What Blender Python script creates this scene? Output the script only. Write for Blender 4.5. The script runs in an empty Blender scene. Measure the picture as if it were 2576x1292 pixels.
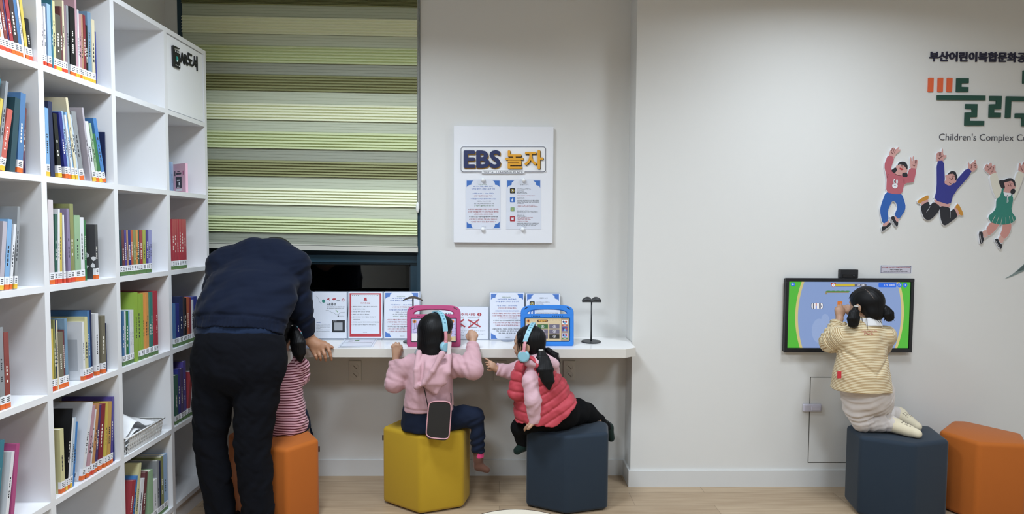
import bpy, bmesh, math, random
import numpy as np
from mathutils import Vector, Matrix
SC = bpy.context.scene
COL = SC.collection
# ------------------------------------------------------------------ camera, world, lights, exposure
F_PX, PITCH, YAW, ROLL, CAM_H = 1500.0, .0461, .0192, -.0062, 1.465
_cp, _sp, _cy, _sy = math.cos(PITCH), math.sin(PITCH), math.cos(YAW), math.sin(YAW)
FWD = np.array([_sy*_cp, _cy*_cp, -_sp]); _r0 = np.array([_cy, -_sy, 0.]); _d0 = np.cross(FWD, _r0)
RT = math.cos(ROLL)*_r0 + math.sin(ROLL)*_d0
DN = -math.sin(ROLL)*_r0 + math.cos(ROLL)*_d0
EYE = np.array([0, 0, CAM_H])
cam_d = bpy.data.cameras.new('camera'); cam = bpy.data.objects.new('camera', cam_d); COL.objects.link(cam)
cam_d.sensor_fit = 'HORIZONTAL'; cam_d.sensor_width = 36; cam_d.lens = 36*F_PX/2576
cam_d.clip_start = .02
cam.matrix_world = Matrix([list(v)+[p] for v, p in zip(np.array([RT, -DN, -FWD]).T, EYE)]+[[0, 0, 0, 1]])
SC.camera = cam
wd = bpy.data.worlds.new('night'); SC.world = wd; wd.use_nodes = True
wd.node_tree.nodes['Background'].inputs[0].default_value = (.012, .014, .016, 1)
wd.node_tree.nodes['Background'].inputs[1].default_value = 1
def area(name, loc, sx, sy, power, color=(1, .97, .93), spread=180, rot=(0, 0, 0)):
    l = bpy.data.lights.new(name, 'AREA'); l.shape = 'RECTANGLE'; l.size = sx; l.size_y = sy
    l.energy = power; l.color = color; l.spread = math.radians(spread)
    o = bpy.data.objects.new(name, l); o.location = loc; o.rotation_euler = rot; COL.objects.link(o); return o
CEIL = 2.86
LIGHTS = [(-.72, 2.0, .5, .5, 31, 158), (1.72, 2.3, .4, .4, 19, 165), (-.6, .3, .6, .6, 34, 160), (1.75, .3, .6, .6, 34, 160), (3.6, .8, .6, .6, 10, 150), (-.6, -1.6, .6, .6, 4, 150), (1.75, -1.6, .6, .6, 4, 150), (-.4, -3.7, .6, .6, 14, 160), (1.8, -3.7, .6, .6, 14, 160)]  # last two are added fill: they brighten the rear wall mirrored in the window
for _i, (x, y, sx, sy, p, spd) in enumerate(LIGHTS):
    area('ceiling_or_fill_lamp', (x, y, CEIL-.012), sx, sy, p*1.45, (.80, .895, 1), spd)
SC.view_settings.view_transform = 'Standard'; SC.view_settings.look = 'None'
SC.view_settings.gamma = 1; SC.view_settings.use_curve_mapping = False
SC.view_settings.exposure = -.1
SC.cycles.use_denoising = True; SC.cycles.max_bounces = 8; SC.cycles.diffuse_bounces = 5
SC.cycles.caustics_reflective = False; SC.cycles.caustics_refractive = False
SC.cycles.sample_clamp_indirect = 6
# ------------------------------------------------------------------ pixel -> place helpers
def ray(px, py): return FWD + RT*(px-1288.)/F_PX + DN*(py-646.)/F_PX
def P(px, py, Y):
    d = ray(px, py); return EYE + d*(Y/d[1])
def PZ(px, py, z):
    d = ray(px, py); return EYE + d*((z-CAM_H)/d[2])
def PX(px, py, x):
    d = ray(px, py); return EYE + d*(x/d[0])
class Plane:
    def __init__(s, o, n): s.o = np.array(o, float); s.n = np.array(n, float)/np.linalg.norm(n)
    def at(s, px, py):
        d = ray(px, py); return EYE + d*(np.dot(s.o-EYE, s.n)/np.dot(d, s.n))
def vplane(Y): return Plane((0, Y, 0), (0, -1, 0))
# ------------------------------------------------------------------ materials
MATS = {}
def lin(h):
    if not isinstance(h, str): return h
    h = h.lstrip('#'); c = [int(h[i:i+2], 16)/255 for i in (0, 2, 4)]
    return tuple(x/12.92 if x <= .04045 else ((x+.055)/1.055)**2.4 for x in c)
def M(name, color, rough=.5, metal=0, emit=0, bump=None, var=None, sheen=0, alpha=None, trans=0, spec=None, coat=0, sss=0):
    if name in MATS: return name
    m = bpy.data.materials.new(name); m.use_nodes = True; MATS[name] = m
    nt = m.node_tree; b = nt.nodes['Principled BSDF']; c = lin(color)+(1,)
    b.inputs['Base Color'].default_value = c; b.inputs['Roughness'].default_value = rough; b.inputs['Metallic'].default_value = metal
    if spec is not None: b.inputs['Specular IOR Level'].default_value = spec
    if sheen: b.inputs['Sheen Weight'].default_value = sheen; b.inputs['Sheen Roughness'].default_value = .4
    if coat: b.inputs['Coat Weight'].default_value = coat; b.inputs['Coat Roughness'].default_value = .15
    if trans: b.inputs['Transmission Weight'].default_value = trans
    if sss: b.inputs['Subsurface Weight'].default_value = sss; b.inputs['Subsurface Radius'].default_value = (.012, .005, .003); b.inputs['Subsurface Scale'].default_value = 1
    if alpha is not None: b.inputs['Alpha'].default_value = alpha
    if emit:
        b.inputs['Emission Color'].default_value = c; b.inputs['Emission Strength'].default_value = emit
        b.inputs['Base Color'].default_value = (.01, .01, .01, 1)
    if bump or var: tc = nt.nodes.new('ShaderNodeTexCoord')
    if bump:
        n = nt.nodes.new('ShaderNodeTexNoise'); n.inputs['Scale'].default_value = bump[0]; n.inputs['Detail'].default_value = 3
        bp = nt.nodes.new('ShaderNodeBump'); bp.inputs['Strength'].default_value = bump[1]; bp.inputs['Distance'].default_value = bump[2] if len(bump) > 2 else .002
        src = tc.outputs['Object']
        if len(bump) > 3:
            mp = nt.nodes.new('ShaderNodeMapping'); mp.inputs['Scale'].default_value = bump[3]; nt.links.new(src, mp.inputs[0]); src = mp.outputs[0]
        nt.links.new(src, n.inputs['Vector']); nt.links.new(n.outputs['Fac'], bp.inputs['Height']); nt.links.new(bp.outputs[0], b.inputs['Normal'])
    if var:
        n = nt.nodes.new('ShaderNodeTexNoise'); n.inputs['Scale'].default_value = var[0]; n.inputs['Detail'].default_value = 4
        mx = nt.nodes.new('ShaderNodeMix'); mx.data_type = 'RGBA'
        mx.inputs['A'].default_value = tuple(x*(1-var[1]) for x in c[:3])+(1,); mx.inputs['B'].default_value = tuple(min(1, x*(1+var[1])) for x in c[:3])+(1,)
        nt.links.new(tc.outputs['Object'], n.inputs['Vector']); nt.links.new(n.outputs['Fac'], mx.inputs['Factor']); nt.links.new(mx.outputs['Result'], b.inputs['Base Color'])
    return name
# ------------------------------------------------------------------ mesh builder
class MB:
    def __init__(s): s.v = []; s.f = []; s.m = []; s.n = 0
    def add(s, V, Fs, mat):
        V = np.asarray(V, float).reshape(-1, 3); s.v.append(V)
        for f in Fs: s.f.append([i+s.n for i in f]); s.m.append(mat)
        s.n += len(V); return s
    def box(s, a, b, mat):
        x0, y0, z0 = np.minimum(a, b); x1, y1, z1 = np.maximum(a, b)
        return s.add([(x0, y0, z0), (x1, y0, z0), (x1, y1, z0), (x0, y1, z0), (x0, y0, z1), (x1, y0, z1), (x1, y1, z1), (x0, y1, z1)],
              [(0, 3, 2, 1), (4, 5, 6, 7), (0, 1, 5, 4), (1, 2, 6, 5), (2, 3, 7, 6), (3, 0, 4, 7)], mat)
    def prism(s, poly, vec, mat, back=True):
        poly = np.asarray(poly, float); vec = np.asarray(vec, float); n = len(poly)
        nr = sum((np.cross(poly[i]-poly[0], poly[(i+1) % n]-poly[0]) for i in range(n)), np.zeros(3))
        if np.dot(nr, vec) < 0: poly = poly[::-1]
        F = [list(range(n, 2*n))]+[[i, (i+1) % n, n+(i+1) % n, n+i] for i in range(n)]
        if back: F.append(list(range(n))[::-1])
        return s.add(np.vstack([poly, poly+vec]), F, mat)
    def tube(s, pts, r, mat, seg=10, cap=True):
        pts = np.asarray(pts, float); n = len(pts); rr = np.broadcast_to(np.asarray(r, float), (n,)); V = []; up = None
        for i in range(n):
            t = pts[min(i+1, n-1)]-pts[max(i-1, 0)]; t = t/(np.linalg.norm(t)+1e-12)
            if up is None: up = np.array([0, 0, 1.]) if abs(t[2]) < .9 else np.array([1., 0, 0])
            a = np.cross(t, up); a /= np.linalg.norm(a)+1e-12; b = np.cross(a, t); up = b
            for k in range(seg):
                q = 2*math.pi*k/seg; V.append(pts[i]+rr[i]*(math.cos(q)*a+math.sin(q)*b))
        F = [[i*seg+k, i*seg+(k+1) % seg, (i+1)*seg+(k+1) % seg, (i+1)*seg+k] for i in range(n-1) for k in range(seg)]
        if cap: F += [list(range(seg))[::-1], [(n-1)*seg+k for k in range(seg)]]
        F = [f[::-1] for f in F]
        return s.add(V, F, mat)
    def lathe(s, prof, c, mat, seg=40, axis='z'):
        V = []
        for r, h in prof:
            for k in range(seg):
                q = 2*math.pi*k/seg; p = (r*math.cos(q), r*math.sin(q), h)
                if axis == 'y': p = (p[0], p[2], p[1])
                if axis == 'x': p = (p[2], p[0], p[1])
                V.append(np.array(c)+p)
        n = len(prof); F = [[i*seg+k, i*seg+(k+1) % seg, (i+1)*seg+(k+1) % seg, (i+1)*seg+k] for i in range(n-1) for k in range(seg)]
        F += [list(range(seg))[::-1], [(n-1)*seg+k for k in range(seg)]]
        if axis == 'y': F = [f[::-1] for f in F]
        return s.add(V, F, mat)
    def rbox(s, a, b, mat, r=.01, seg=3):
        a, b = np.minimum(a, b), np.maximum(a, b); bm = bmesh.new(); bmesh.ops.create_cube(bm, size=1)
        bmesh.ops.scale(bm, vec=tuple(b-a), verts=bm.verts); bmesh.ops.translate(bm, vec=tuple((a+b)/2), verts=bm.verts)
        bmesh.ops.bevel(bm, geom=bm.edges[:], offset=r, segments=seg, profile=.5, affect='EDGES')
        return s.bm(bm, mat)
    def bm(s, bm, mat):
        bm.verts.index_update(); s.add([v.co[:] for v in bm.verts], [[v.index for v in f.verts] for f in bm.faces], mat); bm.free(); return s
    def build(s, name, parent=None, smooth=False, origin=None, autos=None):
        V = np.vstack(s.v); keys = []
        for k in s.m:
            if k not in keys: keys.append(k)
        if parent is not None: o0 = np.array(parent['_o'])
        elif origin is not None: o0 = np.array(origin, float)
        else: o0 = np.array([(V[:, 0].min()+V[:, 0].max())/2, (V[:, 1].min()+V[:, 1].max())/2, V[:, 2].min()])
        me = bpy.data.meshes.new(name); me.from_pydata((V-o0).tolist(), [], s.f)
        for k in keys: me.materials.append(MATS[k])
        me.polygons.foreach_set('material_index', [keys.index(k) for k in s.m])
        if smooth or autos: me.polygons.foreach_set('use_smooth', [True]*len(me.polygons))
        if autos: me.set_sharp_from_angle(angle=math.radians(autos))
        me.update(); o = bpy.data.objects.new(name, me); COL.objects.link(o); o['_o'] = o0.tolist()
        if parent is None: o.location = o0
        else: o.parent = parent; o.location = (0, 0, 0)
        return o
def sub(o):            # a part that itself carries parts keeps its thing's origin
    return o
def empty(name, loc):
    o = bpy.data.objects.new(name, None); o.empty_display_size = .05; COL.objects.link(o); o.location = tuple(loc); o['_o'] = [float(x) for x in loc]; return o
def tag(o, label=None, cat=None, group=None, kind=None):
    if label: o['label'] = label
    if cat: o['category'] = cat
    if group: o['group'] = group
    if kind: o['kind'] = kind
    return o
_tc = {}
def glyphs(body, bold=0., res=3):
    k = (body, bold, res)
    if k not in _tc:
        c = bpy.data.curves.new('t', 'FONT'); c.body = body; c.size = 1; c.resolution_u = res; c.offset = bold
        o = bpy.data.objects.new('t', c); m = bpy.data.meshes.new_from_object(o)
        V = np.array([v.co[:2] for v in m.vertices]) if len(m.vertices) else np.zeros((0, 2)); Fs = [list(p.vertices) for p in m.polygons]
        ed = {}
        for f in Fs:
            for a, b in zip(f, f[1:]+f[:1]): ed[(a, b)] = 1
        border = [(a, b) for (a, b) in ed if (b, a) not in ed]
        bpy.data.objects.remove(o); bpy.data.curves.remove(c); bpy.data.meshes.remove(m); _tc[k] = (V, Fs, border)
    return _tc[k]
class Draw:
    """prints or raised shapes lying on a plane, drawn at photo pixels (ox, oy, s = zoom of the crop they were read from)"""
    def __init__(s, plane, crop=(0, 0, 1), lift=.0004, step=.00035):
        s.pl = plane; s.c = crop; s.lift = lift; s.step = step; s.mb = MB(); s.n = plane.n
    def px(s, x, y): return (s.c[0]+x/s.c[2], s.c[1]+y/s.c[2])
    def at(s, x, y): return s.pl.at(*s.px(x, y))
    def poly(s, pts, mat, layer=0, thick=0, raw=None):
        q = np.array([s.at(*p) for p in pts]) if raw is None else np.array(raw)
        h = s.lift+layer*s.step
        if thick: s.mb.prism(q+s.n*h, s.n*thick, mat)
        else:
            q = q+s.n*h; nr = sum((np.cross(q[i]-q[0], q[(i+1) % len(q)]-q[0]) for i in range(len(q))), np.zeros(3))
            if np.dot(nr, s.n) < 0: q = q[::-1]
            s.mb.add(q, [list(range(len(q)))], mat)
        return s
    def rect(s, x0, y0, x1, y1, mat, layer=0, thick=0): return s.poly([(x0, y0), (x1, y0), (x1, y1), (x0, y1)], mat, layer, thick)
    def rrect(s, x0, y0, x1, y1, r, mat, layer=0, thick=0, seg=6):
        pts = []
        for cx, cy, a0 in ((x1-r, y0+r, -90), (x1-r, y1-r, 0), (x0+r, y1-r, 90), (x0+r, y0+r, 180)):
            for k in range(seg+1):
                a = math.radians(a0+90*k/seg); pts.append((cx+r*math.cos(a), cy+r*math.sin(a)))
        return s.poly(pts, mat, layer, thick)
    def ell(s, cx, cy, rx, ry, mat, layer=0, thick=0, seg=24, a0=0, a1=360):
        n = seg if a1-a0 >= 360 else seg+1
        return s.poly([(cx+rx*math.cos(math.radians(a0+(a1-a0)*k/seg)), cy+ry*math.sin(math.radians(a0+(a1-a0)*k/seg))) for k in range(n)], mat, layer, thick)
    def line(s, pts, w, mat, layer=0, thick=0):
        for (x0, y0), (x1, y1) in zip(pts, pts[1:]):
            dx, dy = x1-x0, y1-y0; L = math.hypot(dx, dy) or 1; nx, ny = -dy/L*w/2, dx/L*w/2; ex, ey = dx/L*w*.3, dy/L*w*.3
            s.poly([(x0+nx-ex, y0+ny-ey), (x1+nx+ex, y1+ny+ey), (x1-nx+ex, y1-ny+ey), (x0-nx-ex, y0-ny-ey)], mat, layer, thick)
        return s
    def text(s, body, x0, y0, x1, y1, mat, layer=1, bold=0., thick=0, ref=None, axes=None, res=3):
        V, Fs, border = glyphs(body, min(bold, 0), res)
        if not len(V): return s
        R = glyphs(ref, 0, res)[0] if ref else V
        if bold > 0:
            sh = [(-bold, 0), (bold, 0)] if bold < .02 else [(0, 0)]+[(bold*math.cos(k*math.pi/4), bold*math.sin(k*math.pi/4)) for k in range(8)]
            n0 = len(V); V = np.vstack([V+np.array(q) for q in sh]); Fs = [[i+n0*k for i in f] for k in range(len(sh)) for f in Fs]; border = [(a+n0*k, b+n0*k) for k in range(len(sh)) for a, b in border]
            if not ref: R = V
        lo, hi = R.min(0), R.max(0); o = s.at(x0, y1); U = s.at(x1, y1)-o; W = s.at(x0, y0)-o
        if axes == 'world': U = np.array([np.linalg.norm(U), 0, 0]); W = np.array([0, 0, np.linalg.norm(W)])
        t = (V-lo)/(hi-lo+1e-9); Q = o+t[:, :1]*U+t[:, 1:]*W+s.n*(s.lift+layer*s.step)
        if bold > 0: Q = Q+s.n*(.00002*np.repeat(np.arange(len(sh)), n0))[:, None]
        a, b, c = Q[Fs[0][0]], Q[Fs[0][1]], Q[Fs[0][2]]
        flip = np.dot(np.cross(U, W), s.n) < 0
        if not thick: s.mb.add(Q, [f[::-1] for f in Fs] if flip else Fs, mat)
        else:
            n = len(Q); Q2 = np.vstack([Q, Q+s.n*thick])
            FF = [[i+n for i in f] for f in Fs]+[[a, b, b+n, a+n] for a, b in border]
            s.mb.add(Q2, [f[::-1] for f in FF] if flip else FF, mat)
        return s
    def build(s, name, parent=None, **k): return s.mb.build(name, parent, **k)
# ------------------------------------------------------------------ the room
D1, D2, XJ, XB, YF, CW, RZ0, RDZ = 3.502, 3.341, .7486, -1.586, 3.2725, .3875, .0966, .3834
M('wall', '#D9D9D6', .62, bump=(260, .12, .001)); M('ceiling', '#D8D8D6', .8); M('baseboard', '#D2D3D2', .45)
def floor_mat():
    m = bpy.data.materials.new('oak_floor'); m.use_nodes = True; MATS['floor'] = m; nt = m.node_tree; L = nt.links.new
    b = nt.nodes['Principled BSDF']; b.inputs['Roughness'].default_value = .38
    tc = nt.nodes.new('ShaderNodeTexCoord'); br = nt.nodes.new('ShaderNodeTexBrick')
    br.offset = .37; br.inputs['Scale'].default_value = 1; br.inputs['Brick Width'].default_value = 1.15; br.inputs['Row Height'].default_value = .155
    br.inputs['Mortar Size'].default_value = .0012; br.inputs['Mortar Smooth'].default_value = .3
    br.inputs['Color1'].default_value = lin('#AB957A')+(1,); br.inputs['Color2'].default_value = lin('#B8A388')+(1,); br.inputs['Mortar'].default_value = lin('#7E6C55')+(1,)
    mp = nt.nodes.new('ShaderNodeMapping'); mp.inputs['Scale'].default_value = (1.6, 26, 1); n = nt.nodes.new('ShaderNodeTexNoise'); n.inputs['Scale'].default_value = 2.2; n.inputs['Detail'].default_value = 6
    mx = nt.nodes.new('ShaderNodeMix'); mx.data_type = 'RGBA'; mx.blend_type = 'MULTIPLY'; mx.inputs['Factor'].default_value = .55
    rp = nt.nodes.new('ShaderNodeValToRGB'); rp.color_ramp.elements[0].position = .32; rp.color_ramp.elements[0].color = (.62, .55, .47, 1); rp.color_ramp.elements[1].position = .68; rp.color_ramp.elements[1].color = (1, 1, 1, 1)
    L(tc.outputs['Object'], br.inputs['Vector']); L(tc.outputs['Object'], mp.inputs[0]); L(mp.outputs[0], n.inputs['Vector']); L(n.outputs['Fac'], rp.inputs[0])
    L(br.outputs['Color'], mx.inputs['A']); L(rp.outputs[0], mx.inputs['B']); L(mx.outputs['Result'], b.inputs['Base Color'])
floor_mat()
def struct(name, mb, **k): return tag(mb.build(name, **k), kind='structure')
XL, XR, YB = -1.925, 4.2, -5.0
WX0, WX1, WZ0 = -1.8525, -.4708, .84
struct('floor', MB().box((XL-.2, YB-.2, -.1), (XR+.2, D1+.3, 0), 'floor'), origin=(0, 0, 0))
struct('ceiling', MB().box((XL-.2, YB-.2, CEIL), (XR+.2, D1+.3, CEIL+.1), 'ceiling'))
struct('wall_back', MB().box((XL-.2, D1, 0), (WX0, D1+.2, CEIL), 'wall').box((WX1, D1, 0), (XJ+.1, D1+.2, CEIL), 'wall').box((WX0, D1, 0), (WX1, D1+.2, WZ0), 'wall'))
struct('wall_right', MB().box((XJ, D2, 0), (XR+.2, D1+.2, CEIL), 'wall'))
struct('wall_left', MB().box((XL-.2, YB-.2, 0), (XL, D1, CEIL), 'wall'))
struct('wall_far_right', MB().box((XR, YB-.2, 0), (XR+.2, D2, CEIL), 'wall'))
M('wall_rear', '#B4B2AD', .7)
struct('wall_rear', MB().box((XL, YB-.2, 0), (XR, YB, CEIL), 'wall_rear'))
BH = .0954
struct('baseboard_back', MB().box((XL, D1-.012, 0), (XJ, D1, BH), 'baseboard'))
struct('baseboard_right', MB().box((XJ-.012, D2-.012, 0), (XR, D2, BH), 'baseboard').box((XJ-.012, D2, 0), (XJ, D1-.012, BH), 'baseboard'))
# window: dark blue-green aluminium frame, sash and night glass
M('frame_teal', '#203946', .42, spec=.4); M('gasket', '#0B1116', .6)
M('glass', '#DDE5E4', .02, trans=1)
wf = MB()
wf.box((WX0, D1-.004, WZ0), (WX0+.026, D1+.12, CEIL), 'frame_teal').box((WX1-.018, D1-.004, WZ0), (WX1, D1+.12, CEIL), 'frame_teal')
wf.box((WX0, D1-.004, WZ0), (WX1, D1+.12, WZ0+.03), 'frame_teal')
wz1 = P(900, 641, 3.545)[2]; wz0 = P(900, 664, 3.555)[2]
wf.box((WX0, D1+.03, wz0+.012), (WX1, D1+.1, wz1), 'frame_teal').box((WX0, D1+.042, wz0), (WX1, D1+.1, wz0+.03), 'frame_teal').box((WX0, D1+.05, wz1), (WX1, D1+.1, wz1+.12), 'frame_teal')
wf.box((WX1-.065, D1+.05, WZ0), (WX1-.018, D1+.1, wz0), 'frame_teal').box((WX1-.075, D1+.06, WZ0), (WX1-.065, D1+.1, wz0), 'gasket').box((WX0+.026, D1+.05, WZ0), (WX0+.075, D1+.1, wz0), 'frame_teal')
wf.box((WX0, D1+.05, WZ0+.03), (WX1, D1+.1, WZ0+.07), 'frame_teal').box((WX0, D1+.06, wz0-.006), (WX1, D1+.1, wz0), 'gasket')
win = struct('window_1', wf)
tag(MB().box((WX0+.02, D1+.072, WZ0+.05), (WX1-.02, D1+.078, CEIL), 'glass').build('window_pane', win))
M('night', '#16191B', .9)
struct('night_backdrop', MB().box((-2.6, 4.6, -.1), (.6, 4.7, 3.2), 'night'))  # added dark sheet; its colour stands in for the night outside the window
# ------------------------------------------------------------------ zebra roller blind
for k, c in dict(light='#EFF3D6', mid='#D3DDB0', dark='#999B70').items(): M('pleat_'+k, c, .6, bump=(400, .1, .0006, (1, 1, 14)))
for k, c in dict(light='#BEC6B0', dark='#9A9F90', top='#ACB49E').items(): M('sheer_'+k, c, .7, bump=(300, .25, .001, (.02, .02, 1)))
M('blind_bar', '#C9C9BE', .4)
blind = empty('roller_blind', (-1.16, 3.497, P(780, 627, 3.49)[2]))
tag(blind, 'pale green zebra roller blind with pleated bands hanging in the window', 'blind')
bx0, bx1, BY = P(459, 100, 3.49)[0], P(1050, 500, 3.49)[0], 3.492
# band edges read at the right-hand edge of the blind (y in a crop, 1.957 px per photo px), from the top down
edges = [(-60, 0, 'p', 'mid'), (0, 38, 'p', 'dark'), (38, 95, 's', 'top'), (95, 183, 'p', 'light'), (183, 238, 's', 'light'), (238, 325, 'p', 'mid'), (325, 380, 's', 'dark'), (380, 462, 'p', 'dark'), (462, 522, 's', 'light'), (522, 607, 'p', 'light'), (607, 660, 's', 'light'), (660, 747, 'p', 'mid'), (747, 803, 's', 'dark'), (803, 883, 'p', 'dark'), (883, 938, 's', 'light'), (938, 1023, 'p', 'light'), (1023, 1080, 's', 'light'), (1080, 1160, 'p', 'mid'), (1160, 1216, 's', 'dark')]
def bz(y, side):        # fabric hangs slightly skew: the left edge rides a little higher further down
    z = P(1050, y/1.957, BY)[2]
    return z+(.006+.014*y/1240 if side == 0 else 0)
for y0, y1, kind, c in edges:
    mb = MB(); n = 6 if kind == 'p' else 4; prof = []
    for k in range(n):
        a, b = y0+(y1-y0)*k/n, y0+(y1-y0)*(k+1)/n
        if kind == 'p': prof += [(a+.4, .000), (a+(b-a)*.5, .0095), (b-(b-a)*.16, .0125), (b-(b-a)*.12, .001)]
        else: prof += [(a, .0), (a+(b-a)*.85, .0004), (b-(b-a)*.1, -.0012)]
    if kind == 's': prof.append((y1, 0))
    V = []; Fs = []
    for y, d in prof:
        for side, x in ((0, bx0), (1, bx1)):
            V.append((x, BY-d, bz(y, side)))
    m = len(prof)
    for side, x in ((0, bx0), (1, bx1)): pass
    V2 = [(x, BY+.0015, z) for x, _, z in V]; V = V+V2
    Fs = [[2*i, 2*i+2, 2*i+3, 2*i+1] for i in range(m-1)]+[[2*m+2*i+1, 2*m+2*i+3, 2*m+2*i+2, 2*m+2*i] for i in range(m-1)]
    Fs += [[0, 1, 2*m+1, 2*m], [2*m-2, 4*m-2, 4*m-1, 2*m-1]]
    mb.add(V, Fs, ('pleat_' if kind == 'p' else 'sheer_')+c).build('pleated_band' if kind == 'p' else 'sheer_band', blind)
mb = MB()
for a, b, d in ((1212, 1217, .006), (1219, 1241, .011)):
    q = [(bx0-.004, BY-d, bz(a, 0)), (bx1+.003, BY-d, bz(a, 1)), (bx1+.003, BY-d, bz(b, 1)), (bx0-.004, BY-d, bz(b, 0))]
    mb.prism(q, (0, d+.004, 0), 'blind_bar')
mb.build('bottom_bar', blind)
M('chain', '#D9DAD6', .4); M('chain_weight', '#E6E8E6', .35)
cx = P(1054.5, 400, 3.485)
chn = MB().tube([(cx[0], 3.487, CEIL-.02), (cx[0]-.001, 3.487, P(1054, 525, 3.487)[2])], .0022, 'chain', 8).tube([(cx[0]-.007, 3.489, CEIL-.02), (cx[0]-.007, 3.489, P(1051, 525, 3.487)[2])], .0018, 'chain', 8).build('pull_chain', blind)
p = P(1050.5, 521.5, 3.48)
MB().lathe([(.001, -.031), (.006, -.028), (.0095, -.015), (.0105, 0), (.0095, .015), (.005, .028), (.001, .031)], p, 'chain_weight', 18).build('chain_weight', blind, smooth=True)
# ------------------------------------------------------------------ desk
M('desk_white', '#E9E8E6', .32, coat=.25); M('desk_edge', '#D3D0C9', .4, bump=(30, .1, .001, (.1, 1, 6)))
DZ, DT, DY = .83, .047, 3.15
cl = [(-1.58, DY), (.672, DY), (XJ-.012, DY+.05), (XJ-.012, D2-.004), (XJ-.003, D2+.002), (XJ-.003, D1-.001), (-1.58, D1-.001)]
mb = MB(); top = [(x, y, DZ-.002) for x, y in cl]
mb.prism(top, (0, 0, .002), 'desk_white'); mb.prism([(x, y, DZ-DT) for x, y in cl], (0, 0, DT-.002), 'desk_edge')
tag(mb.build('wall_desk'), 'long white wall-mounted desk shelf with a chamfered right end', 'desk')
# sockets under the desk
M('socket_plate', '#DAD9D4', .4); M('socket_hole', '#8F8D87', .5)
for (x0, x1), lab in zip(((878, 910), (1242, 1274), (1417, 1447)), ("double socket plate under the desk, beside the man's hand", "double socket plate under the desk, behind the vest girl's outstretched hand", 'double socket plate under the desk, nearest the right wall corner')):
    a, b = P(x0, 906, D1), P(x1, 956, D1)
    so = MB().rbox((a[0], D1-.009, b[2]), (b[0], D1-.0005, a[2]), 'socket_plate', .003).build('power_socket', autos=40)
    tag(so, lab, 'socket', 'sockets under the desk')
    cxm = (a[0]+b[0])/2
    for zz in (.68, .29):
        zc = b[2]+(a[2]-b[2])*zz
        o = MB().lathe([(.021, 0), (.021, -.0025), (.0185, -.0025), (.0185, -.0008), (.0001, -.0008)], (cxm, D1-.009, zc), 'socket_plate', 28, 'y').build('socket_well', so, autos=40)
        a_ = math.radians(-45); d = np.array([math.cos(a_), 0, math.sin(a_)])*.015; n_ = np.array([-d[2], 0, d[0]])*.14
        c0 = np.array([cxm, D1-.0105, zc]); MB().prism([c0-d-n_, c0+d-n_, c0+d+n_, c0-d+n_], (0, -.0012, 0), 'socket_hole').build('socket_slot', o)
# ------------------------------------------------------------------ bookcase
M('shelf_white', '#E3E4E6', .38); M('shelf_panel', '#ECEEF1', .35)
NC, NR, XBK = 6, 6, XB-.32
YN = YF-NC*CW; ZT = RZ0+NR*RDZ
bc = empty('bookcase', ((XB+XBK)/2, (YF+YN)/2, 0)); tag(bc, 'tall white cube bookcase of open cells standing along the left wall', 'bookcase')
VT, HT = .024, .022
for k in range(NC+1):
    y = YF-k*CW; w0, w1 = (y-VT, y) if k == 0 else (y-VT/2, y+VT/2)
    MB().box((XBK, w0, 0), (XB, w1, ZT+HT/2), 'shelf_white').build('upright', bc)
for j in range(NR+1):
    z = RZ0+j*RDZ
    for k in range(NC):
        y0, y1 = YF-(k+1)*CW+VT/2, YF-k*CW-(VT if k == 0 else VT/2)
        MB().box((XBK+.012, y0, z-HT/2), (XB, y1, z+HT/2), 'shelf_white').build('shelf', bc)
MB().box((XBK-.002, YN, .01), (XBK+.012, YF, ZT), 'shelf_white').build('back_panel', bc)
MB().box((XB-.03, YN, 0), (XB-.012, YF-VT, RZ0-HT/2), 'shelf_white').build('plinth', bc)
# door panel with the AR sign in the top far cell
y0, y1, z0, z1 = YF-CW+VT/2+.004, YF-VT-.004, RZ0+5*RDZ+HT/2+.004, ZT-HT/2-.004
pn = MB().rbox((XB-.022, y0, z0), (XB-.004, y1, z1), 'shelf_panel', .002).build('cell_panel', bc)
M('sign_black', '#17191C', .45); M('sign_teal', '#2E9C94', .5); M('white_paint', '#F2F3F3', .5)
SGN = Plane((XB-.004, 0, 0), (1, 0, 0)); d = Draw(SGN, (405, 90, 5.616))
sg = empty('shelf_sign', d.at(310, 350)); tag(sg, "black raised AR book lettering and icon on the bookcase's white door panel", 'sign')
d = Draw(SGN, (405, 90, 5.616), lift=.0005)
d.poly([(143, 140), (155, 133), (243, 180), (240, 190), (165, 165), (168, 190), (247, 228), (250, 460), (240, 466), (160, 430), (152, 415)], 'sign_black', 0, .008)
d.build('icon', sg)
d2 = Draw(SGN, (405, 90, 5.616), lift=.0095)
for i in range(3): d2.poly([(173+i*24, 205+i*12), (186+i*24, 212+i*12), (187+i*24, 228+i*12), (174+i*24, 221+i*12)], 'white_paint'); d2.poly([(180+i*24, 400+i*11), (192+i*24, 406+i*11), (193+i*24, 420+i*11), (181+i*24, 414+i*11)], 'white_paint')
d2.poly([(190, 285), (215, 305), (218, 335), (212, 360), (193, 365)], 'sign_teal', 0).poly([(195, 345), (212, 345), (206, 368), (196, 366)], 'white_paint', 1)
d2.build('icon_detail', sg)
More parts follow.
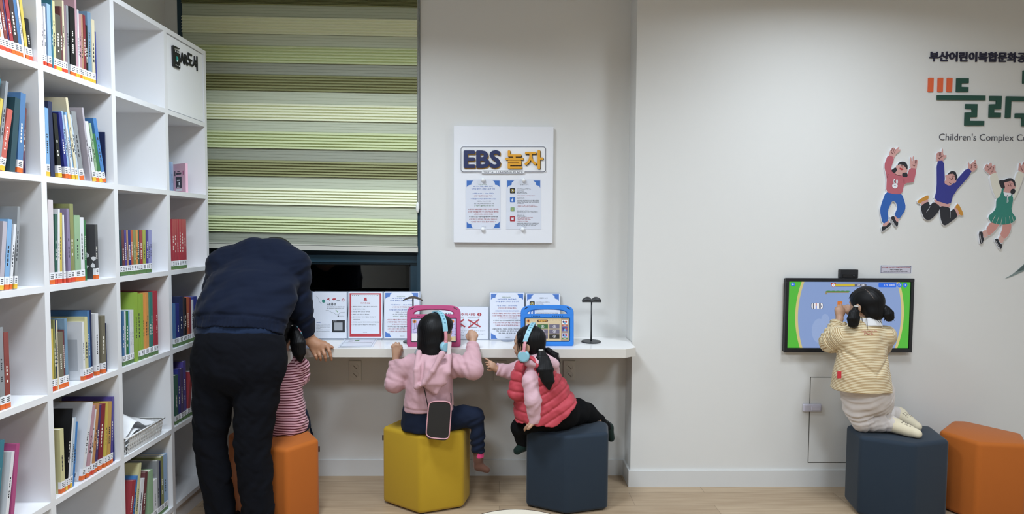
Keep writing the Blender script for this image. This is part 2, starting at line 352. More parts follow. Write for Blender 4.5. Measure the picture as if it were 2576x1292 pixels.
# the letters follow the panel's own horizontal: map a unit square on the panel
def panel_text(body, pa, pb, h, mat, parent, name, bold=.03, th=.005):
    V, Fs, border = glyphs(body, 0); n0 = len(V); sh = [(0, 0)]+[(bold*math.cos(k*math.pi/4), bold*math.sin(k*math.pi/4)) for k in range(8)]
    V = np.vstack([V+np.array(q) for q in sh]); Fs = [[i+n0*k for i in f] for k in range(len(sh)) for f in Fs]; border = [(a+n0*k, b+n0*k) for k in range(len(sh)) for a, b in border]
    lo, hi = V.min(0), V.max(0); t = (V-lo)/(hi-lo)
    A, B = SGN.at(405+pa[0]/5.616, 90+pa[1]/5.616), SGN.at(405+pb[0]/5.616, 90+pb[1]/5.616)
    Q = np.array([[XB-.0035+.00003*(i_//n0), A[1]+u*(B[1]-A[1]), A[2]+v*h] for i_, (u, v) in enumerate(t)]); n = len(Q)
    mb = MB(); FF = [[i+n for i in f] for f in Fs]+[[a, b, b+n, a+n] for a, b in border]
    mb.add(np.vstack([Q, Q+[th, 0, 0]]), FF, mat); mb.build(name, parent)
panel_text('AR', (264, 372), (368, 420), .052, 'sign_black', sg, 'lettering', .025)
panel_text('도서', (365, 425), (508, 505), .075, 'sign_black', sg, 'lettering', .025)
# ------------------------------------------------------------------ papers basket in a bookcase cell
M('basket_white', '#D9D9D7', .45); M('paper', '#E6E7E8', .6)
zf = RZ0+1*RDZ+HT/2
A = PX(290+85/3.0625, 870+770/3.0625, XB-.012); B = PX(290+348/3.0625, 870+628/3.0625, XB-.012)
bk = empty('paper_basket', ((XB-.12), (A[1]+B[1])/2, zf)); tag(bk, 'white lattice plastic basket holding loose sheets in a bookcase cell', 'basket')
by0, by1, bxf, bxb, bh = A[1], B[1], XB-.012, XB-.22, .075
mb = MB(); mb.rbox((bxb, by0, zf+.001), (bxf, by1, zf+.004), 'basket_white', .001)
def lattice(mb, a, b, n):          # a wall from a to b leaning outwards, bars with gaps between
    a, b = np.array(a), np.array(b); L = b-a; out = np.cross(L, [0, 0, 1]); out /= np.linalg.norm(out)
    def pt(u, v): return a+L*u+out*(.012*v)+np.array([0, 0, bh*v])
    for v0, v1 in ((0, .14), (.28, .36), (.48, .56), (.68, .76), (.88, 1)): mb.prism([pt(0, v0), pt(1, v0), pt(1, v1), pt(0, v1)], out*.0022, 'basket_white')
    for i in range(n+1):
        u = i/n; e = .22/n; u0, u1 = max(0, u-e), min(1, u+e); mb.prism([pt(u0, 0), pt(u1, 0), pt(u1, 1), pt(u0, 1)], out*.0024, 'basket_white')
lattice(mb, (bxf, by0, zf+.002), (bxf, by1, zf+.002), 20); lattice(mb, (bxb, by1, zf+.002), (bxb, by0, zf+.002), 20)
lattice(mb, (bxb, by0, zf+.002), (bxf, by0, zf+.002), 12); lattice(mb, (bxf, by1, zf+.002), (bxb, by1, zf+.002), 12)
mb.build('basket_body', bk)
rim = [(bxf+.013, by0-.012, zf+bh), (bxf+.013, by1+.012, zf+bh), (bxb-.013, by1+.012, zf+bh), (bxb-.013, by0-.012, zf+bh), (bxf+.013, by0-.012, zf+bh)]
MB().tube(rim, .0035, 'basket_white', 8).build('basket_rim', bk, smooth=True)
def sheet(name, pts, nx, ny, fn, mat):
    V = []; 
    for j in range(ny+1):
        for i in range(nx+1): V.append(fn(i/nx, j/ny))
    V = np.array(V); n = len(V); F = [[j*(nx+1)+i, j*(nx+1)+i+1, (j+1)*(nx+1)+i+1, (j+1)*(nx+1)+i] for j in range(ny) for i in range(nx)]
    F2 = [[k+n for k in f[::-1]] for f in F]
    return MB().add(np.vstack([V, V-[0, 0, .0006]]), F+F2, mat)
for q, (lift, bulge, lab) in enumerate(((.03, .01, 'flat white sheet lying lowest in the white paper basket'), (.05, .08, 'white sheet arching in the middle of the paper basket'), (.068, .135, 'topmost curled white sheet rising out of the paper basket'))):
    fn = lambda u, v: ((bxf-.01)+(bxb+.01-bxf+.01)*v, by0+.008+(by1-by0-.016)*u*(1-.03*q), zf+lift+bulge*math.exp(-((u-.36)/.22)**2)*(.35+.65*v)+.02*q*u*v)
    tag(sheet('paper', None, 14, 6, fn, 'paper').build('paper_sheet', smooth=True), lab, 'paper', 'sheets in the basket')
# ------------------------------------------------------------------ hexagonal upholstered stools
for k, c in dict(yellow='#B39118', navy='#192938', orange='#AE5C12').items(): M('fabric_'+k, c, .85, bump=(900, .35, .0008), var=(3, .04), sheen=.15)
M('fabric_tag', '#2A1512', .7); M('stool_foot', '#101214', .6)
STH = .415
def stool(corners, key, label, tagpt=None, h=STH):
    """corners: the top outline, read at height h, front corner first, anticlockwise seen from above"""
    c = np.array(corners); ctr = c.mean(0)
    bm = bmesh.new(); vs0 = [bm.verts.new((x, y, .006)) for x, y in c]; vs1 = [bm.verts.new((x, y, h)) for x, y in c]; n = len(c)
    bm.faces.new(vs0[::-1]); bm.faces.new(vs1); side = [bm.faces.new((vs0[i], vs0[(i+1) % n], vs1[(i+1) % n], vs1[i])) for i in range(n)]
    bmesh.ops.recalc_face_normals(bm, faces=bm.faces[:])
    bmesh.ops.bevel(bm, geom=bm.edges[:], offset=.02, segments=5, profile=.5, affect='EDGES')
    o = MB().bm(bm, 'fabric_'+key).build('hexagonal_stool', autos=30)
    # crown the seat softly
    ox, oy, oz = o['_o']
    pip = [(x+(ctr[0]-x)*.012, y+(ctr[1]-y)*.012) for x, y in c]
    for x, y in c: MB().lathe([(.016, 0), (.016, .007)], (x+(ctr[0]-x)*.18, y+(ctr[1]-y)*.18, 0), 'stool_foot', 16).build('glide_foot', o)
    tag(o, label, 'stool', 'hexagonal stools')
    if tagpt is not None:
        x, y, dx, dy, z0, z1 = tagpt; MB().box((x, y, z0), (x+dx, y+dy, z1), 'fabric_tag').build('fabric_tag', o)
    return o
def top(*pts): return [tuple(PZ(x, y, STH)[:2]) for x, y in pts]
ty = top((1056, 1096), (1166, 1083), (1183, 1064))+[(-.235, 3.415), (-.47, 3.42)]+top((961, 1072))
stool(ty, 'yellow', 'mustard yellow hexagonal upholstered stool under the girl in the pink hoodie', (ty[5][0]-.002, ty[5][1]+.014, .014, .006, .335, .362))
tb = top((1426, 1097), (1531, 1087), (1530, 1062))+[(.45, 3.40), (.22, 3.34)]+top((1323, 1080))
stool(tb, 'navy', 'navy blue hexagonal stool under the girl in the coral vest')
tr = top((2303, 1117), (2389, 1106), (2341, 1070))+[(2.05, 3.26)]+top((2129, 1068), (2164, 1098))
stool(tr, 'navy', 'navy blue hexagonal stool under the child kneeling at the wall screen')
to = top((604, 1117), (721, 1130), (803, 1103), (768, 1071))+[(-1.28, 3.38)]+top((572, 1090))
stool(to, 'orange', 'orange hexagonal stool by the bookcase, under the girl in stripes', (to[2][0]-.016, to[2][1]+.010, .014, .006, .345, .372))
tq = top((2463, 1113))+[(2.62, 2.86), (2.74, 3.03), (2.60, 3.24)]+top((2395, 1056), (2362, 1081))
stool(tq, 'orange', 'orange hexagonal stool at the right, cut by the frame edge')
# ------------------------------------------------------------------ low round table, only its far rim in view
M('table_cream', '#CBC3B1', .45); M('table_rim', '#4A3A31', .5)
e = PZ(1297, 1279.5, .42); rt = empty('round_table', (e[0], e[1]-.235, 0)); tag(rt, 'low round cream-topped side table with a thin dark rim, frontmost', 'table')
c0 = (e[0], e[1]-.237, 0)
MB().lathe([(.0001, .414), (.232, .414), (.234, .4165), (.234, .4195), (.232, .4205), (.0001, .4205)][::1], c0, 'table_cream', 72).build('tabletop', rt, autos=40)
MB().lathe([(.2335, .395), (.2355, .395), (.2365, .40), (.2365, .4195), (.2355, .421), (.2345, .421), (.2345, .414), (.2335, .41)], c0, 'table_rim', 96).build('rim', rt, autos=40)
MB().lathe([(.0001, .02), (.018, .02), (.018, .395), (.0001, .395)], c0, 'table_rim', 24).build('pedestal', rt, autos=40)
MB().lathe([(.0001, 0), (.14, 0), (.14, .012), (.02, .024), (.0001, .024)], c0, 'table_rim', 48).build('base', rt, autos=40)
# ------------------------------------------------------------------ headphone stands
M('stand_dark', '#2B2D30', .45); M('stand_wood', '#4A3F36', .55)
def hstand(cx, cy, key, label, wpx, ytop, plain):
    b = PZ(cx, cy, DZ); o = empty('headphone_stand', (b[0], b[1], DZ)); tag(o, label, 'headphone stand', 'headphone stands')
    zt = P(cx, ytop, b[1])[2]
    MB().lathe([(.0001, 0), (.053, 0), (.055, .002), (.055, .005), (.053, .007), (.0001, .008)], (b[0], b[1], DZ), 'stand_dark', 48).build('base', o, autos=40)
    MB().tube([(b[0], b[1], DZ+.006), (b[0], b[1], zt-.006)], .0042, 'stand_dark', 14).build('pole', o, smooth=True)
    mb = MB(); V = []; nx, ny, w, dp = 16, 6, .053, .022
    def sec(u):      # top profile across the saddle
        if plain: h = .020*(1-u*u)-.012; t = .010*(1-.6*u*u)+.003
        else: tp = .006+.016*(1-((abs(u)-.45)/.56)**2)-.004*max(0, 1-abs(u)*5); t = max(.003, tp+.010); h = tp-t*.0-.008
        return h, t
    ring = []
    for i in range(nx+1):
        u = -1+2*i/nx; h, t = sec(u); row = []
        for k in range(12):
            q = 2*math.pi*k/12; row.append((b[0]+w*u, b[1]+dp*math.cos(q)*(1-.3*u*u), zt+h-t*.5+t*.5*math.sin(q)))
        ring.append(row)
    V = [p for r in ring for p in r]; F = [[i*12+k, (i+1)*12+k, (i+1)*12+(k+1) % 12, i*12+(k+1) % 12] for i in range(nx) for k in range(12)]+[list(range(12)), [nx*12+k for k in range(12)][::-1]]
    mb.add(V, [f[::-1] for f in F], key).build('saddle', o, smooth=True)
hstand(1487, 860, 'stand_dark', 'dark headphone stand with a curved saddle, right of the blue tablet', 50, 752, False)
hstand(1039, 860, 'stand_wood', 'brown-topped headphone stand behind the pink tablet', 46, 748, True)
# ------------------------------------------------------------------ printed notices
M('print_white', '#D6DBE6', .35); M('print_blue', '#3C6DB8', .4); M('ink_blue', '#3B69B4', .5); M('ink_red', '#A5303C', .5); M('ink_black', '#26282C', .5); M('ink_green', '#4E7A4A', .5); M('ink_grey', '#6B7078', .5)
M('notice_red', '#B1323D', .4); M('acrylic', '#E8EEF3', .05, trans=.9, spec=.4); M('acrylic_edge', '#8E98A8', .2)
def blue_border(d, w, h):
    """blue corners behind a white scalloped cloud, in a w x h pixel sheet"""
    for sx, sy in ((0, 0), (1, 0), (0, 1), (1, 1)):
        def q(x, y): return (x if not sx else w-x, y if not sy else h-y)
        m = w*.03; pts = [q(m, m), q(w*.25, m)]
        for k in range(9):
            a = math.radians(90*k/8); pts.append(q(w*.245-w*.085*math.sin(a), m+h*.085*(1-math.cos(a))+0*h))
        for k in range(9):
            a = math.radians(90*k/8); pts.append(q(w*.16-w*.13*math.sin(a), m+h*.085+h*.06*(1-math.cos(a))))
        d.poly(pts, 'print_blue', 1)
RULES = [('정관도서관', .085, .36, .60, 'ink_green', .0), ('AR 도서 체험, EBS랑 놀자,', .125, .22, .78, 'ink_blue', .012), ('디지털 플레이 그라운드 운영 안내', .175, .17, .83, 'ink_blue', .012), ('*오전 09:00 ~ 17:00 까지*', .265, .20, .80, 'ink_blue', .012), ('(어린이실 정기휴실일 제외)', .315, .24, .77, 'ink_red', .012),
   ('<디지털 플레이그라운드 중 대상에 따라 알 공간>', .375, .14, .87, 'ink_blue', .008), ('태블릿 pc 및 AR 도서 체험', .425, .33, .72, 'ink_grey', .0), ('EBS 연계 인터랙티브 영어동화 외 행복', .47, .25, .80, 'ink_grey', .0), ('AI 학습하기, 블록게임 동화 영상 기타', .515, .25, .80, 'ink_green', .0),
   ('※ 헤드폰과 태블릿은 플레이그라운드 안에서만 이용하세요', .585, .08, .94, 'ink_red', .012), ('※ 다른 이용자들을 위해 기기 소리는 작음으로 해주세요', .635, .08, .94, 'ink_red', .012), ('※ 뛰어다니거나 소리치지 마세요', .685, .24, .78, 'ink_red', .008), ('※ 기다리고 있는 다른 사람을 배려하여 이용해주세요', .735, .10, .92, 'ink_black', .016), ('※ 개인 휴대기기 충전 금지, 적발 시 즉시 퇴실합니다!', .785, .10, .90, 'ink_red', .004), ('** 올바른 이용으로 공간을 즐겁게 써주세요 **', .835, .15, .87, 'ink_red', .012)]
RULES2 = [r for r in RULES if r[1] < .42]+[(t, y-.16, a, b, m, k) for t, y, a, b, m, k in RULES if y > .55]
RULES2 += [('※ 태블릿과 헤드폰은 소독 또는 소리조절 후 반납해주세요', .755, .06, .9, 'ink_black', .012), ('평일 3분 태블릿 - 3분 헤드폰 (3분)', .80, .19, .80, 'ink_black', .012), ('주말 태블릿 - 3분 헤드폰 (1분)', .845, .25, .75, 'ink_black', .012)]
INTRO = [(0, .19, .70, '리모컨 앱 연계 Interactive AR 체험하기 Day', 'ink_black'), (0, .215, .50, '원하는 AR 도서를 선택', 'ink_black'), (0, .245, .52, '실내에서 책을 AR로 펼쳐 봐', 'ink_black'), (0, .262, .58, '터치하고 움직이며 이야기 체험', 'ink_black'), (0, .282, .60, '카메라 화면으로 AR 그림을 만나보세요', 'ink_black'), (0, .325, .82, '※ 저작권에 의해 화면이나 소리를 저장할 수 없습니다', 'ink_red'), (1, .375, .52, '한국교육방송 키즈 놀이 학습', 'ink_black'), (1, .42, .93, '유치원생부터 초등학생까지 놀이로 배우는 콘텐츠', 'ink_black'), (1, .44, .93, '캐릭터와 함께 한글, 숫자, 영어 놀이 게임과 동화책', 'ink_black'), (1, .46, .94, '노래 따라 부르기와 색칠 공부 이용 가능합니다', 'ink_black'), (1, .48, .50, '다양한 활동을 즐겨요', 'ink_black'), (1, .518, .82, '※ 태블릿은 한 사람이 이십 분 이용합니다', 'ink_red'), (1, .54, .90, '※ 저작물은 도서관 내 전자기기에서만 이용 가능', 'ink_red'), (2, .585, .32, '색칠하기', 'ink_black'), (2, .63, .64, '터치로 그림을 그리는 창작 놀이', 'ink_black'), (2, .65, .90, '여러 가지 색과 붓으로 나만의 작품을 만들어요', 'ink_black'), (2, .67, .56, '그림은 저장되지 않습니다', 'ink_black'), (3, .72, .52, '반짝이는 동화 나라', 'ink_black'), (3, .742, .58, '이야기를 듣고 퀴즈를 풀어요', 'ink_black'), (3, .765, .76, '※ 소리는 꼭 헤드폰으로 들어주세요', 'ink_red'), (3, .785, .66, '※ 다음 사람을 위해 자리를 양보', 'ink_red'), (3, .805, .70, '※ 화면을 세게 누르지 마세요', 'ink_red'), (3, .84, .62, '※ 홈 화면으로 나와 주세요', 'ink_red'), (3, .88, .92, '사용한 뒤에는 태블릿과 헤드폰을 제자리에', 'ink_black'), (3, .90, .90, '두고 소독 티슈로 화면을 깨끗이 닦아 주세요', 'ink_black'), (3, .92, .84, '문의는 어린이실 데스크로 해주세요', 'ink_black')]
M('icon_navy', '#23262C', .4); M('icon_gold', '#C9B24E', .4); M('icon_green', '#7EA27B', .4)
def rules_sheet(d, w, h, rules):
    d.rect(0, 0, w, h, 'print_white', 0); blue_border(d, w, h)
    for t, y, a, b, mt, bo in rules: d.text(t, w*a, h*(y-.0), w*b, h*(y+.028), mt, 3, bo, res=1)
    d.text('정관도서관', w*.46, h*.945, w*.58, h*.96, 'ink_black', 3, 0, res=1)
def intro_sheet(d, w, h):
    d.rect(0, 0, w, h, 'print_white', 0)
    blue_border(d, w, h) if False else [d.poly(p, 'print_blue', 1) for p in ([(w*.03, h*.02), (w*.23, h*.02), (w*.16, h*.06), (w*.15, h*.11), (w*.06, h*.13), (w*.03, h*.17)], [(w*.97, h*.02), (w*.77, h*.02), (w*.84, h*.06), (w*.85, h*.11), (w*.94, h*.13), (w*.97, h*.17)])]
    d.text('콘텐츠 소개', w*.40, h*.085, w*.63, h*.115, 'ink_grey', 3, .01, res=1)
    for k, (yc, bg) in enumerate(((.225, 'icon_navy'), (.405, 'print_blue'), (.60, 'icon_green'), (.79, 'ink_red'))):
        r = w*.075 if k != 2 else w*.06; rr = r*.8
        d.rrect(w*.18-r, h*yc-r, w*.18+r, h*yc+r, r*.3, bg, 2)
        if k == 0: d.ell(w*.18, h*yc, rr*.8, rr*.8, 'icon_gold', 3).ell(w*.18, h*yc, rr*.5, rr*.5, 'icon_navy', 4).ell(w*.18, h*yc, rr*.25, rr*.25, 'print_white', 5)
        elif k == 1: d.rrect(w*.18-rr*.5, h*yc-rr*.2, w*.18+rr*.3, h*yc+rr*.9, rr*.2, 'print_white', 3).rrect(w*.18-rr*.1, h*yc-rr*.8, w*.18+rr*.25, h*yc, rr*.15, 'print_white', 4)
        elif k == 2: d.line([(w*.18-rr*.3, h*yc+rr*.7), (w*.18+rr*.35, h*yc-rr*.9)], rr*.35, 'icon_gold', 3)
        else: d.ell(w*.18, h*yc+rr*.1, rr*.6, rr*.55, 'print_white', 3); [d.ell(w*.18+dx*rr, h*yc-rr*.45, rr*.22, rr*.22, 'print_white', 4) for dx in (-.5, 0, .5)]
    for g, y, x1, t, mt in INTRO: d.text(t, w*.30, h*(y-.009), w*x1, h*(y+.008), mt, 3, .012, res=1)
    d.text('정관도서관', w*.46, h*.945, w*.58, h*.96, 'ink_black', 3, 0, res=1)
# wall board with raised title
M('board_white', '#E4E6EB', .4); M('title_navy', '#1C2857', .35); M('title_gold', '#E0A12B', .4); M('title_shadow', '#2A2620', .5); M('title_gold_shadow', '#B98F3C', .5); M('plate_white', '#F0F2F5', .15, coat=.6); M('outline_navy', '#1B2140', .4); M('magnet', '#EDF0F2', .25)
BD = .03
a, b = P(1141.5, 316.5, D1-BD), P(1390, 611, D1-BD)
bd = empty('notice_board', ((a[0]+b[0])/2, D1-BD/2, b[2])); tag(bd, 'white wall board titled EBS in navy and gold above two pinned notices', 'notice board')
MB().rbox((a[0], D1-BD, b[2]), (b[0], D1-.0005, a[2]), 'board_white', .0015, 1).build('panel', bd)
cr = (1120, 300, 3.8)
d = Draw(vplane(D1-BD), cr, lift=.0002); d.rrect(145, 258, 966, 508, 24, 'plate_white', 0, .006).rrect(342, 486, 760, 524, 18, 'plate_white', 0, .0085); d.build('title_plate', bd)
d = Draw(vplane(D1-BD-.0064), cr)
for w0, m, l in ((0, 'outline_navy', 0), (5, 'plate_white', 1)): d.rrect(149+w0, 262+w0, 962-w0, 504-w0, 22-w0*.5, m, l)
d.build('title_outline', bd)
d = Draw(vplane(D1-BD-.0089), cr); d.rrect(345, 489, 757, 521, 16, 'outline_navy', 0).rrect(348, 492, 754, 518, 13, 'plate_white', 1); d.text('DIGITAL LEARNING PLACE', 358, 496, 742, 514, 'outline_navy', 2, .004); d.build('subtitle', bd)
for body, x0, x1, y0, y1, m, ms, dx, bo in (('EBS', 177, 531, 297, 468, 'title_navy', 'title_gold_shadow', 7, .034), ('놀자', 575, 936, 297, 474, 'title_gold', 'title_shadow', 5, .022)):
    d = Draw(vplane(D1-BD-.0066), cr, lift=.0004); d.text(body, x0+dx, y0+dx, x1+dx, y1+dx, ms, 0, bo, thick=.006); d.build('title_shadow', bd)
    d = Draw(vplane(D1-BD-.0076), cr, lift=.0055); d.text(body, x0, y0, x1, y1, m, 0, bo, thick=.006); d.build('title_lettering', bd)
for i, (x0, y0, x1, y1, fn) in enumerate(((195, 575, 530, 1050, 0), (583, 575, 918, 1050, 1))):
    pl = vplane(D1-BD-.0008); d = Draw(pl, (cr[0]+x0/cr[2], cr[1]+y0/cr[2], cr[2]), lift=.0003, step=.0002); w, h = x1-x0, y1-y0
    (rules_sheet(d, w, h, RULES) if fn == 0 else intro_sheet(d, w, h))
    q = d.build('printed_notice'); tag(q, ('blue-cornered opening-hours notice pinned on the wall board, left of two' if fn == 0 else 'notice with four app icons pinned on the wall board, right of two'), 'notice', 'notices on the wall board')
    for k, (px, py) in enumerate(((362, 578), (360, 1048)) if i == 0 else ((748, 580), (740, 1048))):
        p = P(cr[0]+px/cr[2], cr[1]+py/cr[2], D1-BD-.003)
        tag(MB().lathe([(.0001, -.0225), (.006, -.021), (.011, -.017), (.0125, -.012), (.0125, 0), (.0001, 0)], (p[0], D1-BD-.0015, p[2]), 'magnet', 24, 'y').build('round_magnet', smooth=True, origin=(p[0], D1-BD, p[2])), 'round white magnet at the %s of the %s notice on the wall board' % (('top', 'bottom')[k], ('opening-hours', 'app-icon')[i]), 'magnet', 'magnets on the wall board')
# leaning acrylic stands on the desk
def lean_plane(pxb, pyb, yb, lean):          # foot of the sheet at pixel (pxb, pyb), standing at depth yb
    p = P(pxb, pyb, yb); a = math.radians(lean); return Plane((0, p[1], DZ+.004), (0, -math.cos(a), math.sin(a))), p
def stand(label, x0, x1, yt, yb, fn, Y=3.40, lean=17, foot=False, skew=0):
    pl = Plane((0, Y, DZ+.004), (0, -math.cos(math.radians(lean)), math.sin(math.radians(lean))))
    a, b = pl.at(x0, yt), pl.at(x1, yb); ym = (yt+yb)/2; a[0] = pl.at(x0, ym)[0]; b[0] = pl.at(x1, ym)[0]; o = empty('sign_holder', ((a[0]+b[0])/2, Y, DZ)); tag(o, label, 'sign holder', 'standing notices on the desk')
    u = np.array([1, 0, 0.]); w = np.cross(pl.n, u)*-1; w = w if w[2] > 0 else -w; H_ = (a[2]-(DZ+.001))/w[2]
    o0 = np.array([a[0], Y, DZ+.001]); W_ = b[0]-a[0]
    MB().prism([o0-pl.n*.0035, o0+u*W_-pl.n*.0035, o0+u*W_+w*H_-pl.n*.0035, o0+w*H_-pl.n*.0035], pl.n*.003, 'acrylic_edge').build('back_plate', o)
    MB().box((a[0], Y-.004, DZ+.0003), (b[0], Y+.05, DZ+.0028), 'acrylic_edge').build('foot', o)
    s = 4.0; d = Draw(pl, (x0+1.5, yt+1.5, s), lift=.0006, step=.00025); fn(d, (x1-x0-3)*s, (yb-yt-3)*s); d.build('insert', o)
    if foot:
        MB().lathe([(.0001, 0), (.034, 0), (.034, .001), (.0001, .0012)], ((a[0]+b[0])/2, Y-.02, DZ+.0004), 'acrylic_edge', 32).build('front_lip', o)
    return o
def ar_sheet(d, w, h):
    d.rect(0, 0, w, h, 'print_white', 0)
    d.text('AR큐브', w*.42, h*.235, w*.69, h*.30, 'ink_black', 2, .03)
    d.text('실감나는 증강현실 책으로 이야기 속 주인공을 만나 보세요', w*.42, h*.31, w*.94, h*.335, 'ink_grey', 2, .01, res=1); d.text('종이 큐브를 돌리며 동화를 체험하는 놀이책', w*.42, h*.345, w*.92, h*.37, 'ink_grey', 2, .01, res=1)
    M('print_teal', '#2F7F73', .4); d.ell(w*.315, h*.20, w*.05, h*.035, 'print_teal', 2); d.poly([(w*.41, h*.155), (w*.47, h*.135), (w*.5, h*.15), (w*.44, h*.175)], 'ink_red', 2).line([(w*.47, h*.15), (w*.49, h*.19)], w*.012, 'ink_red', 2)
    d.ell(w*.62, h*.16, w*.045, h*.022, 'ink_red', 2).ell(w*.66, h*.155, w*.02, h*.02, 'ink_red', 3); d.rrect(w*.70, h*.185, w*.81, h*.20, 4, 'ink_grey', 2)
    d.line([(w*.86, h*.17), (w*.9, h*.145), (w*.94, h*.17), (w*.91, h*.205), (w*.86, h*.19), (w*.86, h*.17)], w*.014, 'ink_red', 2)
    d.line([(w*.1, h*.1), (w*.17, h*.14), (w*.18, h*.2), (w*.25, h*.26)], w*.006, 'ink_grey', 2); d.line([(w*.38, h*.40), (w*.46, h*.40), (w*.55, h*.44), (w*.62, h*.45), (w*.68, h*.49), (w*.75, h*.49), (w*.83, h*.44), (w*.95, h*.435)], w*.006, 'ink_grey', 2); d.line([(w*.68, h*.39), (w*.74, h*.44)], w*.02, 'icon_green', 2)
    d.text('문화체육관광부', w*.78, h*.515, w*.93, h*.53, 'ink_grey', 2, 0, res=1).ell(w*.75, h*.522, w*.02, h*.014, 'ink_black', 2)
    d.text('사용방법', w*.1, h*.655, w*.22, h*.67, 'ink_blue', 2, .02, res=1)
    for k, t in enumerate(('앱을 실행하고 카메라를 큐브에 비춰 주세요', '큐브를 천천히 돌리면 이야기가 나옵니다', '소리는 헤드폰으로 들어 주세요', '주의사항', '큐브를 던지거나 구기지 마세요', '사용 후에는 제자리에 놓아 주세요')): d.text(t, w*.1, h*(.69+.03*k), w*(.5 if k != 3 else .22), h*(.706+.03*k), 'ink_grey', 2, .008, res=1)
    d.rect(w*.57, h*.61, w*.95, h*.87, 'icon_navy', 2); d.text('AR CUBE', w*.6, h*.62, w*.7, h*.635, 'print_white', 3, 0, res=1); M('qr_grey', '#9A9EA4', .5); d.rect(w*.635, h*.66, w*.88, h*.83, 'qr_grey', 3)
def red_sheet(d, w, h):
    d.rect(0, 0, w, h, 'print_white', 0); d.rect(w*.035, h*.03, w*.965, h*.965, 'notice_red', 1); d.rect(w*.085, h*.06, w*.915, h*.90, 'print_white', 2)
    for k in range(14): d.ell(w*(.115+.058*k), h*.08, w*.012, h*.009, 'ink_grey', 3)
    d.poly([(w*.455, h*.185), (w*.465, h*.125), (w*.535, h*.125), (w*.545, h*.185)], 'notice_red', 3).rect(w*.45, h*.178, w*.55, h*.192, 'ink_red', 4)
    d.text('지켜주세요', w*.36, h*.225, w*.64, h*.265, 'ink_red', 3, .008)
    for k, (t, x1) in enumerate((('태블릿에 음식 또는 이물이 묻으면 사용하시거나', .86), ('대여를 중지하여 주세요.', .5), ('화면을 세게 누르지 마세요.', .64), ('태블릿 소리는 작음으로 해주세요.', .62), ('플레이그라운드 이용은 태블릿, 헤드폰을 꼭', .80), ('소독하여 주세요.', .36), ('기다리고 있는 다른 친구를 배려하고 양보해주세요', .9), ('한 사람당 20분 이내 태블릿 사용 부탁드립니다.', .8))):
        d.text(t, w*.13, h*(.305+.056*k), w*x1, h*(.328+.056*k), 'ink_black', 3, .014, res=1)
    for k in (0, 2, 3, 4, 6, 7): d.rect(w*.10, h*(.31+.056*k), w*.108, h*(.326+.056*k), 'ink_grey', 3)
    d.text('정관도서관', w*.43, h*.865, w*.55, h*.88, 'ink_black', 3, 0, res=1)
def caution_sheet(d, w, h):
    d.rect(0, 0, w, h, 'print_white', 0); d.text('태블릿 사용', w*.04, h*.19, w*.40, h*.27, 'ink_black', 2, .02); d.text('주의사항', w*.44, h*.19, w*.74, h*.27, 'ink_red', 2, .02)
    d.ell(w*.815, h*.23, w*.043, h*.05, 'ink_red', 2); d.rect(w*.808, h*.2, w*.822, h*.24, 'print_white', 3).ell(w*.815, h*.258, w*.008, h*.01, 'print_white', 3)
    for x0 in (.26, .58): d.text('화면을 세게 누르지 마세요', w*(x0), h*.315, w*(x0+.24), h*.335, 'ink_grey', 2, .01, res=1)
    d.ell(w*.40, h*.43, w*.035, h*.05, 'ink_grey', 2); d.rect(w*.34, h*.49, w*.46, h*.62, 'qr_grey', 2) ; d.line([(w*.64, h*.41), (w*.76, h*.41), (w*.78, h*.5), (w*.77, h*.62), (w*.63, h*.62), (w*.64, h*.41)], w*.008, 'ink_grey', 2)
    for cx in (.395, .705):
        d.line([(w*(cx-.115), h*.40), (w*(cx+.125), h*.605)], w*.03, 'ink_red', 3).line([(w*(cx-.105), h*.63), (w*(cx+.1), h*.39)], w*.03, 'ink_red', 4)
    for k, t in enumerate(('물이나 음료를 태블릿 옆에 두지 마세요, 고장의 원인이', '되면 변상하여야 합니다', '그림을 그릴 때에는 손가락으로 톡, 톡, 톡 눌러', '주세요 그리고 양보')): d.text(t, w*.05, h*(.72+.05*k), w*(.93 if k % 2 == 0 else .5), h*(.745+.05*k), 'ink_grey', 2, .0, res=1)
def blob_sheet(d, w, h):
    d.rect(0, 0, w, h, 'print_white', 0); d.ell(w*.80, h*.65, w*.18, h*.32, 'print_blue', 2); d.line([(w*.86, h*.06), (w*.95, h*.09), (w*.9, h*.14), (w*.84, h*.1), (w*.86, h*.06)], w*.02, 'ink_red', 2)
    M('print_teal', '#2F7F73', .4); d.ell(w*.2, h*.3, w*.12, h*.1, 'print_teal', 2); d.text('AR 도서', w*.2, h*.1, w*.7, h*.16, 'ink_black', 2, .02)
stand("white standing notice with a blue shape, half hidden behind the man's arm", 697, 784, 732, 853, blob_sheet)
stand('white standing notice headed AR cube with a dark square panel', 786, 873.5, 732, 852, ar_sheet)
stand('standing notice with a thick red border on the desk', 875, 963.5, 732, 852, red_sheet)
stand('blue-cornered standing notice on the desk behind the brown headphone stand', 965, 1056, 732, 852, lambda d, w, h: rules_sheet(d, w, h, RULES))
stand('low wide caution notice with two red crosses beside the pink tablet', 1103, 1230.5, 770, 855, caution_sheet, Y=3.41)
stand('blue-cornered standing notice on the desk left of the blue tablet', 1231, 1320, 734, 856, lambda d, w, h: rules_sheet(d, w, h, RULES2), foot=True)
stand('standing notice with app icons right behind the blue tablet', 1322, 1410, 736, 856, intro_sheet)
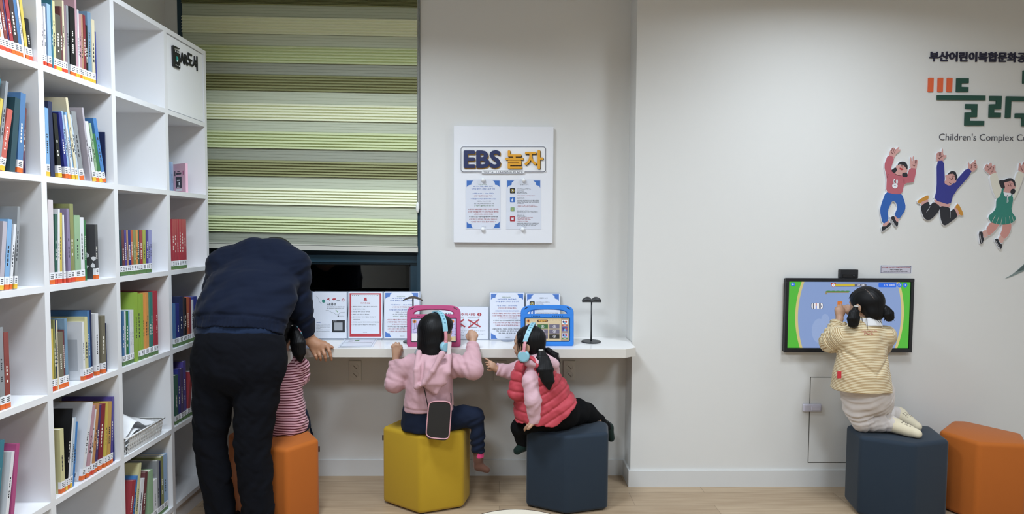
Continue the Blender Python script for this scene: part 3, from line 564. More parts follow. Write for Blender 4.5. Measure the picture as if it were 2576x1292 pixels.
# laminated sheet lying flat on the desk
pf = Plane((0, 0, DZ+.0012), (0, 0, 1)); d = Draw(pf, lift=.0, step=.0003)
d.poly([(868, 851.5), (951, 849.5), (938, 872), (849, 873.5)], 'print_white', 0, .0008); d = d
d.lift = .001
for q in ([(871, 854), (945, 852.5), (934, 870), (856, 871)],): d.line(q+[q[0]], .5, 'ink_grey', 0)
d.poly([(893, 855.5), (905, 855), (902, 858), (890, 858.5)], 'ink_green', 0).poly([(878, 857), (890, 856.5), (888, 858.5), (876, 859)], 'ink_grey', 0).line([(862, 862), (936, 861)], .5, 'ink_grey', 0)
tag(d.build('laminated_sheet'), 'white laminated picture sheet lying flat in front of the red-bordered notice', 'sheet')
# ------------------------------------------------------------------ tablets in handled bumper cases
M('case_pink', '#B23A70', .5); M('case_blue', '#1F78D1', .45); M('tablet_black', '#0C0D14', .25)
def E(name, c, e=.9): return M('screen_'+name, c, .4, emit=e)
E('beige', '#DCCBA6'); E('beige_dark', '#B5A288'); E('tan', '#C9B48C'); E('lilac', '#C8C4F2'); E('white', '#F4F4FA'); E('blue', '#2B3AE0'); E('magenta', '#C63BE8'); E('grey', '#6C6880'); E('green', '#2F6B33'); E('black', '#15110F'); E('gold', '#E3B24A'); E('brown', '#5A2E12'); E('orange', '#D98A3C'); E('ltblue', '#79B7E8'); E('purple', '#5B4BA0'); E('red', '#C0402F'); E('lawn', '#55C03C'); E('sand', '#D8CB86'); E('road', '#8DA6D8'); E('road2', '#9DB3DF'); E('yellow', '#D6BE35'); E('slate', '#5F6070'); E('bright_blue', '#2470F0'); E('leaf', '#3E8A3A'); E('wood', '#9C8A5E'); E('block', '#DB7A2A'); E('ink', '#243050'); E('navy', '#1E2A6A')
def tablet(label, key, x0, y0, x1, y1, face, lean=14):
    base = PZ((x0+x1)/2, y1, DZ); a = math.radians(lean); pl = Plane((0, base[1], DZ), (0, -math.cos(a), math.sin(a)))
    o = empty('tablet', (base[0], base[1], DZ)); tag(o, label, 'tablet', 'tablets in bumper cases')
    w, h = 100., 100.*(y1-y0)/(x1-x0); s = w/(x1-x0); cr = (x0, y0, s); back = -pl.n*.024
    def q(x, y): return pl.at(x0+x/s, y0+y/s)
    def rr(x0_, y0_, x1_, y1_, r, n=6):
        pts = []
        for cx, cy, a0 in ((x1_-r, y0_+r, -90), (x1_-r, y1_-r, 0), (x0_+r, y1_-r, 90), (x0_+r, y0_+r, 180)):
            for k in range(n+1): t = math.radians(a0+90*k/n); pts.append((cx+r*math.cos(t), cy+r*math.sin(t)))
        return pts
    # case built as a bevelled frame: outer outline with handle opening, from strips around the openings
    bm = bmesh.new(); N = 28
    outer = rr(0, 0, w, h, 17, 6)[:]; 
    def loop_mesh(mb, out, inn):      # ring between two outlines with equal point counts
        n = len(out); f0 = [q(*p) for p in out]; f1 = [q(*p) for p in inn]; V = [p for p in f0]+[p for p in f1]+[p+back for p in f0]+[p+back for p in f1]
        F = []
        for i in range(n):
            j = (i+1) % n; F += [[i, n+i, n+j, j], [2*n+i, 2*n+j, 3*n+j, 3*n+i], [i, j, 2*n+j, 2*n+i], [n+i, 3*n+i, 3*n+j, n+j]]
        mb.add(V, F, 'case_'+key)
    mb = MB()
    # lower body ring around the screen
    top_y = 18.5
    body_o = rr(0, top_y, w, h, 5, 6); body_o[0:7] = [(w, top_y)]*7; body_o[21:28] = [(0, top_y)]*7
    body_i = rr(7.5, 24.5, w-7.5, h-8.5, 2.0, 6)
    loop_mesh(mb, body_o, body_i)
    cs = mb.build('case', o, autos=50); bv = cs.modifiers.new('soft_edges', 'BEVEL'); bv.width = .004; bv.segments = 3; bv.limit_method = 'ANGLE'; bv.angle_limit = math.radians(50)
    mb = MB()
    n = 30; arch_o = []; arch_i = []
    for k in range(n+1):
        u = -1+2*k/n; e = abs(u)
        x = 50+50*u; y = 19 if e == 1 else 0
        # superellipse-ish outer outline
        t = math.pi*(1-k/n); ox = 50+50*math.copysign(abs(math.cos(t))**.42, math.cos(t)); oy = 18.6*(1-abs(math.sin(t))**.62)
        ix = 50+37*math.copysign(abs(math.cos(t))**.8, math.cos(t)); iy = 17.2-8.6*abs(math.sin(t))**.75
        arch_o.append((ox, oy)); arch_i.append((ix, iy))
    f0 = [q(*p) for p in arch_o]; f1 = [q(*p) for p in arch_i]; n1 = n+1
    V = f0+f1+[p+back for p in f0]+[p+back for p in f1]; F = []
    for i in range(n): F += [[i, i+1, n1+i+1, n1+i], [2*n1+i, 3*n1+i, 3*n1+i+1, 2*n1+i+1], [i, 2*n1+i, 2*n1+i+1, i+1], [n1+i, n1+i+1, 3*n1+i+1, 3*n1+i]]
    mb.add(V, F, 'case_'+key)
    MB().prism([q(*p) for p in ((0.2, 18.55), (13, 17.15), (87, 17.15), (w-.2, 18.55), (w-.2, 19.2), (0.2, 19.2))], back, 'case_'+key).build('top_bar', o)
    for x in (8, 92): pass
    cs = mb.build('carry_handle', o, autos=50)
    bv = cs.modifiers.new('soft_edges', 'BEVEL'); bv.width = .004; bv.segments = 3; bv.limit_method = 'ANGLE'; bv.angle_limit = math.radians(50)
    for x0_, x1_ in ((20, 38), (60, 82)):
        d = Draw(pl, cr, lift=.0003)
        for k in range(6): d.rect(x0_+(x1_-x0_)*k/6, 20.6, x0_+(x1_-x0_)*k/6+1.2, 21.8, 'tablet_black', 0)
        d.build('speaker_vent', o)
    for x, sg_ in ((9.5, 1), (90.5, -1)): Draw(pl, cr, lift=.0003).poly([(x-4*sg_, 8.2), (x+2.5*sg_, 4.6), (x+4*sg_, 5.2), (x-2*sg_, 9)], 'tablet_black', 0).build('corner_slot', o)
    MB().prism([q(7, 24)+back*.2, q(93, 24)+back*.2, q(93, h-8)+back*.2, q(7, h-8)+back*.2], back*.5, 'tablet_black').build('tablet_body', o)
    pl2 = Plane(pl.o-pl.n*.0043, pl.n); d = Draw(pl2, cr, lift=0, step=.00018); face(d, 9, 26, 91, h-10); d.build('screen', o)
    # kick stand behind
    c1 = q(35, 60)+back; c2 = q(65, 60)+back; MB().prism([c1, c2, np.array([c2[0], c2[1]+.03+.03, DZ+.002]), np.array([c1[0], c1[1]+.06, DZ+.002])], (0, .006, 0), 'case_'+key).build('kickstand', o)
    return o
def home_icon(d, x, y, r, arrow=False):
    d.ell(x, y, r, r*1.0, 'screen_orange', 3)
    if arrow: d.poly([(x-r*.6, y), (x, y-r*.55), (x, y-r*.2), (x+r*.55, y), (x+r*.5, y+r*.4), (x, y+r*.15), (x, y+r*.5)], 'screen_brown', 4)
    else: d.poly([(x-r*.55, y), (x, y-r*.55), (x+r*.55, y), (x+r*.35, y), (x+r*.35, y+r*.5), (x-r*.35, y+r*.5), (x-r*.35, y)], 'screen_brown', 4)
def face_menu(d, x0, y0, x1, y1):
    w, h = x1-x0, y1-y0; R = lambda a, b, c, e, m, l=2: d.rect(x0+w*a, y0+h*b, x0+w*c, y0+h*e, m, l)
    R(0, 0, 1, 1, 'screen_beige', 0); R(.815, 0, 1, 1, 'screen_beige_dark', 1)
    for k in range(11): d.poly([(x0+w*(.02+.072*k), y0+h*.045), (x0+w*(.09+.072*k), y0+h*.045), (x0+w*(.055+.072*k), y0+h*.1)], 'screen_tan', 1)
    d.rrect(x0+w*.27, y0+h*.045, x0+w*.515, y0+h*.155, 2, 'screen_brown', 2); d.text('색칠하기', x0+w*.295, y0+h*.058, x0+w*.49, y0+h*.145, 'screen_gold', 3, .05)
    home_icon(d, x0+w*.065, y0+h*.105, w*.04)
    for i, (a, c) in enumerate(((.015, .255), (.275, .515), (.545, .78))):
        for j, (b, e) in enumerate(((.26, .455), (.48, .675), (.705, .9))):
            m = 'screen_lilac' if (i, j) == (0, 0) else 'screen_green' if (i, j) == (1, 0) else 'screen_black' if (i, j) == (2, 2) else 'screen_grey'
            R(a-.006, b-.008, c+.006, e+.008, 'screen_tan', 1); R(a, b, c, e, m, 2)
            if (i, j) == (0, 0): d.poly([(x0+w*.05, y0+h*.26), (x0+w*.13, y0+h*.26), (x0+w*.13, y0+h*.31), (x0+w*.11, y0+h*.29), (x0+w*.09, y0+h*.31), (x0+w*.07, y0+h*.29), (x0+w*.05, y0+h*.31)], 'screen_black', 3); continue
            cx, cy, r = x0+w*(a+c)/2, y0+h*(b+e)/2, h*.066
            d.ell(cx, cy, r, r, 'screen_white', 3).ell(cx, cy, r*.8, r*.8, m, 4).rrect(cx-r*.32, cy-r*.15, cx+r*.32, cy+r*.5, r*.1, 'screen_white', 5).ell(cx, cy-r*.15, r*.3, r*.42, 'screen_white', 5).rect(cx-r*.07, cy, cx+r*.07, cy+r*.3, m, 6)
    for k, m in enumerate(('red', 'purple', 'leaf')):
        y = .06+.30*k; R(.84, y, .965, y+.20, 'screen_white' if k == 0 else 'screen_lilac' if k == 2 else 'screen_purple', 2)
        d.ell(x0+w*.875, y0+h*(y+.09), w*.025, h*.05, 'screen_navy', 3).ell(x0+w*.93, y0+h*(y+.09), w*.025, h*.05, 'screen_red', 3).ell(x0+w*.905, y0+h*(y+.15), w*.03, h*.05, 'screen_ltblue', 4)
        d.rrect(x0+w*.838, y0+h*(y+.215), x0+w*.968, y0+h*(y+.26), 1, 'screen_'+m, 3); R(.87, y+.23, .935, y+.245, 'screen_white', 4)
def face_paint(d, x0, y0, x1, y1):
    w, h = x1-x0, y1-y0; R = lambda a, b, c, e, m, l=2: d.rect(x0+w*a, y0+h*b, x0+w*c, y0+h*e, m, l); Q = lambda *p: [(x0+w*a, y0+h*b) for a, b in p]
    R(0, 0, 1, 1, 'screen_lilac', 0); R(.21, 0, .86, .16, 'screen_blue', 1); R(.145, .17, .36, .31, 'screen_magenta', 2); d.poly(Q((.3, 0), (.42, 0), (.40, .14), (.33, .12)), 'screen_ltblue', 2)
    R(0, .64, .5, 1, 'screen_white', 2); R(.86, .78, 1, .98, 'screen_beige', 2); d.ell(x0+w*.88, y0+h*.89, w*.04, h*.06, 'screen_gold', 3)
    for ln in (Q((.02, .05), (.04, .6)), Q((.06, .15), (.06, .45)), Q((.1, .12), (.11, .42)), Q((0, .5), (.2, .35), (.35, .42)), Q((.05, .62), (.25, .55), (.4, .6)), Q((.12, .5), (.2, .44), (.28, .48), (.22, .54), (.12, .5)), Q((.86, .2), (.98, .25)), Q((.85, .35), (1, .42)), Q((.86, .55), (1, .58)), Q((.86, .62), (.94, .66), (1, .7)), Q((.5, .3), (.7, .36), (.8, .3))): d.line(ln, w*.006, 'screen_ink', 3)
    home_icon(d, x0+w*.065, y0+h*.11, w*.042); home_icon(d, x0+w*.925, y0+h*.11, w*.042, True)
tablet('tablet in a pink handled bumper case showing a colouring page', 'pink', 1023.5, 766.5, 1158.5, 871.5, face_paint)
tablet('tablet in a blue handled bumper case showing a beige picture menu', 'blue', 1310, 766, 1443.5, 870, face_menu)
# ------------------------------------------------------------------ wall screen
M('bezel', '#1A1C21', .35); M('bezel_lip', '#0A0A0D', .4)
TY = D2-.034
tx0, tx1, tz0, tz1 = P(1975.5, 790, TY)[0], P(2298, 790, TY)[0], P(2130, 886, TY)[2], P(2130, 699.5, TY)[2]
tv = empty('wall_screen', ((tx0+tx1)/2, D2-.03, tz0)); tag(tv, 'black-framed touch screen on the right wall showing a driving game', 'screen')
mb = MB(); bz_ = .020; mb.box((tx0+.004, D2-.02, tz0+.004), (tx1-.004, D2-.001, tz1-.004), 'bezel')
for a, b in (((tx0, tz0), (tx1, tz0+bz_+.003)), ((tx0, tz1-bz_), (tx1, tz1)), ((tx0, tz0+bz_), (tx0+bz_-.002, tz1-bz_)), ((tx1-bz_+.002, tz0+bz_), (tx1, tz1-bz_))): mb.rbox((a[0], TY, a[1]), (b[0], D2-.019, b[1]), 'bezel', .002, 2)
mb.build('frame', tv)
mb = MB(); mb.box((tx0+bz_-.004, TY+.006, tz0+bz_), (tx1-bz_+.004, TY+.016, tz1-bz_+.002), 'bezel_lip'); mb.build('panel', tv)
d = Draw(vplane(TY+.006), (1960, 680, 5.875), lift=.0003, step=.00025)
ix0, ix1, iz0, iz1 = tx0+bz_, tx1-bz_, tz0+bz_+.005, tz1-bz_-.001
d.poly(None, 'screen_lawn', 0, raw=[(ix0, TY+.006, iz0), (ix1, TY+.006, iz0), (ix1, TY+.006, iz1), (ix0, TY+.006, iz1)])
def edge(t, off, right=False):
    u = .026+.052*(2*abs(t-.46))**1.9*.7+off; x = ix0+(ix1-ix0)*(.115-(.115-u)+.0) if False else None
    b = .075+.045*((t-.5)*2)**2-.018+off
    return ix0+(ix1-ix0)*(b if not right else 1-b+.012)
for off, m, l in ((0, 'screen_sand', 1), (.022, 'screen_road', 2)):
    L_ = [(edge(k/16, off), TY+.006, iz0+(iz1-iz0)*k/16) for k in range(17)]; R_ = [(edge(k/16, off, True), TY+.006, iz0+(iz1-iz0)*k/16) for k in range(17)]
    for k in range(16): d.poly(None, m, l, raw=[L_[k], R_[k], R_[k+1], L_[k+1]])
for cx, cy, rx, ry in ((590, 890, 110, 180), (680, 730, 60, 90)): d.ell(cx, cy, rx, ry, 'screen_road2', 3)
d.ell(203, 204, 31, 32, 'screen_bright_blue', 4).poly([(180, 203), (205, 188), (205, 198), (222, 198), (222, 208), (205, 208), (205, 218)], 'screen_white', 5)
tc_ = (1940, 640, 4.614); d.c = tc_
d.rrect(735, 336, 1105, 372, 16, 'screen_slate', 4).rect(740, 340, 967, 368, 'screen_yellow', 5).text('1분 10초', 1000, 344, 1082, 364, 'screen_white', 6, .03)
d.ell(720, 352, 26, 24, 'screen_red', 5).ell(700, 334, 9, 8, 'screen_red', 5).ell(741, 336, 9, 8, 'screen_red', 5).ell(720, 353, 19, 19, 'screen_white', 6).line([(718, 358), (723, 344)], 4, 'screen_bright_blue', 7)
d.poly([(630, 460), (628, 428), (900, 425), (900, 443), (645, 443), (642, 462)], 'screen_wood', 4)
for x in range(640, 900, 55): d.ell(x+25, 428, 34, 10, 'screen_leaf', 5, a0=180, a1=360)
d.rrect(463, 560, 600, 630, 20, 'screen_ink', 4).rrect(466, 563, 597, 627, 18, 'screen_white', 5).rrect(484, 561, 492, 628, 3, 'screen_ink', 6).rrect(555, 563, 572, 626, 6, 'screen_ink', 6).rect(514, 561, 526, 594, 'screen_red', 6).rect(514, 594, 526, 629, 'screen_bright_blue', 6).ell(582, 597, 6, 6, 'screen_ink', 6)
d.rrect(767, 540, 825, 640, 10, 'screen_block', 4).rrect(1255, 620, 1296, 656, 6, 'screen_purple', 4)
d.rrect(1244, 328, 1450, 380, 12, 'screen_bright_blue', 4).text('125 300점', 1310, 338, 1436, 366, 'screen_white', 5, .01)
for x in (1489, 1552): d.ell(x, 354, 26, 27, 'screen_bright_blue', 4)
d.ell(1490, 354, 14, 14, 'screen_white', 5).ell(1490, 354, 8, 8, 'screen_bright_blue', 6).poly([(1478, 336), (1492, 336), (1484, 348)], 'screen_white', 6).rect(1540, 342, 1546, 366, 'screen_white', 5).rect(1556, 342, 1562, 366, 'screen_white', 5)
d.build('display', tv)
# small camera on top of the screen
a, b = P(2115.5, 677.5, D2-.03), P(2159, 700, D2-.03); M('webcam_face', '#101116', .2)
wc = empty('depth_camera', ((a[0]+b[0])/2, D2-.025, tz1)); tag(wc, 'small black square sensor box standing on the wall screen', 'camera')
MB().rbox((a[0], D2-.03, tz1+.0005), (b[0], D2-.002, a[2]), 'bezel', .003).build('housing', wc)
MB().box((a[0]+.012, D2-.032, tz1+.003), (b[0]-.006, D2-.03, tz1+.022), 'webcam_face').build('lens_bar', wc); MB().lathe([(.0001, -.004), (.006, -.004), (.007, 0)], (b[0]-.026, D2-.031, tz1+.012), 'bezel', 20, 'y').build('lens', wc, smooth=True)
# taped label above the screen
d = Draw(vplane(D2), (2200, 650, 18.4545), lift=.0006, step=.0003); d.poly([(250, 300), (1730, 325), (1700, 700), (255, 680)], 'print_white', 0); M('label_lilac', '#C6C3CF', .5); M('label_edge', '#6E6C7C', .5)
d.poly([(285, 318), (1700, 345), (1678, 682), (278, 662)], 'label_edge', 1).poly([(312, 345), (1672, 370), (1655, 660), (305, 640)], 'label_lilac', 2)
d.text('소리나게를 화면 터치시 자세를 멀리 하여 주세요', 330, 385, 1630, 442, 'ink_red', 3, .02, res=1).text('시청각 자세해요 금지', 705, 490, 1270, 545, 'ink_black', 3, .02, res=1).text('※ 화면에 다칠 수 있어요. 의자 소파에 앉아 화면을 사용하세요.', 400, 578, 1530, 625, 'ink_black', 3, .015, res=1)
tag(d.build('wall_label'), 'small lilac printed label taped to the wall above the screen', 'label')
# flush access panel with child latch
M('groove', '#4A4843', .7); M('latch_lilac', '#C9C7D6', .4)
a, b = P(2036.5, 947, D2), P(2196, 1163, D2); x0, x1, z1, z0 = P(2035, 1050, D2)[0], b[0], a[2], b[2]; g = .004
ap = MB().box((x0+g, D2-.0016, z0+g), (x1-g, D2-.0002, z1-g), 'wall'); ap = ap.build('access_panel'); tag(ap, 'flush wall access panel outlined by a dark groove below the screen', 'panel')
mb = MB()
for q in (((x0, z0), (x1, z0+g)), ((x0, z1-g), (x1, z1)), ((x0, z0+g), (x0+g, z1-g)), ((x1-g, z0+g), (x1, z1-g))): mb.box((q[0][0], D2-.0008, q[0][1]), (q[1][0], D2-.0001, q[1][1]), 'groove')
mb.build('groove', ap)
a, b = P(2022.5, 1017, D2-.02), P(2067.5, 1035.5, D2-.02)
lt = MB().rbox((a[0], D2-.018, b[2]), (b[0], D2-.0018, a[2]), 'latch_lilac', .004).build('child_latch', autos=40); tag(lt, 'pale lilac child safety latch across the access panel edge', 'latch')
MB().rbox((a[0]+.045, D2-.0205, b[2]+.009), (b[0]-.008, D2-.017, a[2]-.009), 'latch_lilac', .0015).build('latch_button', lt); MB().rbox((a[0]+.006, D2-.0195, b[2]+.006), (a[0]+.035, D2-.017, a[2]-.006), 'latch_lilac', .001).build('latch_cover', lt)
# ------------------------------------------------------------------ raised lettering, logo, leaf decal and cut-out children on the right wall
M('letter_navy', '#23233A', .45); M('letter_thin', '#4A4A52', .5); M('logo_orange', '#DC6238', .5); M('logo_green', '#1F4A3E', .5)
lc = (2320, 110, 4.969); WP = vplane(D2)
d = Draw(WP, lc, lift=.0005); d.text('부산어린이복합문화공간', 82, 96, 82+1337, 222, 'letter_navy', 0, .03, thick=.006, axes='world')
tag(d.build('wall_lettering', origin=tuple(d.at(700, 230))), 'dark navy raised Korean lettering, topmost line on the right wall', 'lettering')
d = Draw(WP, lc, lift=.0005); d.text("Children's Complex Culture", 203, 1118, 1138, 1233, 'letter_thin', 0, -.018, thick=.003, ref="Children's Complex", axes='world')
tag(d.build('wall_lettering', origin=tuple(d.at(700, 1230))), 'thin grey English lettering under the green logo on the wall', 'lettering')
lg = empty('wall_logo', WP.at(2320+600/4.969, 110+1030/4.969)); tag(lg, 'raised green logo strokes with three orange bars on the right wall', 'logo')
for p in ([(70, 430), (132, 430), (126, 600), (64, 600)], [(189, 430), (251, 430), (245, 600), (183, 600)], [(303, 430), (366, 432), (360, 600), (297, 600)]): Draw(WP, lc, lift=.0005).poly(p, 'logo_orange', 0, .008).build('orange_bar', lg)
for p in ([(420, 435), (570, 437), (568, 495), (480, 497), (478, 542), (566, 545), (564, 600), (415, 602)], [(178, 646), (778, 652), (777, 708), (176, 704)], [(530, 755), (678, 757), (672, 918), (583, 920), (583, 965), (763, 967), (760, 1023), (520, 1023), (525, 862), (612, 858), (612, 815), (529, 813)], [(832, 655), (982, 657), (973, 818), (887, 820), (886, 863), (972, 866), (968, 922), (823, 922), (828, 760), (915, 757), (915, 712), (833, 711)], [(1040, 660), (1400, 665), (1400, 720), (1100, 716), (1090, 925), (1028, 925)], [(1152, 872), (1400, 872), (1400, 927), (1322, 927), (1318, 1035), (1232, 1033), (1234, 925), (1150, 925)], [(1250, 338), (1400, 338), (1400, 398), (1316, 398), (1314, 500), (1245, 500)]): Draw(WP, lc, lift=.0005).poly(p, 'logo_green', 0, .008).build('logo_stroke', lg)
M('leaf_grey', '#7C8A88', .5); M('leaf_dark', '#4E5F5E', .5)
d = Draw(WP, (2480, 600, 10.77), lift=.0005); d.poly([(515, 1080), (720, 960), (900, 810), (1040, 680), (1300, 470), (1420, 560), (1250, 760), (1040, 870), (860, 950), (700, 1020)], 'leaf_grey', 0, .002).poly([(800, 900), (920, 800), (1040, 690), (1290, 490), (1220, 700), (1040, 830), (880, 880)], 'leaf_dark', 8)
tag(d.build('leaf_decal'), 'grey-green pointed leaf decal at the right edge of the wall', 'decal')
for k, c in dict(skin='#C98F86', rose='#B5606B', blue='#2A5CA8', black='#22232B', white='#ECEBEA', red='#B52D3A', royal='#2F3486', ochre='#C48A35', green='#2D7E70', cream='#D9D6C8', sock='#CFA59B', pink='#CB9A94', line='#5A2A34').items(): M('board_'+k, c, .5)
def inflate(pts, e):
    p = np.array(pts, float); n = len(p); A = sum(p[i][0]*p[(i+1) % n][1]-p[(i+1) % n][0]*p[i][1] for i in range(n)); sg_ = 1 if A > 0 else -1; out = []
    for i in range(n):
        a, b, c = p[i-1], p[i], p[(i+1) % n]; d1, d2 = b-a, c-b; d1 = d1/(np.linalg.norm(d1)+1e-9); d2 = d2/(np.linalg.norm(d2)+1e-9)
        n1, n2 = np.array([d1[1], -d1[0]])*sg_, np.array([d2[1], -d2[0]])*sg_; m = n1+n2; L = np.linalg.norm(m)
        m = n1 if L < .3 else m/L/max(.5, L/2); out.append(tuple(b+m*e))
    return out
def smooth_poly(pts, it=1):
    for _ in range(it): pts = [q for a, b in zip(pts, pts[1:]+pts[:1]) for q in ((a[0]*.8+b[0]*.2, a[1]*.8+b[1]*.2), (a[0]*.2+b[0]*.8, a[1]*.2+b[1]*.8))]
    return pts
def cutout(label, crop, parts, lines, blobs, base):
    o = empty('wall_cutout', WP.at(crop[0]+base[0]/crop[2], crop[1]+base[1]/crop[2])); tag(o, label, 'cut-out figure', 'jumping children cut-outs on the wall')
    d = Draw(WP, crop, lift=.0005)
    for nm, mt, lay, pts in parts: d.poly(inflate(smooth_poly(pts), 2.2 if nm == 'hand' else 6), 'board_white', 0, .0085+.00002*lay)
    d.build('backing', o); seen = {}
    for nm, mt, lay, pts in parts:
        Draw(WP, crop, lift=.0095, step=.0005).poly(smooth_poly(pts), 'board_'+mt, 0, .0004+.00035*lay).build(nm, o)
    d = Draw(WP, crop, lift=.0095, step=.00035)
    for (pts, w, mt) in lines: d.line(pts, w, 'board_'+mt, 9)
    for (cx, cy, rx, ry, mt) in blobs: d.ell(cx, cy, rx, ry, 'board_'+mt, 10)
    d.build('drawn_detail', o)
fingers = lambda pts, w=5: [(p, w, 'line') for p in pts]
cutout('jumping cut-out girl in rose sweater with a rabbit and blue trousers', (2180, 350, 5.167), [
 ('hand', 'pink', 1, [(275, 212), (290, 150), (325, 105), (350, 120), (362, 140), (400, 100), (412, 115), (388, 145), (422, 132), (428, 150), (365, 200), (345, 245), (305, 235)]), ('hand', 'pink', 1, [(555, 384), (553, 310), (548, 240), (562, 232), (574, 290), (585, 282), (583, 225), (601, 225), (604, 285), (625, 260), (650, 278), (640, 340), (630, 394)]),
 ('ankle', 'pink', 1, [(195, 1095), (270, 1050), (285, 1075), (235, 1135), (200, 1135)]), ('ankle', 'pink', 1, [(345, 980), (405, 1040), (395, 1075), (362, 1070)]),
 ('trousers', 'blue', 2, [(238, 680), (340, 705), (443, 705), (490, 850), (488, 920), (405, 1045), (345, 985), (388, 890), (365, 820), (330, 800), (310, 815), (258, 930), (272, 1055), (195, 1105), (158, 930), (175, 850)]),
 ('head', 'pink', 3, [(360, 370), (380, 335), (470, 335), (515, 400), (510, 430), (470, 437), (432, 475), (400, 478), (345, 450), (375, 410)]),
 ('sweater', 'rose', 3, [(262, 205), (350, 240), (300, 380), (315, 405), (345, 445), (400, 472), (445, 472), (510, 470), (545, 375), (635, 385), (600, 545), (585, 562), (475, 574), (443, 715), (340, 715), (240, 690), (248, 490), (212, 345)]),
 ('hair', 'black', 5, [(385, 340), (410, 300), (450, 288), (490, 300), (517, 345), (515, 405), (475, 350), (420, 322)]), ('hair', 'black', 5, [(298, 410), (362, 365), (382, 405), (345, 445)]), ('hair', 'black', 5, [(445, 440), (505, 432), (520, 490), (450, 492)]),
 ('shoe', 'black', 4, [(180, 1160), (185, 1132), (235, 1132), (285, 1075), (310, 1105), (195, 1205)]), ('shoe', 'black', 4, [(290, 1020), (340, 992), (365, 1067), (393, 1072), (395, 1110), (370, 1147)]),
 ('mouth', 'red', 6, [(408, 368), (468, 392), (440, 405), (418, 396)])],
 fingers([[(318, 120), (305, 160)], [(340, 130), (328, 168)], [(355, 145), (345, 180)], [(305, 175), (330, 195)], [(615, 275), (612, 320)], [(628, 275), (625, 320)], [(580, 335), (600, 350), (615, 335)], [(262, 455), (250, 500)], [(468, 525), (470, 575)], [(430, 352), (442, 345)], [(460, 365), (472, 360)], [(448, 350), (452, 378)]], 5)+[([(192, 1195), (305, 1115)], 4, 'white'), ([(298, 1035), (368, 1138)], 4, 'white')],
 [(349, 607, 36, 34, 'white'), (341, 548, 12, 31, 'white'), (375, 552, 12, 30, 'white'), (341, 550, 4, 18, 'rose'), (375, 554, 4, 18, 'rose'), (349, 606, 7, 4, 'black'), (338, 600, 3, 3, 'black'), (360, 600, 3, 3, 'black')], (340, 1205))
cutout('jumping cut-out boy in royal blue sweater, middle of three on the wall', (2290, 360, 5.872), [
 ('hand', 'pink', 1, [(375, 275), (362, 190), (370, 150), (420, 125), (443, 135), (447, 85), (462, 85), (468, 180), (510, 175), (520, 195), (470, 240), (470, 272), (420, 282)]), ('hand', 'pink', 1, [(833, 370), (835, 330), (828, 285), (845, 285), (862, 325), (945, 240), (950, 290), (972, 350), (960, 380), (890, 437)]),
 ('ankle', 'pink', 1, [(135, 925), (145, 860), (240, 825), (255, 865)]), ('ankle', 'pink', 1, [(625, 968), (642, 940), (690, 985), (705, 1050), (678, 1078)]),
 ('shoe', 'ochre', 2, [(85, 852), (250, 755), (250, 832), (150, 862), (137, 892), (95, 887)]), ('shoe', 'ochre', 2, [(640, 945), (685, 880), (768, 1045), (745, 1070), (702, 1055), (688, 990)]),
 ('belly', 'pink', 2, [(325, 838), (400, 830), (500, 860), (568, 905), (560, 950), (470, 945), (370, 905)]),
 ('trousers', 'black', 3, [(322, 865), (400, 915), (425, 955), (372, 1040), (300, 1115), (240, 1142), (185, 1105), (150, 1020), (135, 925), (250, 855), (270, 930)]), ('trousers', 'black', 3, [(425, 925), (560, 947), (568, 1010), (630, 962), (680, 1080), (600, 1145), (500, 1215), (460, 1200), (430, 1120), (418, 1000)]),
 ('head', 'pink', 4, [(500, 500), (493, 478), (525, 470), (580, 440), (640, 470), (662, 555), (642, 592), (592, 592), (585, 622), (540, 628), (487, 597), (483, 570), (505, 545)]),
 ('sweater', 'royal', 3, [(370, 265), (475, 258), (490, 520), (483, 575), (530, 622), (590, 622), (660, 545), (825, 360), (898, 430), (615, 750), (572, 915), (330, 840), (372, 685)]),
 ('hair', 'black', 6, [(525, 468), (560, 430), (580, 418), (600, 410), (625, 418), (650, 430), (655, 455), (672, 480), (665, 530), (642, 557), (640, 490), (610, 450), (560, 457)])],
 fingers([[(385, 155), (385, 190)], [(405, 145), (407, 190)], [(425, 140), (428, 185)], [(385, 210), (408, 235), (430, 205), (465, 188)], [(915, 300), (945, 310)], [(912, 325), (945, 340)], [(918, 350), (945, 365)], [(875, 320), (885, 350), (870, 375)], [(555, 515), (580, 535), (605, 528)], [(585, 465), (598, 470)], [(615, 485), (628, 490)], [(598, 490), (590, 515), (605, 520)], [(550, 585), (585, 605)]], 6)+[([(268, 935), (218, 1018)], 5, 'white'), ([(565, 1000), (563, 1100)], 5, 'white')], [], (450, 1215))
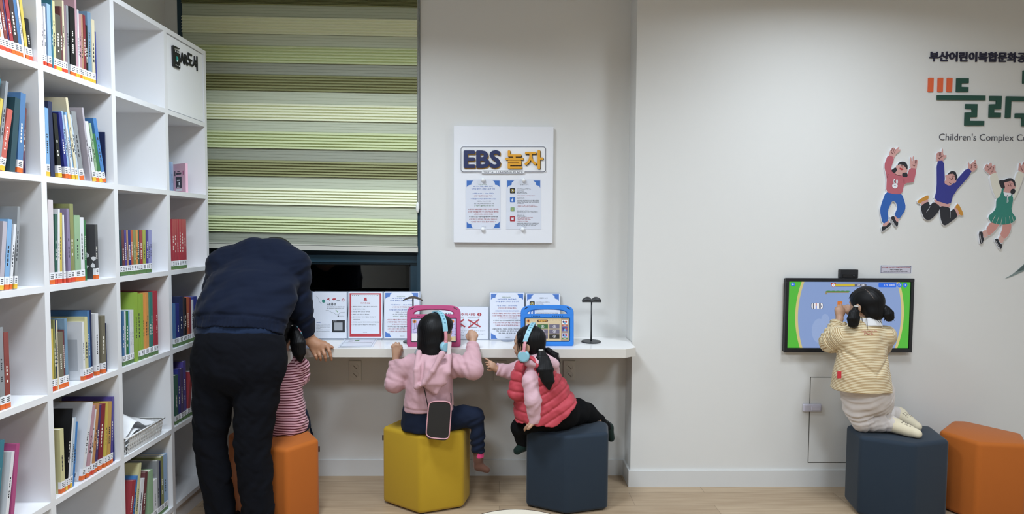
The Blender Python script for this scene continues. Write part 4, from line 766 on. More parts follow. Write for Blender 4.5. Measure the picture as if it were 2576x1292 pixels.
cutout('jumping cut-out girl in green pleated dress, rightmost on the wall', (2440, 390, 5.169), [
 ('hand', 'pink', 1, [(240, 258), (165, 185), (180, 140), (200, 115), (225, 130), (245, 98), (264, 105), (270, 150), (298, 125), (314, 130), (305, 190), (328, 230), (280, 262)]), ('hand', 'pink', 1, [(606, 212), (620, 110), (637, 110), (652, 150), (680, 82), (702, 92), (745, 105), (755, 200), (690, 245)]),
 ('leg', 'skin', 1, [(250, 865), (372, 890), (302, 990), (220, 1055), (188, 970)]), ('leg', 'skin', 1, [(408, 890), (520, 875), (517, 960), (482, 1040), (430, 1092), (373, 1040), (403, 960)]),
 ('sock', 'sock', 2, [(190, 968), (222, 1045), (165, 1085), (145, 1010), (150, 990)]), ('sock', 'sock', 2, [(375, 1040), (430, 1090), (395, 1155), (348, 1090)]),
 ('sleeve', 'cream', 2, [(233, 260), (328, 220), (355, 320), (395, 460), (368, 545), (328, 572), (280, 470)]), ('sleeve', 'cream', 2, [(605, 203), (692, 240), (640, 390), (562, 565), (538, 560), (575, 400), (560, 330)]),
 ('dress', 'green', 3, [(395, 435), (440, 435), (415, 480), (510, 500), (545, 560), (513, 725), (583, 820), (545, 875), (440, 902), (365, 902), (310, 890), (255, 872), (215, 800), (320, 705), (325, 572), (367, 540), (394, 460)]),
 ('head', 'pink', 4, [(413, 360), (440, 345), (530, 322), (560, 400), (572, 410), (560, 442), (510, 452), (500, 492), (440, 487), (410, 472), (432, 430), (434, 395)]),
 ('hair', 'black', 6, [(355, 342), (370, 325), (420, 330), (470, 302), (520, 300), (565, 340), (570, 405), (560, 412), (530, 332), (440, 352), (415, 362), (437, 430), (395, 436), (365, 390)]), ('hair', 'black', 6, [(505, 470), (520, 440), (550, 438), (570, 460), (562, 495), (535, 508), (510, 495)]),
 ('collar', 'white', 5, [(410, 470), (440, 489), (505, 492), (512, 520), (500, 542), (465, 520), (430, 542)]),
 ('shoe', 'black', 4, [(95, 998), (145, 992), (150, 1070), (165, 1083), (140, 1150), (115, 1150)]), ('shoe', 'black', 4, [(297, 1100), (340, 1078), (370, 1150), (395, 1153), (395, 1200), (375, 1230)])],
 fingers([[(200, 140), (222, 160)], [(215, 195), (245, 170), (258, 148)], [(285, 160), (275, 205), (258, 222)], [(635, 150), (650, 185), (660, 205)], [(672, 112), (700, 140)], [(490, 360), (500, 355)], [(515, 372), (525, 370)], [(505, 372), (498, 390), (510, 394)], [(470, 385), (485, 398)], [(505, 405), (520, 400)]], 5)+[([(305, 785), (265, 862)], 4, 'cream'), ([(352, 800), (318, 888)], 4, 'cream'), ([(395, 805), (378, 898)], 4, 'cream'), ([(442, 808), (442, 896)], 4, 'cream'), ([(490, 797), (500, 885)], 4, 'cream'), ([(520, 785), (545, 870)], 4, 'cream'), ([(462, 520), (458, 618)], 6, 'white'), ([(462, 520), (476, 605)], 5, 'white'), ([(440, 545), (462, 522), (482, 545)], 6, 'white'), ([(105, 1010), (128, 1145)], 4, 'white'), ([(308, 1108), (372, 1218)], 4, 'white')], [], (330, 1230))
# ------------------------------------------------------------------ books in the bookcase
M('pages', '#D8D2C4', .7); M('label_white', '#E9EAEE', .5)
for k, c in dict(o='#D8662B', r='#CE4A33', y='#DDB33C', g='#5B7A4C', b='#3C6FB5').items(): M('call_'+k, c, .5)
TONES = {'white': '#DADCE0', 'pinkish white': '#D3C8CC', 'light blue': '#8FB2D8', 'pale yellow': '#CFC98E', 'forest brown': '#58544A', 'maroon': '#6E3B3E', 'cream': '#D9CDA8', 'mauve': '#8D7680', 'grey': '#8E9296', 'black': '#1B1C20', 'pink': '#B9828A', 'tan': '#B98E6A', 'dark red': '#8A2634', 'navy': '#222C54', 'royal blue': '#2B3A92', 'orange tan': '#C58A4C', 'red brown': '#8E4038', 'purple': '#4B3A6E', 'red': '#A8303A', 'dark brown': '#463A3A', 'blue': '#3F74A8', 'yellow': '#D3B934', 'teal': '#27798C', 'coral red': '#C85545', 'dark teal': '#234853', 'deep blue': '#1F2A86', 'bright blue': '#2A7CC4', 'green': '#2F7A45', 'lilac grey': '#B5ADB8', 'sky blue': '#6FA6D6', 'dark green': '#2F6354', 'lilac': '#8A7BA2', 'olive': '#8B8F52', 'charcoal': '#4A4A4E', 'lime green': '#93B72C', 'orange': '#DF9431', 'mid teal': '#2B8478', 'crimson': '#B3283A', 'lavender': '#8F93CC', 'violet': '#4A3C92', 'dark orange': '#C0562A', 'yellow green': '#A9B23A', 'khaki': '#77715C', 'magenta': '#B23E7E', 'steel blue': '#6E93B0', 'pale blue': '#B4C6D6', 'rose': '#BE8F9A', 'golden': '#C99A3A', 'pale green': '#8FB58A', 'soft pink': '#E3B9C6'}
def mute(h, k=.82):
    r = lin(h); g = sum(r)/3; return tuple(g+(x-g)*k for x in r)
for k, c in TONES.items(): M('book_'+k, mute(c), .35, coat=.35)
M('book_ink_light', '#E5E2D8', .5); M('book_ink_dark', '#33343A', .5); M('barcode', '#44464B', .5)
rng = random.Random(7)
ORD = ['first', 'second', 'third', 'fourth', 'fifth', 'sixth', 'seventh', 'eighth', 'ninth', 'tenth', 'eleventh', 'twelfth', 'thirteenth', 'fourteenth', 'fifteenth', 'sixteenth', 'seventeenth', 'eighteenth', 'nineteenth', 'twentieth', 'twenty-first', 'twenty-second', 'twenty-third']
CELLN = {'A': "bookcase's leftmost column", 'B': "bookcase's second column", 'C': "bookcase's third column", 'D': "bookcase's far column"}
def book(y0, y1, h, dep, tone, lab, lean, zf, label, group, xf, noun='book', art=None):
    """spine faces +X at xf; y0 is the near side; lean in radians, positive = top tips away from the camera"""
    t = y1-y0; piv = np.array([0, y1 if lean > 0 else y0, zf]); ca, sa = math.cos(lean), math.sin(lean)
    def T(mb):
        out = []
        for V in mb.v:
            W = V-piv; out.append(np.stack([W[:, 0], W[:, 1]*ca+W[:, 2]*sa, -W[:, 1]*sa+W[:, 2]*ca], 1)+piv)
        mb.v = out; return mb
    b = .0018 if t > .008 else .0009; zb = zf+.0006; mt = 'book_'+tone; m = MB()
    m.box((xf-dep, y0, zb), (xf-b, y0+b, zb+h), mt).box((xf-dep, y1-b, zb), (xf-b, y1, zb+h), mt).box((xf-b, y0, zb), (xf, y1, zb+h), mt)
    ink = 'book_ink_dark' if sum(lin(TONES[tone])) > .75 else 'book_ink_light'
    if noun == 'book':
        yc = (y0+y1)/2; z = zb+h*.34; n = rng.choice((0, 5, 7, 9, 12)); s = min(t*.36, .006); st = h*rng.uniform(.25, .42)/max(6, n)
        for k in range(n): m.box((xf-.0002, yc-s*.5, z), (xf+.00025, yc+s*.5*rng.uniform(.4, 1), z+st*.7), ink if rng.random() < .85 else mt); z += st
        m.box((xf-dep*.86, y0-.00025, zb+h*.72), (xf-dep*.3, y0+.0002, zb+h*.76), ink).box((xf-dep*.8, y0-.00025, zb+h*.66), (xf-dep*.42, y0+.0002, zb+h*.685), ink)
    o = T(m).build('book' if noun == 'book' else 'bookend', origin=(xf-dep/2, (y0+y1)/2, zf)); tag(o, label, 'book' if noun == 'book' else 'bookend', group)
    if noun != 'book': return o
    T(MB().box((xf-dep+.003, y0+b, zb+.002), (xf-b, y1-b, zb+h-.003), 'pages')).build('page_block', o)
    if lab != 'n':
        q = .0004; lo = zb+.001; m = MB(); m.box((xf-.011, y0-q, lo), (xf+q, y1+q, lo+.016), 'call_'+lab).box((xf-.011, y0-q, lo+.016), (xf+q, y1+q, lo+.042), 'label_white')
        for k in range(3): m.box((xf+q*.5, y0+t*.2, lo+.021+k*.006), (xf+q*1.6, y1-t*.2, lo+.0235+k*.006), 'barcode')
        T(m).build('call_label', o)
    if art == 'barcode': T(MB().box((xf-.055, y0-.0006, zb+.006), (xf-.02, y0, zb+.03), 'label_white').box((xf-.05, y0-.0008, zb+.012), (xf-.025, y0-.0005, zb+.026), 'barcode')).build('barcode_sticker', o)
    if art == 'flower':
        m = MB()
        for k in range(5):
            a = 2*math.pi*k/5+.5; c = np.array([xf-.028+.022*math.cos(a), y0-.0006, zb+.07+.022*math.sin(a)]); m.prism([c+[.011*math.cos(a+s*2.2)*u, 0, .011*math.sin(a+s*2.2)*u] for s, u in ((0, 1.2), (.5, .8), (1, 1), (1.9, .8), (2.4, .9))], (0, .0005, 0), 'label_white')
        T(m).build('cover_art', o)
    if art == 'city':
        m = MB(); yy = y0-.0004; M('art_grey', '#B3B6BB', .5); M('art_mid', '#9FA3A9', .5)
        def blk(xa, xb, ha, hb, mm, l): m.box((xf-dep*xb, yy-.0002*l, zb+h*ha), (xf-dep*xa, yy, zb+h*hb), mm)
        blk(.1, .5, .02, .70, 'art_grey', 1); blk(.55, .95, .02, .62, 'art_mid', 1)
        for i in range(13): blk(.56, .94, .05+i*.042, .065+i*.042, 'art_grey', 2)
        blk(.3, .62, .02, .36, 'book_white', 3); blk(.06, .26, .02, .16, 'book_white', 3)
        for i in range(4): blk(.42, .46, .06+.07*i, .09+.07*i, 'art_mid', 4); blk(.51, .55, .06+.07*i, .09+.07*i, 'art_mid', 4)
        T(m).build('cover_art', o)
    if art == 'leaves':
        m = MB()
        for i in range(7): c = np.array([xf-.03-.012*(i % 3), y0-.0005, zb+.05+.03*i]); m.prism([c, c+[.008, 0, .004], c+[.014, 0, 0], c+[.007, 0, -.003]], (0, .0004, 0), 'book_olive' if i else 'book_coral red')
        T(m).build('cover_art', o)
    return o
# each row: crop (ox, oy, s), then (x left, x right of the spine at its foot, y of the top, shift of the top in x, tone, call label[, extra])
CELLS = {
 ('A', 1): ((0, 0, 5.617), [(-110, -60, -250, -140, 'green', 'r'), (-60, -5, -230, -140, 'cream', 'r'), (0, 40, -220, -140, 'orange tan', 'r'), (45, 82, -200, -140, 'white', 'r'), (88, 132, -200, -135, 'red brown', 'r'), (134, 152, -150, -130, 'purple', 'r'), (154, 203, -120, -125, 'red', 'o'), (207, 272, -100, -120, 'dark brown', 'o'), (276, 322, -90, -118, 'blue', 'o'), (326, 352, -60, -110, 'white', 'n'), (354, 392, -30, -110, 'yellow', 'o'), (398, 460, 275, -65, 'black', 'r')]),
 ('B', 1): ((0, 0, 5.617), [(600, 626, 110, 0, 'pinkish white', 'r'), (629, 654, 105, 0, 'white', 'r'), (684, 735, 85, 0, 'light blue', 'r'), (738, 744, -20, 0, 'teal', 'n'), (746, 780, 30, 0, 'pale yellow', 'r'), (784, 860, 230, 0, 'forest brown', 'y'), (863, 888, 110, 0, 'maroon', 'r'), (890, 913, 25, 0, 'cream', 'r'), (916, 944, 90, 0, 'mauve', 'r'), (947, 975, 95, 0, 'grey', 'n'), (1008, 1078, 135, 0, 'black', 'o'), (1081, 1107, -30, 0, 'rose', 'y'), (1110, 1124, 150, 0, 'white', 'y'), (1127, 1158, 215, 0, 'pink', 'o'), (1161, 1190, 222, 0, 'tan', 'y'), (1193, 1220, 232, 0, 'dark red', 'y'), (1223, 1252, 372, 0, 'black', 'y'), (1256, 1304, 200, 0, 'steel blue', 'y'), (1310, 1350, 300, 0, 'cream', 'y'), (1362, 1408, 480, 0, 'royal blue', 'e')]),
 ('A', 2): ((0, 180, 4.307), [(-170, -135, 60, 95, 'cream', 'y'), (-130, -95, 80, 95, 'teal', 'y'), (-92, -60, 300, 90, 'yellow', 'y'), (-56, -26, 110, 95, 'grey', 'y'), (-22, 34, 420, 92, 'coral red', 'y'), (38, 98, 285, 62, 'dark teal', 'n', 'barcode'), (101, 160, 225, 40, 'blue', 'o'), (162, 176, 380, 36, 'maroon', 'n'), (180, 196, 470, 12, 'purple', 'e')]),
 ('B', 2): ((0, 180, 4.307), [(505, 543, 405, 0, 'sky blue', 'y'), (548, 590, 330, -35, 'navy', 'n', 'barcode'), (594, 634, 450, -60, 'black', 'y'), (712, 745, 445, -78, 'deep blue', 'o', 'leaves'), (748, 766, 432, -88, 'light blue', 'o'), (769, 786, 470, -90, 'white', 'y'), (789, 806, 440, -92, 'sky blue', 'y'), (810, 834, 285, -115, 'cream', 'y'), (838, 856, 470, -92, 'pale blue', 'n'), (860, 906, 440, -95, 'grey', 'o'), (982, 999, 395, -95, 'lilac grey', 'n', 'barcode'), (1001, 1036, 545, -90, 'white', 'y'), (1040, 1060, 560, -85, 'pale green', 'o'), (1064, 1096, 680, -82, 'green', 'y'), (1099, 1134, 510, -108, 'bright blue', 'o'), (1137, 1150, 660, 0, 'navy', 'e')]),
 ('A', 3): ((0, 480, 4.786), [(-160, -90, 250, 50, 'black', 'y'), (-10, 40, 372, 48, 'lilac grey', 'y'), (45, 98, 345, 42, 'sky blue', 'o'), (102, 132, 405, 55, 'white', 'o'), (135, 168, 190, 40, 'grey', 'y')]),
 ('B', 3): ((0, 480, 4.786), [(600, 660, 112, -24, 'pinkish white', 'o'), (664, 690, 280, -4, 'dark green', 'r'), (692, 714, 222, -2, 'white', 'r'), (716, 744, 262, -2, 'yellow', 'r'), (746, 765, 292, 0, 'white', 'r'), (826, 858, 215, 0, 'lilac', 'r'), (862, 904, 160, 0, 'olive', 'r'), (908, 974, 295, 0, 'pale green', 'o'), (977, 1025, 320, 0, 'white', 'o'), (1028, 1050, 355, 0, 'green', 'n'), (1156, 1190, 405, 0, 'charcoal', 'o', 'flower')]),
 ('C', 3): ((290, 400, 4.307), [(58, 80, 768, -16, 'dark teal', 'g'), (82, 108, 768, -16, 'maroon', 'g'), (110, 130, 768, -15, 'violet', 'g'), (132, 146, 768, -14, 'tan', 'g'), (148, 176, 768, -13, 'deep blue', 'g'), (178, 200, 768, -12, 'dark orange', 'g'), (202, 228, 768, -11, 'olive', 'g'), (230, 250, 768, -10, 'orange', 'g'), (252, 266, 768, -9, 'dark green', 'g'), (268, 300, 768, -8, 'red', 'g'), (302, 334, 766, -6, 'yellow green', 'g'), (337, 356, 766, -3, 'violet', 'g'), (358, 374, 766, -2, 'lavender', 'g'), (376, 391, 766, -1, 'lavender', 'g')]),
 ('D', 3): ((290, 400, 4.307), [(624, 646, 652, 0, 'crimson', 'g'), (648, 670, 652, 0, 'crimson', 'g'), (673, 694, 652, 0, 'crimson', 'g'), (696, 718, 652, 0, 'crimson', 'g'), (721, 746, 652, 0, 'crimson', 'g'), (748, 775, 652, 0, 'crimson', 'g')]),
 ('B', 4): ((0, 740, 4.786), [(614, 658, 410, 0, 'yellow', 'r'), (661, 676, 300, 0, 'olive', 'o'), (678, 694, 305, 0, 'navy', 'o'), (697, 712, 310, 0, 'cream', 'n'), (714, 770, 445, 0, 'khaki', 'o'), (773, 790, 420, 0, 'maroon', 'o'), (793, 824, 285, 0, 'steel blue', 'o'), (1006, 1031, 325, 0, 'white', 'o', 'city'), (1034, 1066, 265, 0, 'pale yellow', 'r'), (1070, 1098, 190, 0, 'blue', 'r'), (1100, 1118, 185, 0, 'navy', 'r'), (1162, 1200, 225, 0, 'white', 'o'), (1236, 1280, 250, 0, 'khaki', 'o'), (1284, 1304, 340, 0, 'navy', 'e')]),
 ('A', 4): ((0, 740, 4.786), [(-110, -40, 330, 10, 'white', 'y'), (-36, 22, 395, 0, 'grey', 'o'), (26, 84, 455, 0, 'red brown', 'o'), (88, 136, 605, 0, 'dark red', 'e')]),
 ('C', 4): ((290, 700, 5.871), [(118, 140, 485, -12, 'blue', 'g'), (142, 164, 485, -12, 'white', 'g'), (166, 190, 480, -11, 'green', 'g'), (192, 214, 475, -11, 'sky blue', 'g'), (216, 242, 470, -11, 'white', 'g'), (244, 268, 465, -10, 'white', 'g'), (300, 345, 205, -18, 'lime green', 'n'), (347, 378, 225, -16, 'lime green', 'g'), (380, 414, 222, -15, 'lime green', 'g'), (416, 444, 217, -15, 'orange', 'g'), (446, 472, 212, -15, 'orange', 'g'), (474, 500, 208, -15, 'orange', 'g'), (503, 530, 202, -16, 'mid teal', 'g'), (532, 560, 198, -16, 'mid teal', 'g'), (563, 592, 190, -16, 'crimson', 'g'), (595, 625, 185, -15, 'crimson', 'g')]),
 ('D', 4): ((290, 700, 5.871), [(876, 898, 365, 0, 'blue', 'g'), (901, 924, 365, 0, 'deep blue', 'g'), (927, 950, 365, 0, 'deep blue', 'g'), (953, 1000, 262, 0, 'navy', 'g'), (1003, 1026, 265, 0, 'dark brown', 'g'), (1029, 1062, 280, 0, 'black', 'g'), (1065, 1098, 270, 0, 'dark orange', 'g'), (1101, 1130, 275, 0, 'dark red', 'g'), (1133, 1160, 310, 0, 'white', 'g'), (1164, 1215, 260, 0, 'royal blue', 'g')]),
 ('B', 5): ((0, 980, 4.141), [(640, 680, 390, 0, 'pale yellow', 'o', 'barcode'), (684, 702, 195, 58, 'black', 'y', 'barcode'), (705, 722, 290, 50, 'white', 'o'), (725, 746, 290, 42, 'pale blue', 'y'), (750, 772, 330, 40, 'bright blue', 'n'), (848, 880, 130, 88, 'white', 'o', 'barcode'), (883, 910, 165, 70, 'rose', 'o'), (913, 932, 210, 62, 'white', 'r'), (935, 955, 150, 60, 'orange tan', 'r'), (958, 984, 165, 50, 'purple', 'o'), (987, 1030, 155, 40, 'dark red', 'o'), (1033, 1052, 150, 22, 'yellow', 'o'), (1055, 1090, 145, 16, 'golden', 'o'), (1093, 1116, 95, 12, 'violet', 'o'), (1118, 1138, 250, 0, 'royal blue', 'e')]),
 ('A', 5): ((0, 980, 4.141), [(-170, -100, 500, 80, 'orange tan', 'n'), (-95, -30, 520, 78, 'teal', 'n'), (45, 78, 640, 75, 'white', 'n', 'barcode'), (82, 116, 568, 65, 'magenta', 'n')]),
 ('D', 5): ((290, 870, 3.0625), [(465, 488, 215, 0, 'dark green', 'g'), (490, 505, 170, 0, 'deep blue', 'g'), (508, 528, 165, 0, 'purple', 'g'), (530, 550, 110, 0, 'violet', 'g'), (553, 572, 200, 25, 'red', 'g'), (575, 590, 190, 22, 'white', 'g')]),
 ('C', 6): ((290, 870, 3.0625), [(82, 112, 1030, 48, 'red', 'g'), (115, 130, 1000, 40, 'bright blue', 'n'), (133, 150, 905, 42, 'pale yellow', 'g'), (156, 182, 1020, 38, 'white', 'n'), (186, 206, 975, 30, 'maroon', 'n'), (226, 262, 965, 0, 'pale green', 'g'), (265, 298, 1035, 0, 'white', 'g'), (301, 316, 890, 0, 'grey', 'g'), (318, 330, 895, 0, 'navy', 'g'), (333, 354, 855, 0, 'olive', 'g'), (357, 388, 830, 0, 'light blue', 'g'), (398, 410, 910, 0, 'white', 'e')]),
}
colx = {'A': 3, 'B': 2, 'C': 1, 'D': 0}
roww = ['', 'top', 'second', 'third', 'fourth', 'fifth', 'bottom']
for (cc, rr), (crop, rows) in CELLS.items():
    zf = RZ0+(NR-rr)*RDZ+HT/2; k = colx[cc]; ya, yb = YF-(k+1)*CW+VT/2, YF-k*CW-(VT if k == 0 else VT/2)
    last = ya+.0012; nb = 0; pl_ = 0; ph_ = 0; grp = f'books in the {roww[rr]} cell of the {CELLN[cc]}'
    for r in rows:
        x0, x1, yt, sh, tone, lab = r[:6]; art = r[6] if len(r) > 6 else None; end = lab == 'e'
        xf = XB-.012-(.004*rng.random() if not end else .006)
        # foot of the spine on the shelf: find the pixel row by projecting the shelf height
        def y_at(px): # Y on the plane x = xf at height zf seen in column px
            dlo, dhi = 0., 1292.
            lo, hi = ya-.6, yb+.2
            for _ in range(40):
                m = (lo+hi)/2; v = np.array([xf, m, zf])-EYE; X = 1288+F_PX*np.dot(v, RT)/np.dot(v, FWD)
                if X < px: lo = m
                else: hi = m
            return lo
        p0, p1 = crop[0]+x0/crop[2], crop[0]+x1/crop[2]
        y0, y1 = y_at(p0), y_at(p1)
        t = max(y1-y0, .004); pt = PX(crop[0]+(x1+sh)/crop[2], crop[1]+yt/crop[2], xf); h = pt[2]-zf
        lean = max(-.3, min(.3, math.atan2(pt[1]-y1, h))) if sh else 0; h = h/math.cos(lean)
        # stay clear of the neighbour at the foot and, where the two tilt differently, at the shared height
        y0 = max(y0, last, last+min(h, ph_)*(math.tan(pl_)-math.tan(lean)) if nb else last); y1 = min(y0+t, yb-.0015-max(0, h*math.sin(lean)))
        if y1 <= y0+.0025: continue
        if end: lean = 0
        last = y1+.0008+(t*(1/math.cos(lean)-1)+.0006 if sh else 0); pl_, ph_ = lean, h
        h = min(max(h, .1), RDZ-HT-.012); dep = .012 if end and False else min(.29, h*rng.uniform(.74, .9))
        if end: dep = .12
        lbl = (f'{tone} book, {ORD[nb]} from left in the {roww[rr]} cell of the {CELLN[cc]}' if not end else f'flat {tone} bookend closing the row in the {roww[rr]} cell of the {CELLN[cc]}')
        book(y0, y1 if not end else y0+.004, h, dep, tone, lab, lean, zf, lbl, grp if not end else 'bookends', xf, 'book' if not end else 'bookend', art); nb += 1
# boxed picture-card set facing out in the far column, with the slim blue folder beside it
zf = RZ0+4*RDZ+HT/2; M('card_pink', '#E2B4C6', .45); M('card_ink', '#3A3844', .5)
def yx(px, z, x):
    lo, hi = .5, 3.6
    for _ in range(40):
        m = (lo+hi)/2; v = np.array([x, m, z])-EYE; X = 1288+F_PX*np.dot(v, RT)/np.dot(v, FWD)
        if X < px: lo = m
        else: hi = m
    return lo
book(yx(431.4, zf, XB-.135), yx(436.2, zf, XB-.135), .165, .12, 'light blue', 'n', 0, zf, "slim light blue book beside the pink cover in the bookcase's far column", 'face-out books', XB-.135)
# pink cover stands facing the room
pk = MB(); h_ = .152; a = np.array([XB-.13, yx(437, zf, XB-.13), zf+.0005]); e_ = np.array([XB-.03, yx(467.5, zf, XB-.03), zf+.0005])
w_ = np.linalg.norm(e_-a); ux = (e_-a)/w_; nn = np.array([ux[1], -ux[0], 0])
def fp(u, v): return a+ux*w_*u+np.array([0, 0, h_*v])
pk.prism([fp(0, 0), fp(1, 0), fp(1, 1), fp(0, 1)], -nn*.012, 'card_pink'); pk = pk.build('book'); tag(pk, "pink face-out book with a dark emblem in the bookcase's far column", 'book', 'face-out books')
def fr(u0, v0, u1, v1, m, l, mb): mb.prism([fp(u0, v0)+nn*.0003*l, fp(u1, v0)+nn*.0003*l, fp(u1, v1)+nn*.0003*l, fp(u0, v1)+nn*.0003*l], nn*.0003, m)
mb = MB(); fr(.2, .18, .68, .56, 'card_ink', 1, mb); fr(.25, .64, .66, .70, 'card_ink', 1, mb); fr(.34, .73, .55, .76, 'card_ink', 1, mb); fr(.3, .42, .55, .46, 'label_white', 2, mb); fr(.44, .27, .54, .38, 'label_white', 2, mb); fr(.3, .2, .5, .22, 'label_white', 2, mb); fr(.1, .6, .17, .76, 'card_ink', 1, mb); fr(.78, .62, .84, .76, 'book_magenta', 1, mb); fr(.2, .08, .68, .15, 'label_white', 1, mb)
mb.build('cover_print', pk)
# two books leaning in the lowest visible cell of the second column
zf = RZ0+HT/2
book(YF-3*CW+.05, YF-3*CW+.075, .20, .16, 'tan', 'n', .24, zf, "tan book leaning in the bottom cell of the bookcase's second column", 'books in the bottom cell', XB-.02); book(YF-3*CW+.087, YF-3*CW+.102, .22, .17, 'pinkish white', 'n', .24, zf, "pinkish white book leaning in the bottom cell of the bookcase's second column", 'books in the bottom cell', XB-.02)
# ------------------------------------------------------------------ soft shapes: distance fields -> smooth closed meshes
def U3(v): v = np.asarray(v, float); return v/(np.linalg.norm(v)+1e-12)
def rc(a, b, ra, rb):
    a, b = np.array(a, np.float32), np.array(b, np.float32); ba = b-a; L2 = float(ba@ba)+1e-12
    def f(p):
        t = np.clip(((p-a)@ba)/L2, 0, 1); q = p-a-t[:, None]*ba
        return np.sqrt((q*q).sum(1))-(ra+(rb-ra)*t)
    m = max(ra, rb); f.lo = np.minimum(a, b)-m; f.hi = np.maximum(a, b)+m; return f
def ell(c, r, R=None):
    c = np.array(c, np.float32); r = np.array(r, np.float32); R = np.eye(3, dtype=np.float32) if R is None else np.array(R, np.float32)
    def f(p):
        q = (p-c)@R.T; k0 = np.sqrt(((q/r)**2).sum(1)); k1 = np.sqrt(((q/(r*r))**2).sum(1))+1e-9
        return k0*(k0-1)/k1
    m = float(r.max()); f.lo = c-m; f.hi = c+m; return f
def etube(pts, rs, rd, side):
    """a limb or trunk of elliptical section: rs along the side vector, rd across it, given at each point"""
    pts = np.array(pts, np.float32); side = np.array(U3(side), np.float32); n = len(pts)
    def f(p):
        best = np.full(len(p), 9., np.float32)
        for i in range(n-1):
            a, b = pts[i], pts[i+1]; ba = b-a; t = np.clip(((p-a)@ba)/(float(ba@ba)+1e-12), 0, 1); q = p-a-t[:, None]*ba
            s = q@side; o2 = np.maximum((q*q).sum(1)-s*s, 0); a_ = rs[i]+(rs[i+1]-rs[i])*t; b_ = rd[i]+(rd[i+1]-rd[i])*t
            k0 = np.sqrt((s/a_)**2+o2/(b_*b_)); k1 = np.sqrt(s*s/a_**4+o2/b_**4)+1e-9
            best = np.minimum(best, k0*(k0-1)/k1)
        return best
    m = max(max(rs), max(rd)); f.lo = pts.min(0)-m; f.hi = pts.max(0)+m; return f
def frame(fwd, up=(0, 0, 1)):
    """rows: side (to its own right), forward, up"""
    f = U3(fwd); s = U3(np.cross(f, up)); return np.array([s, f, np.cross(s, f)])
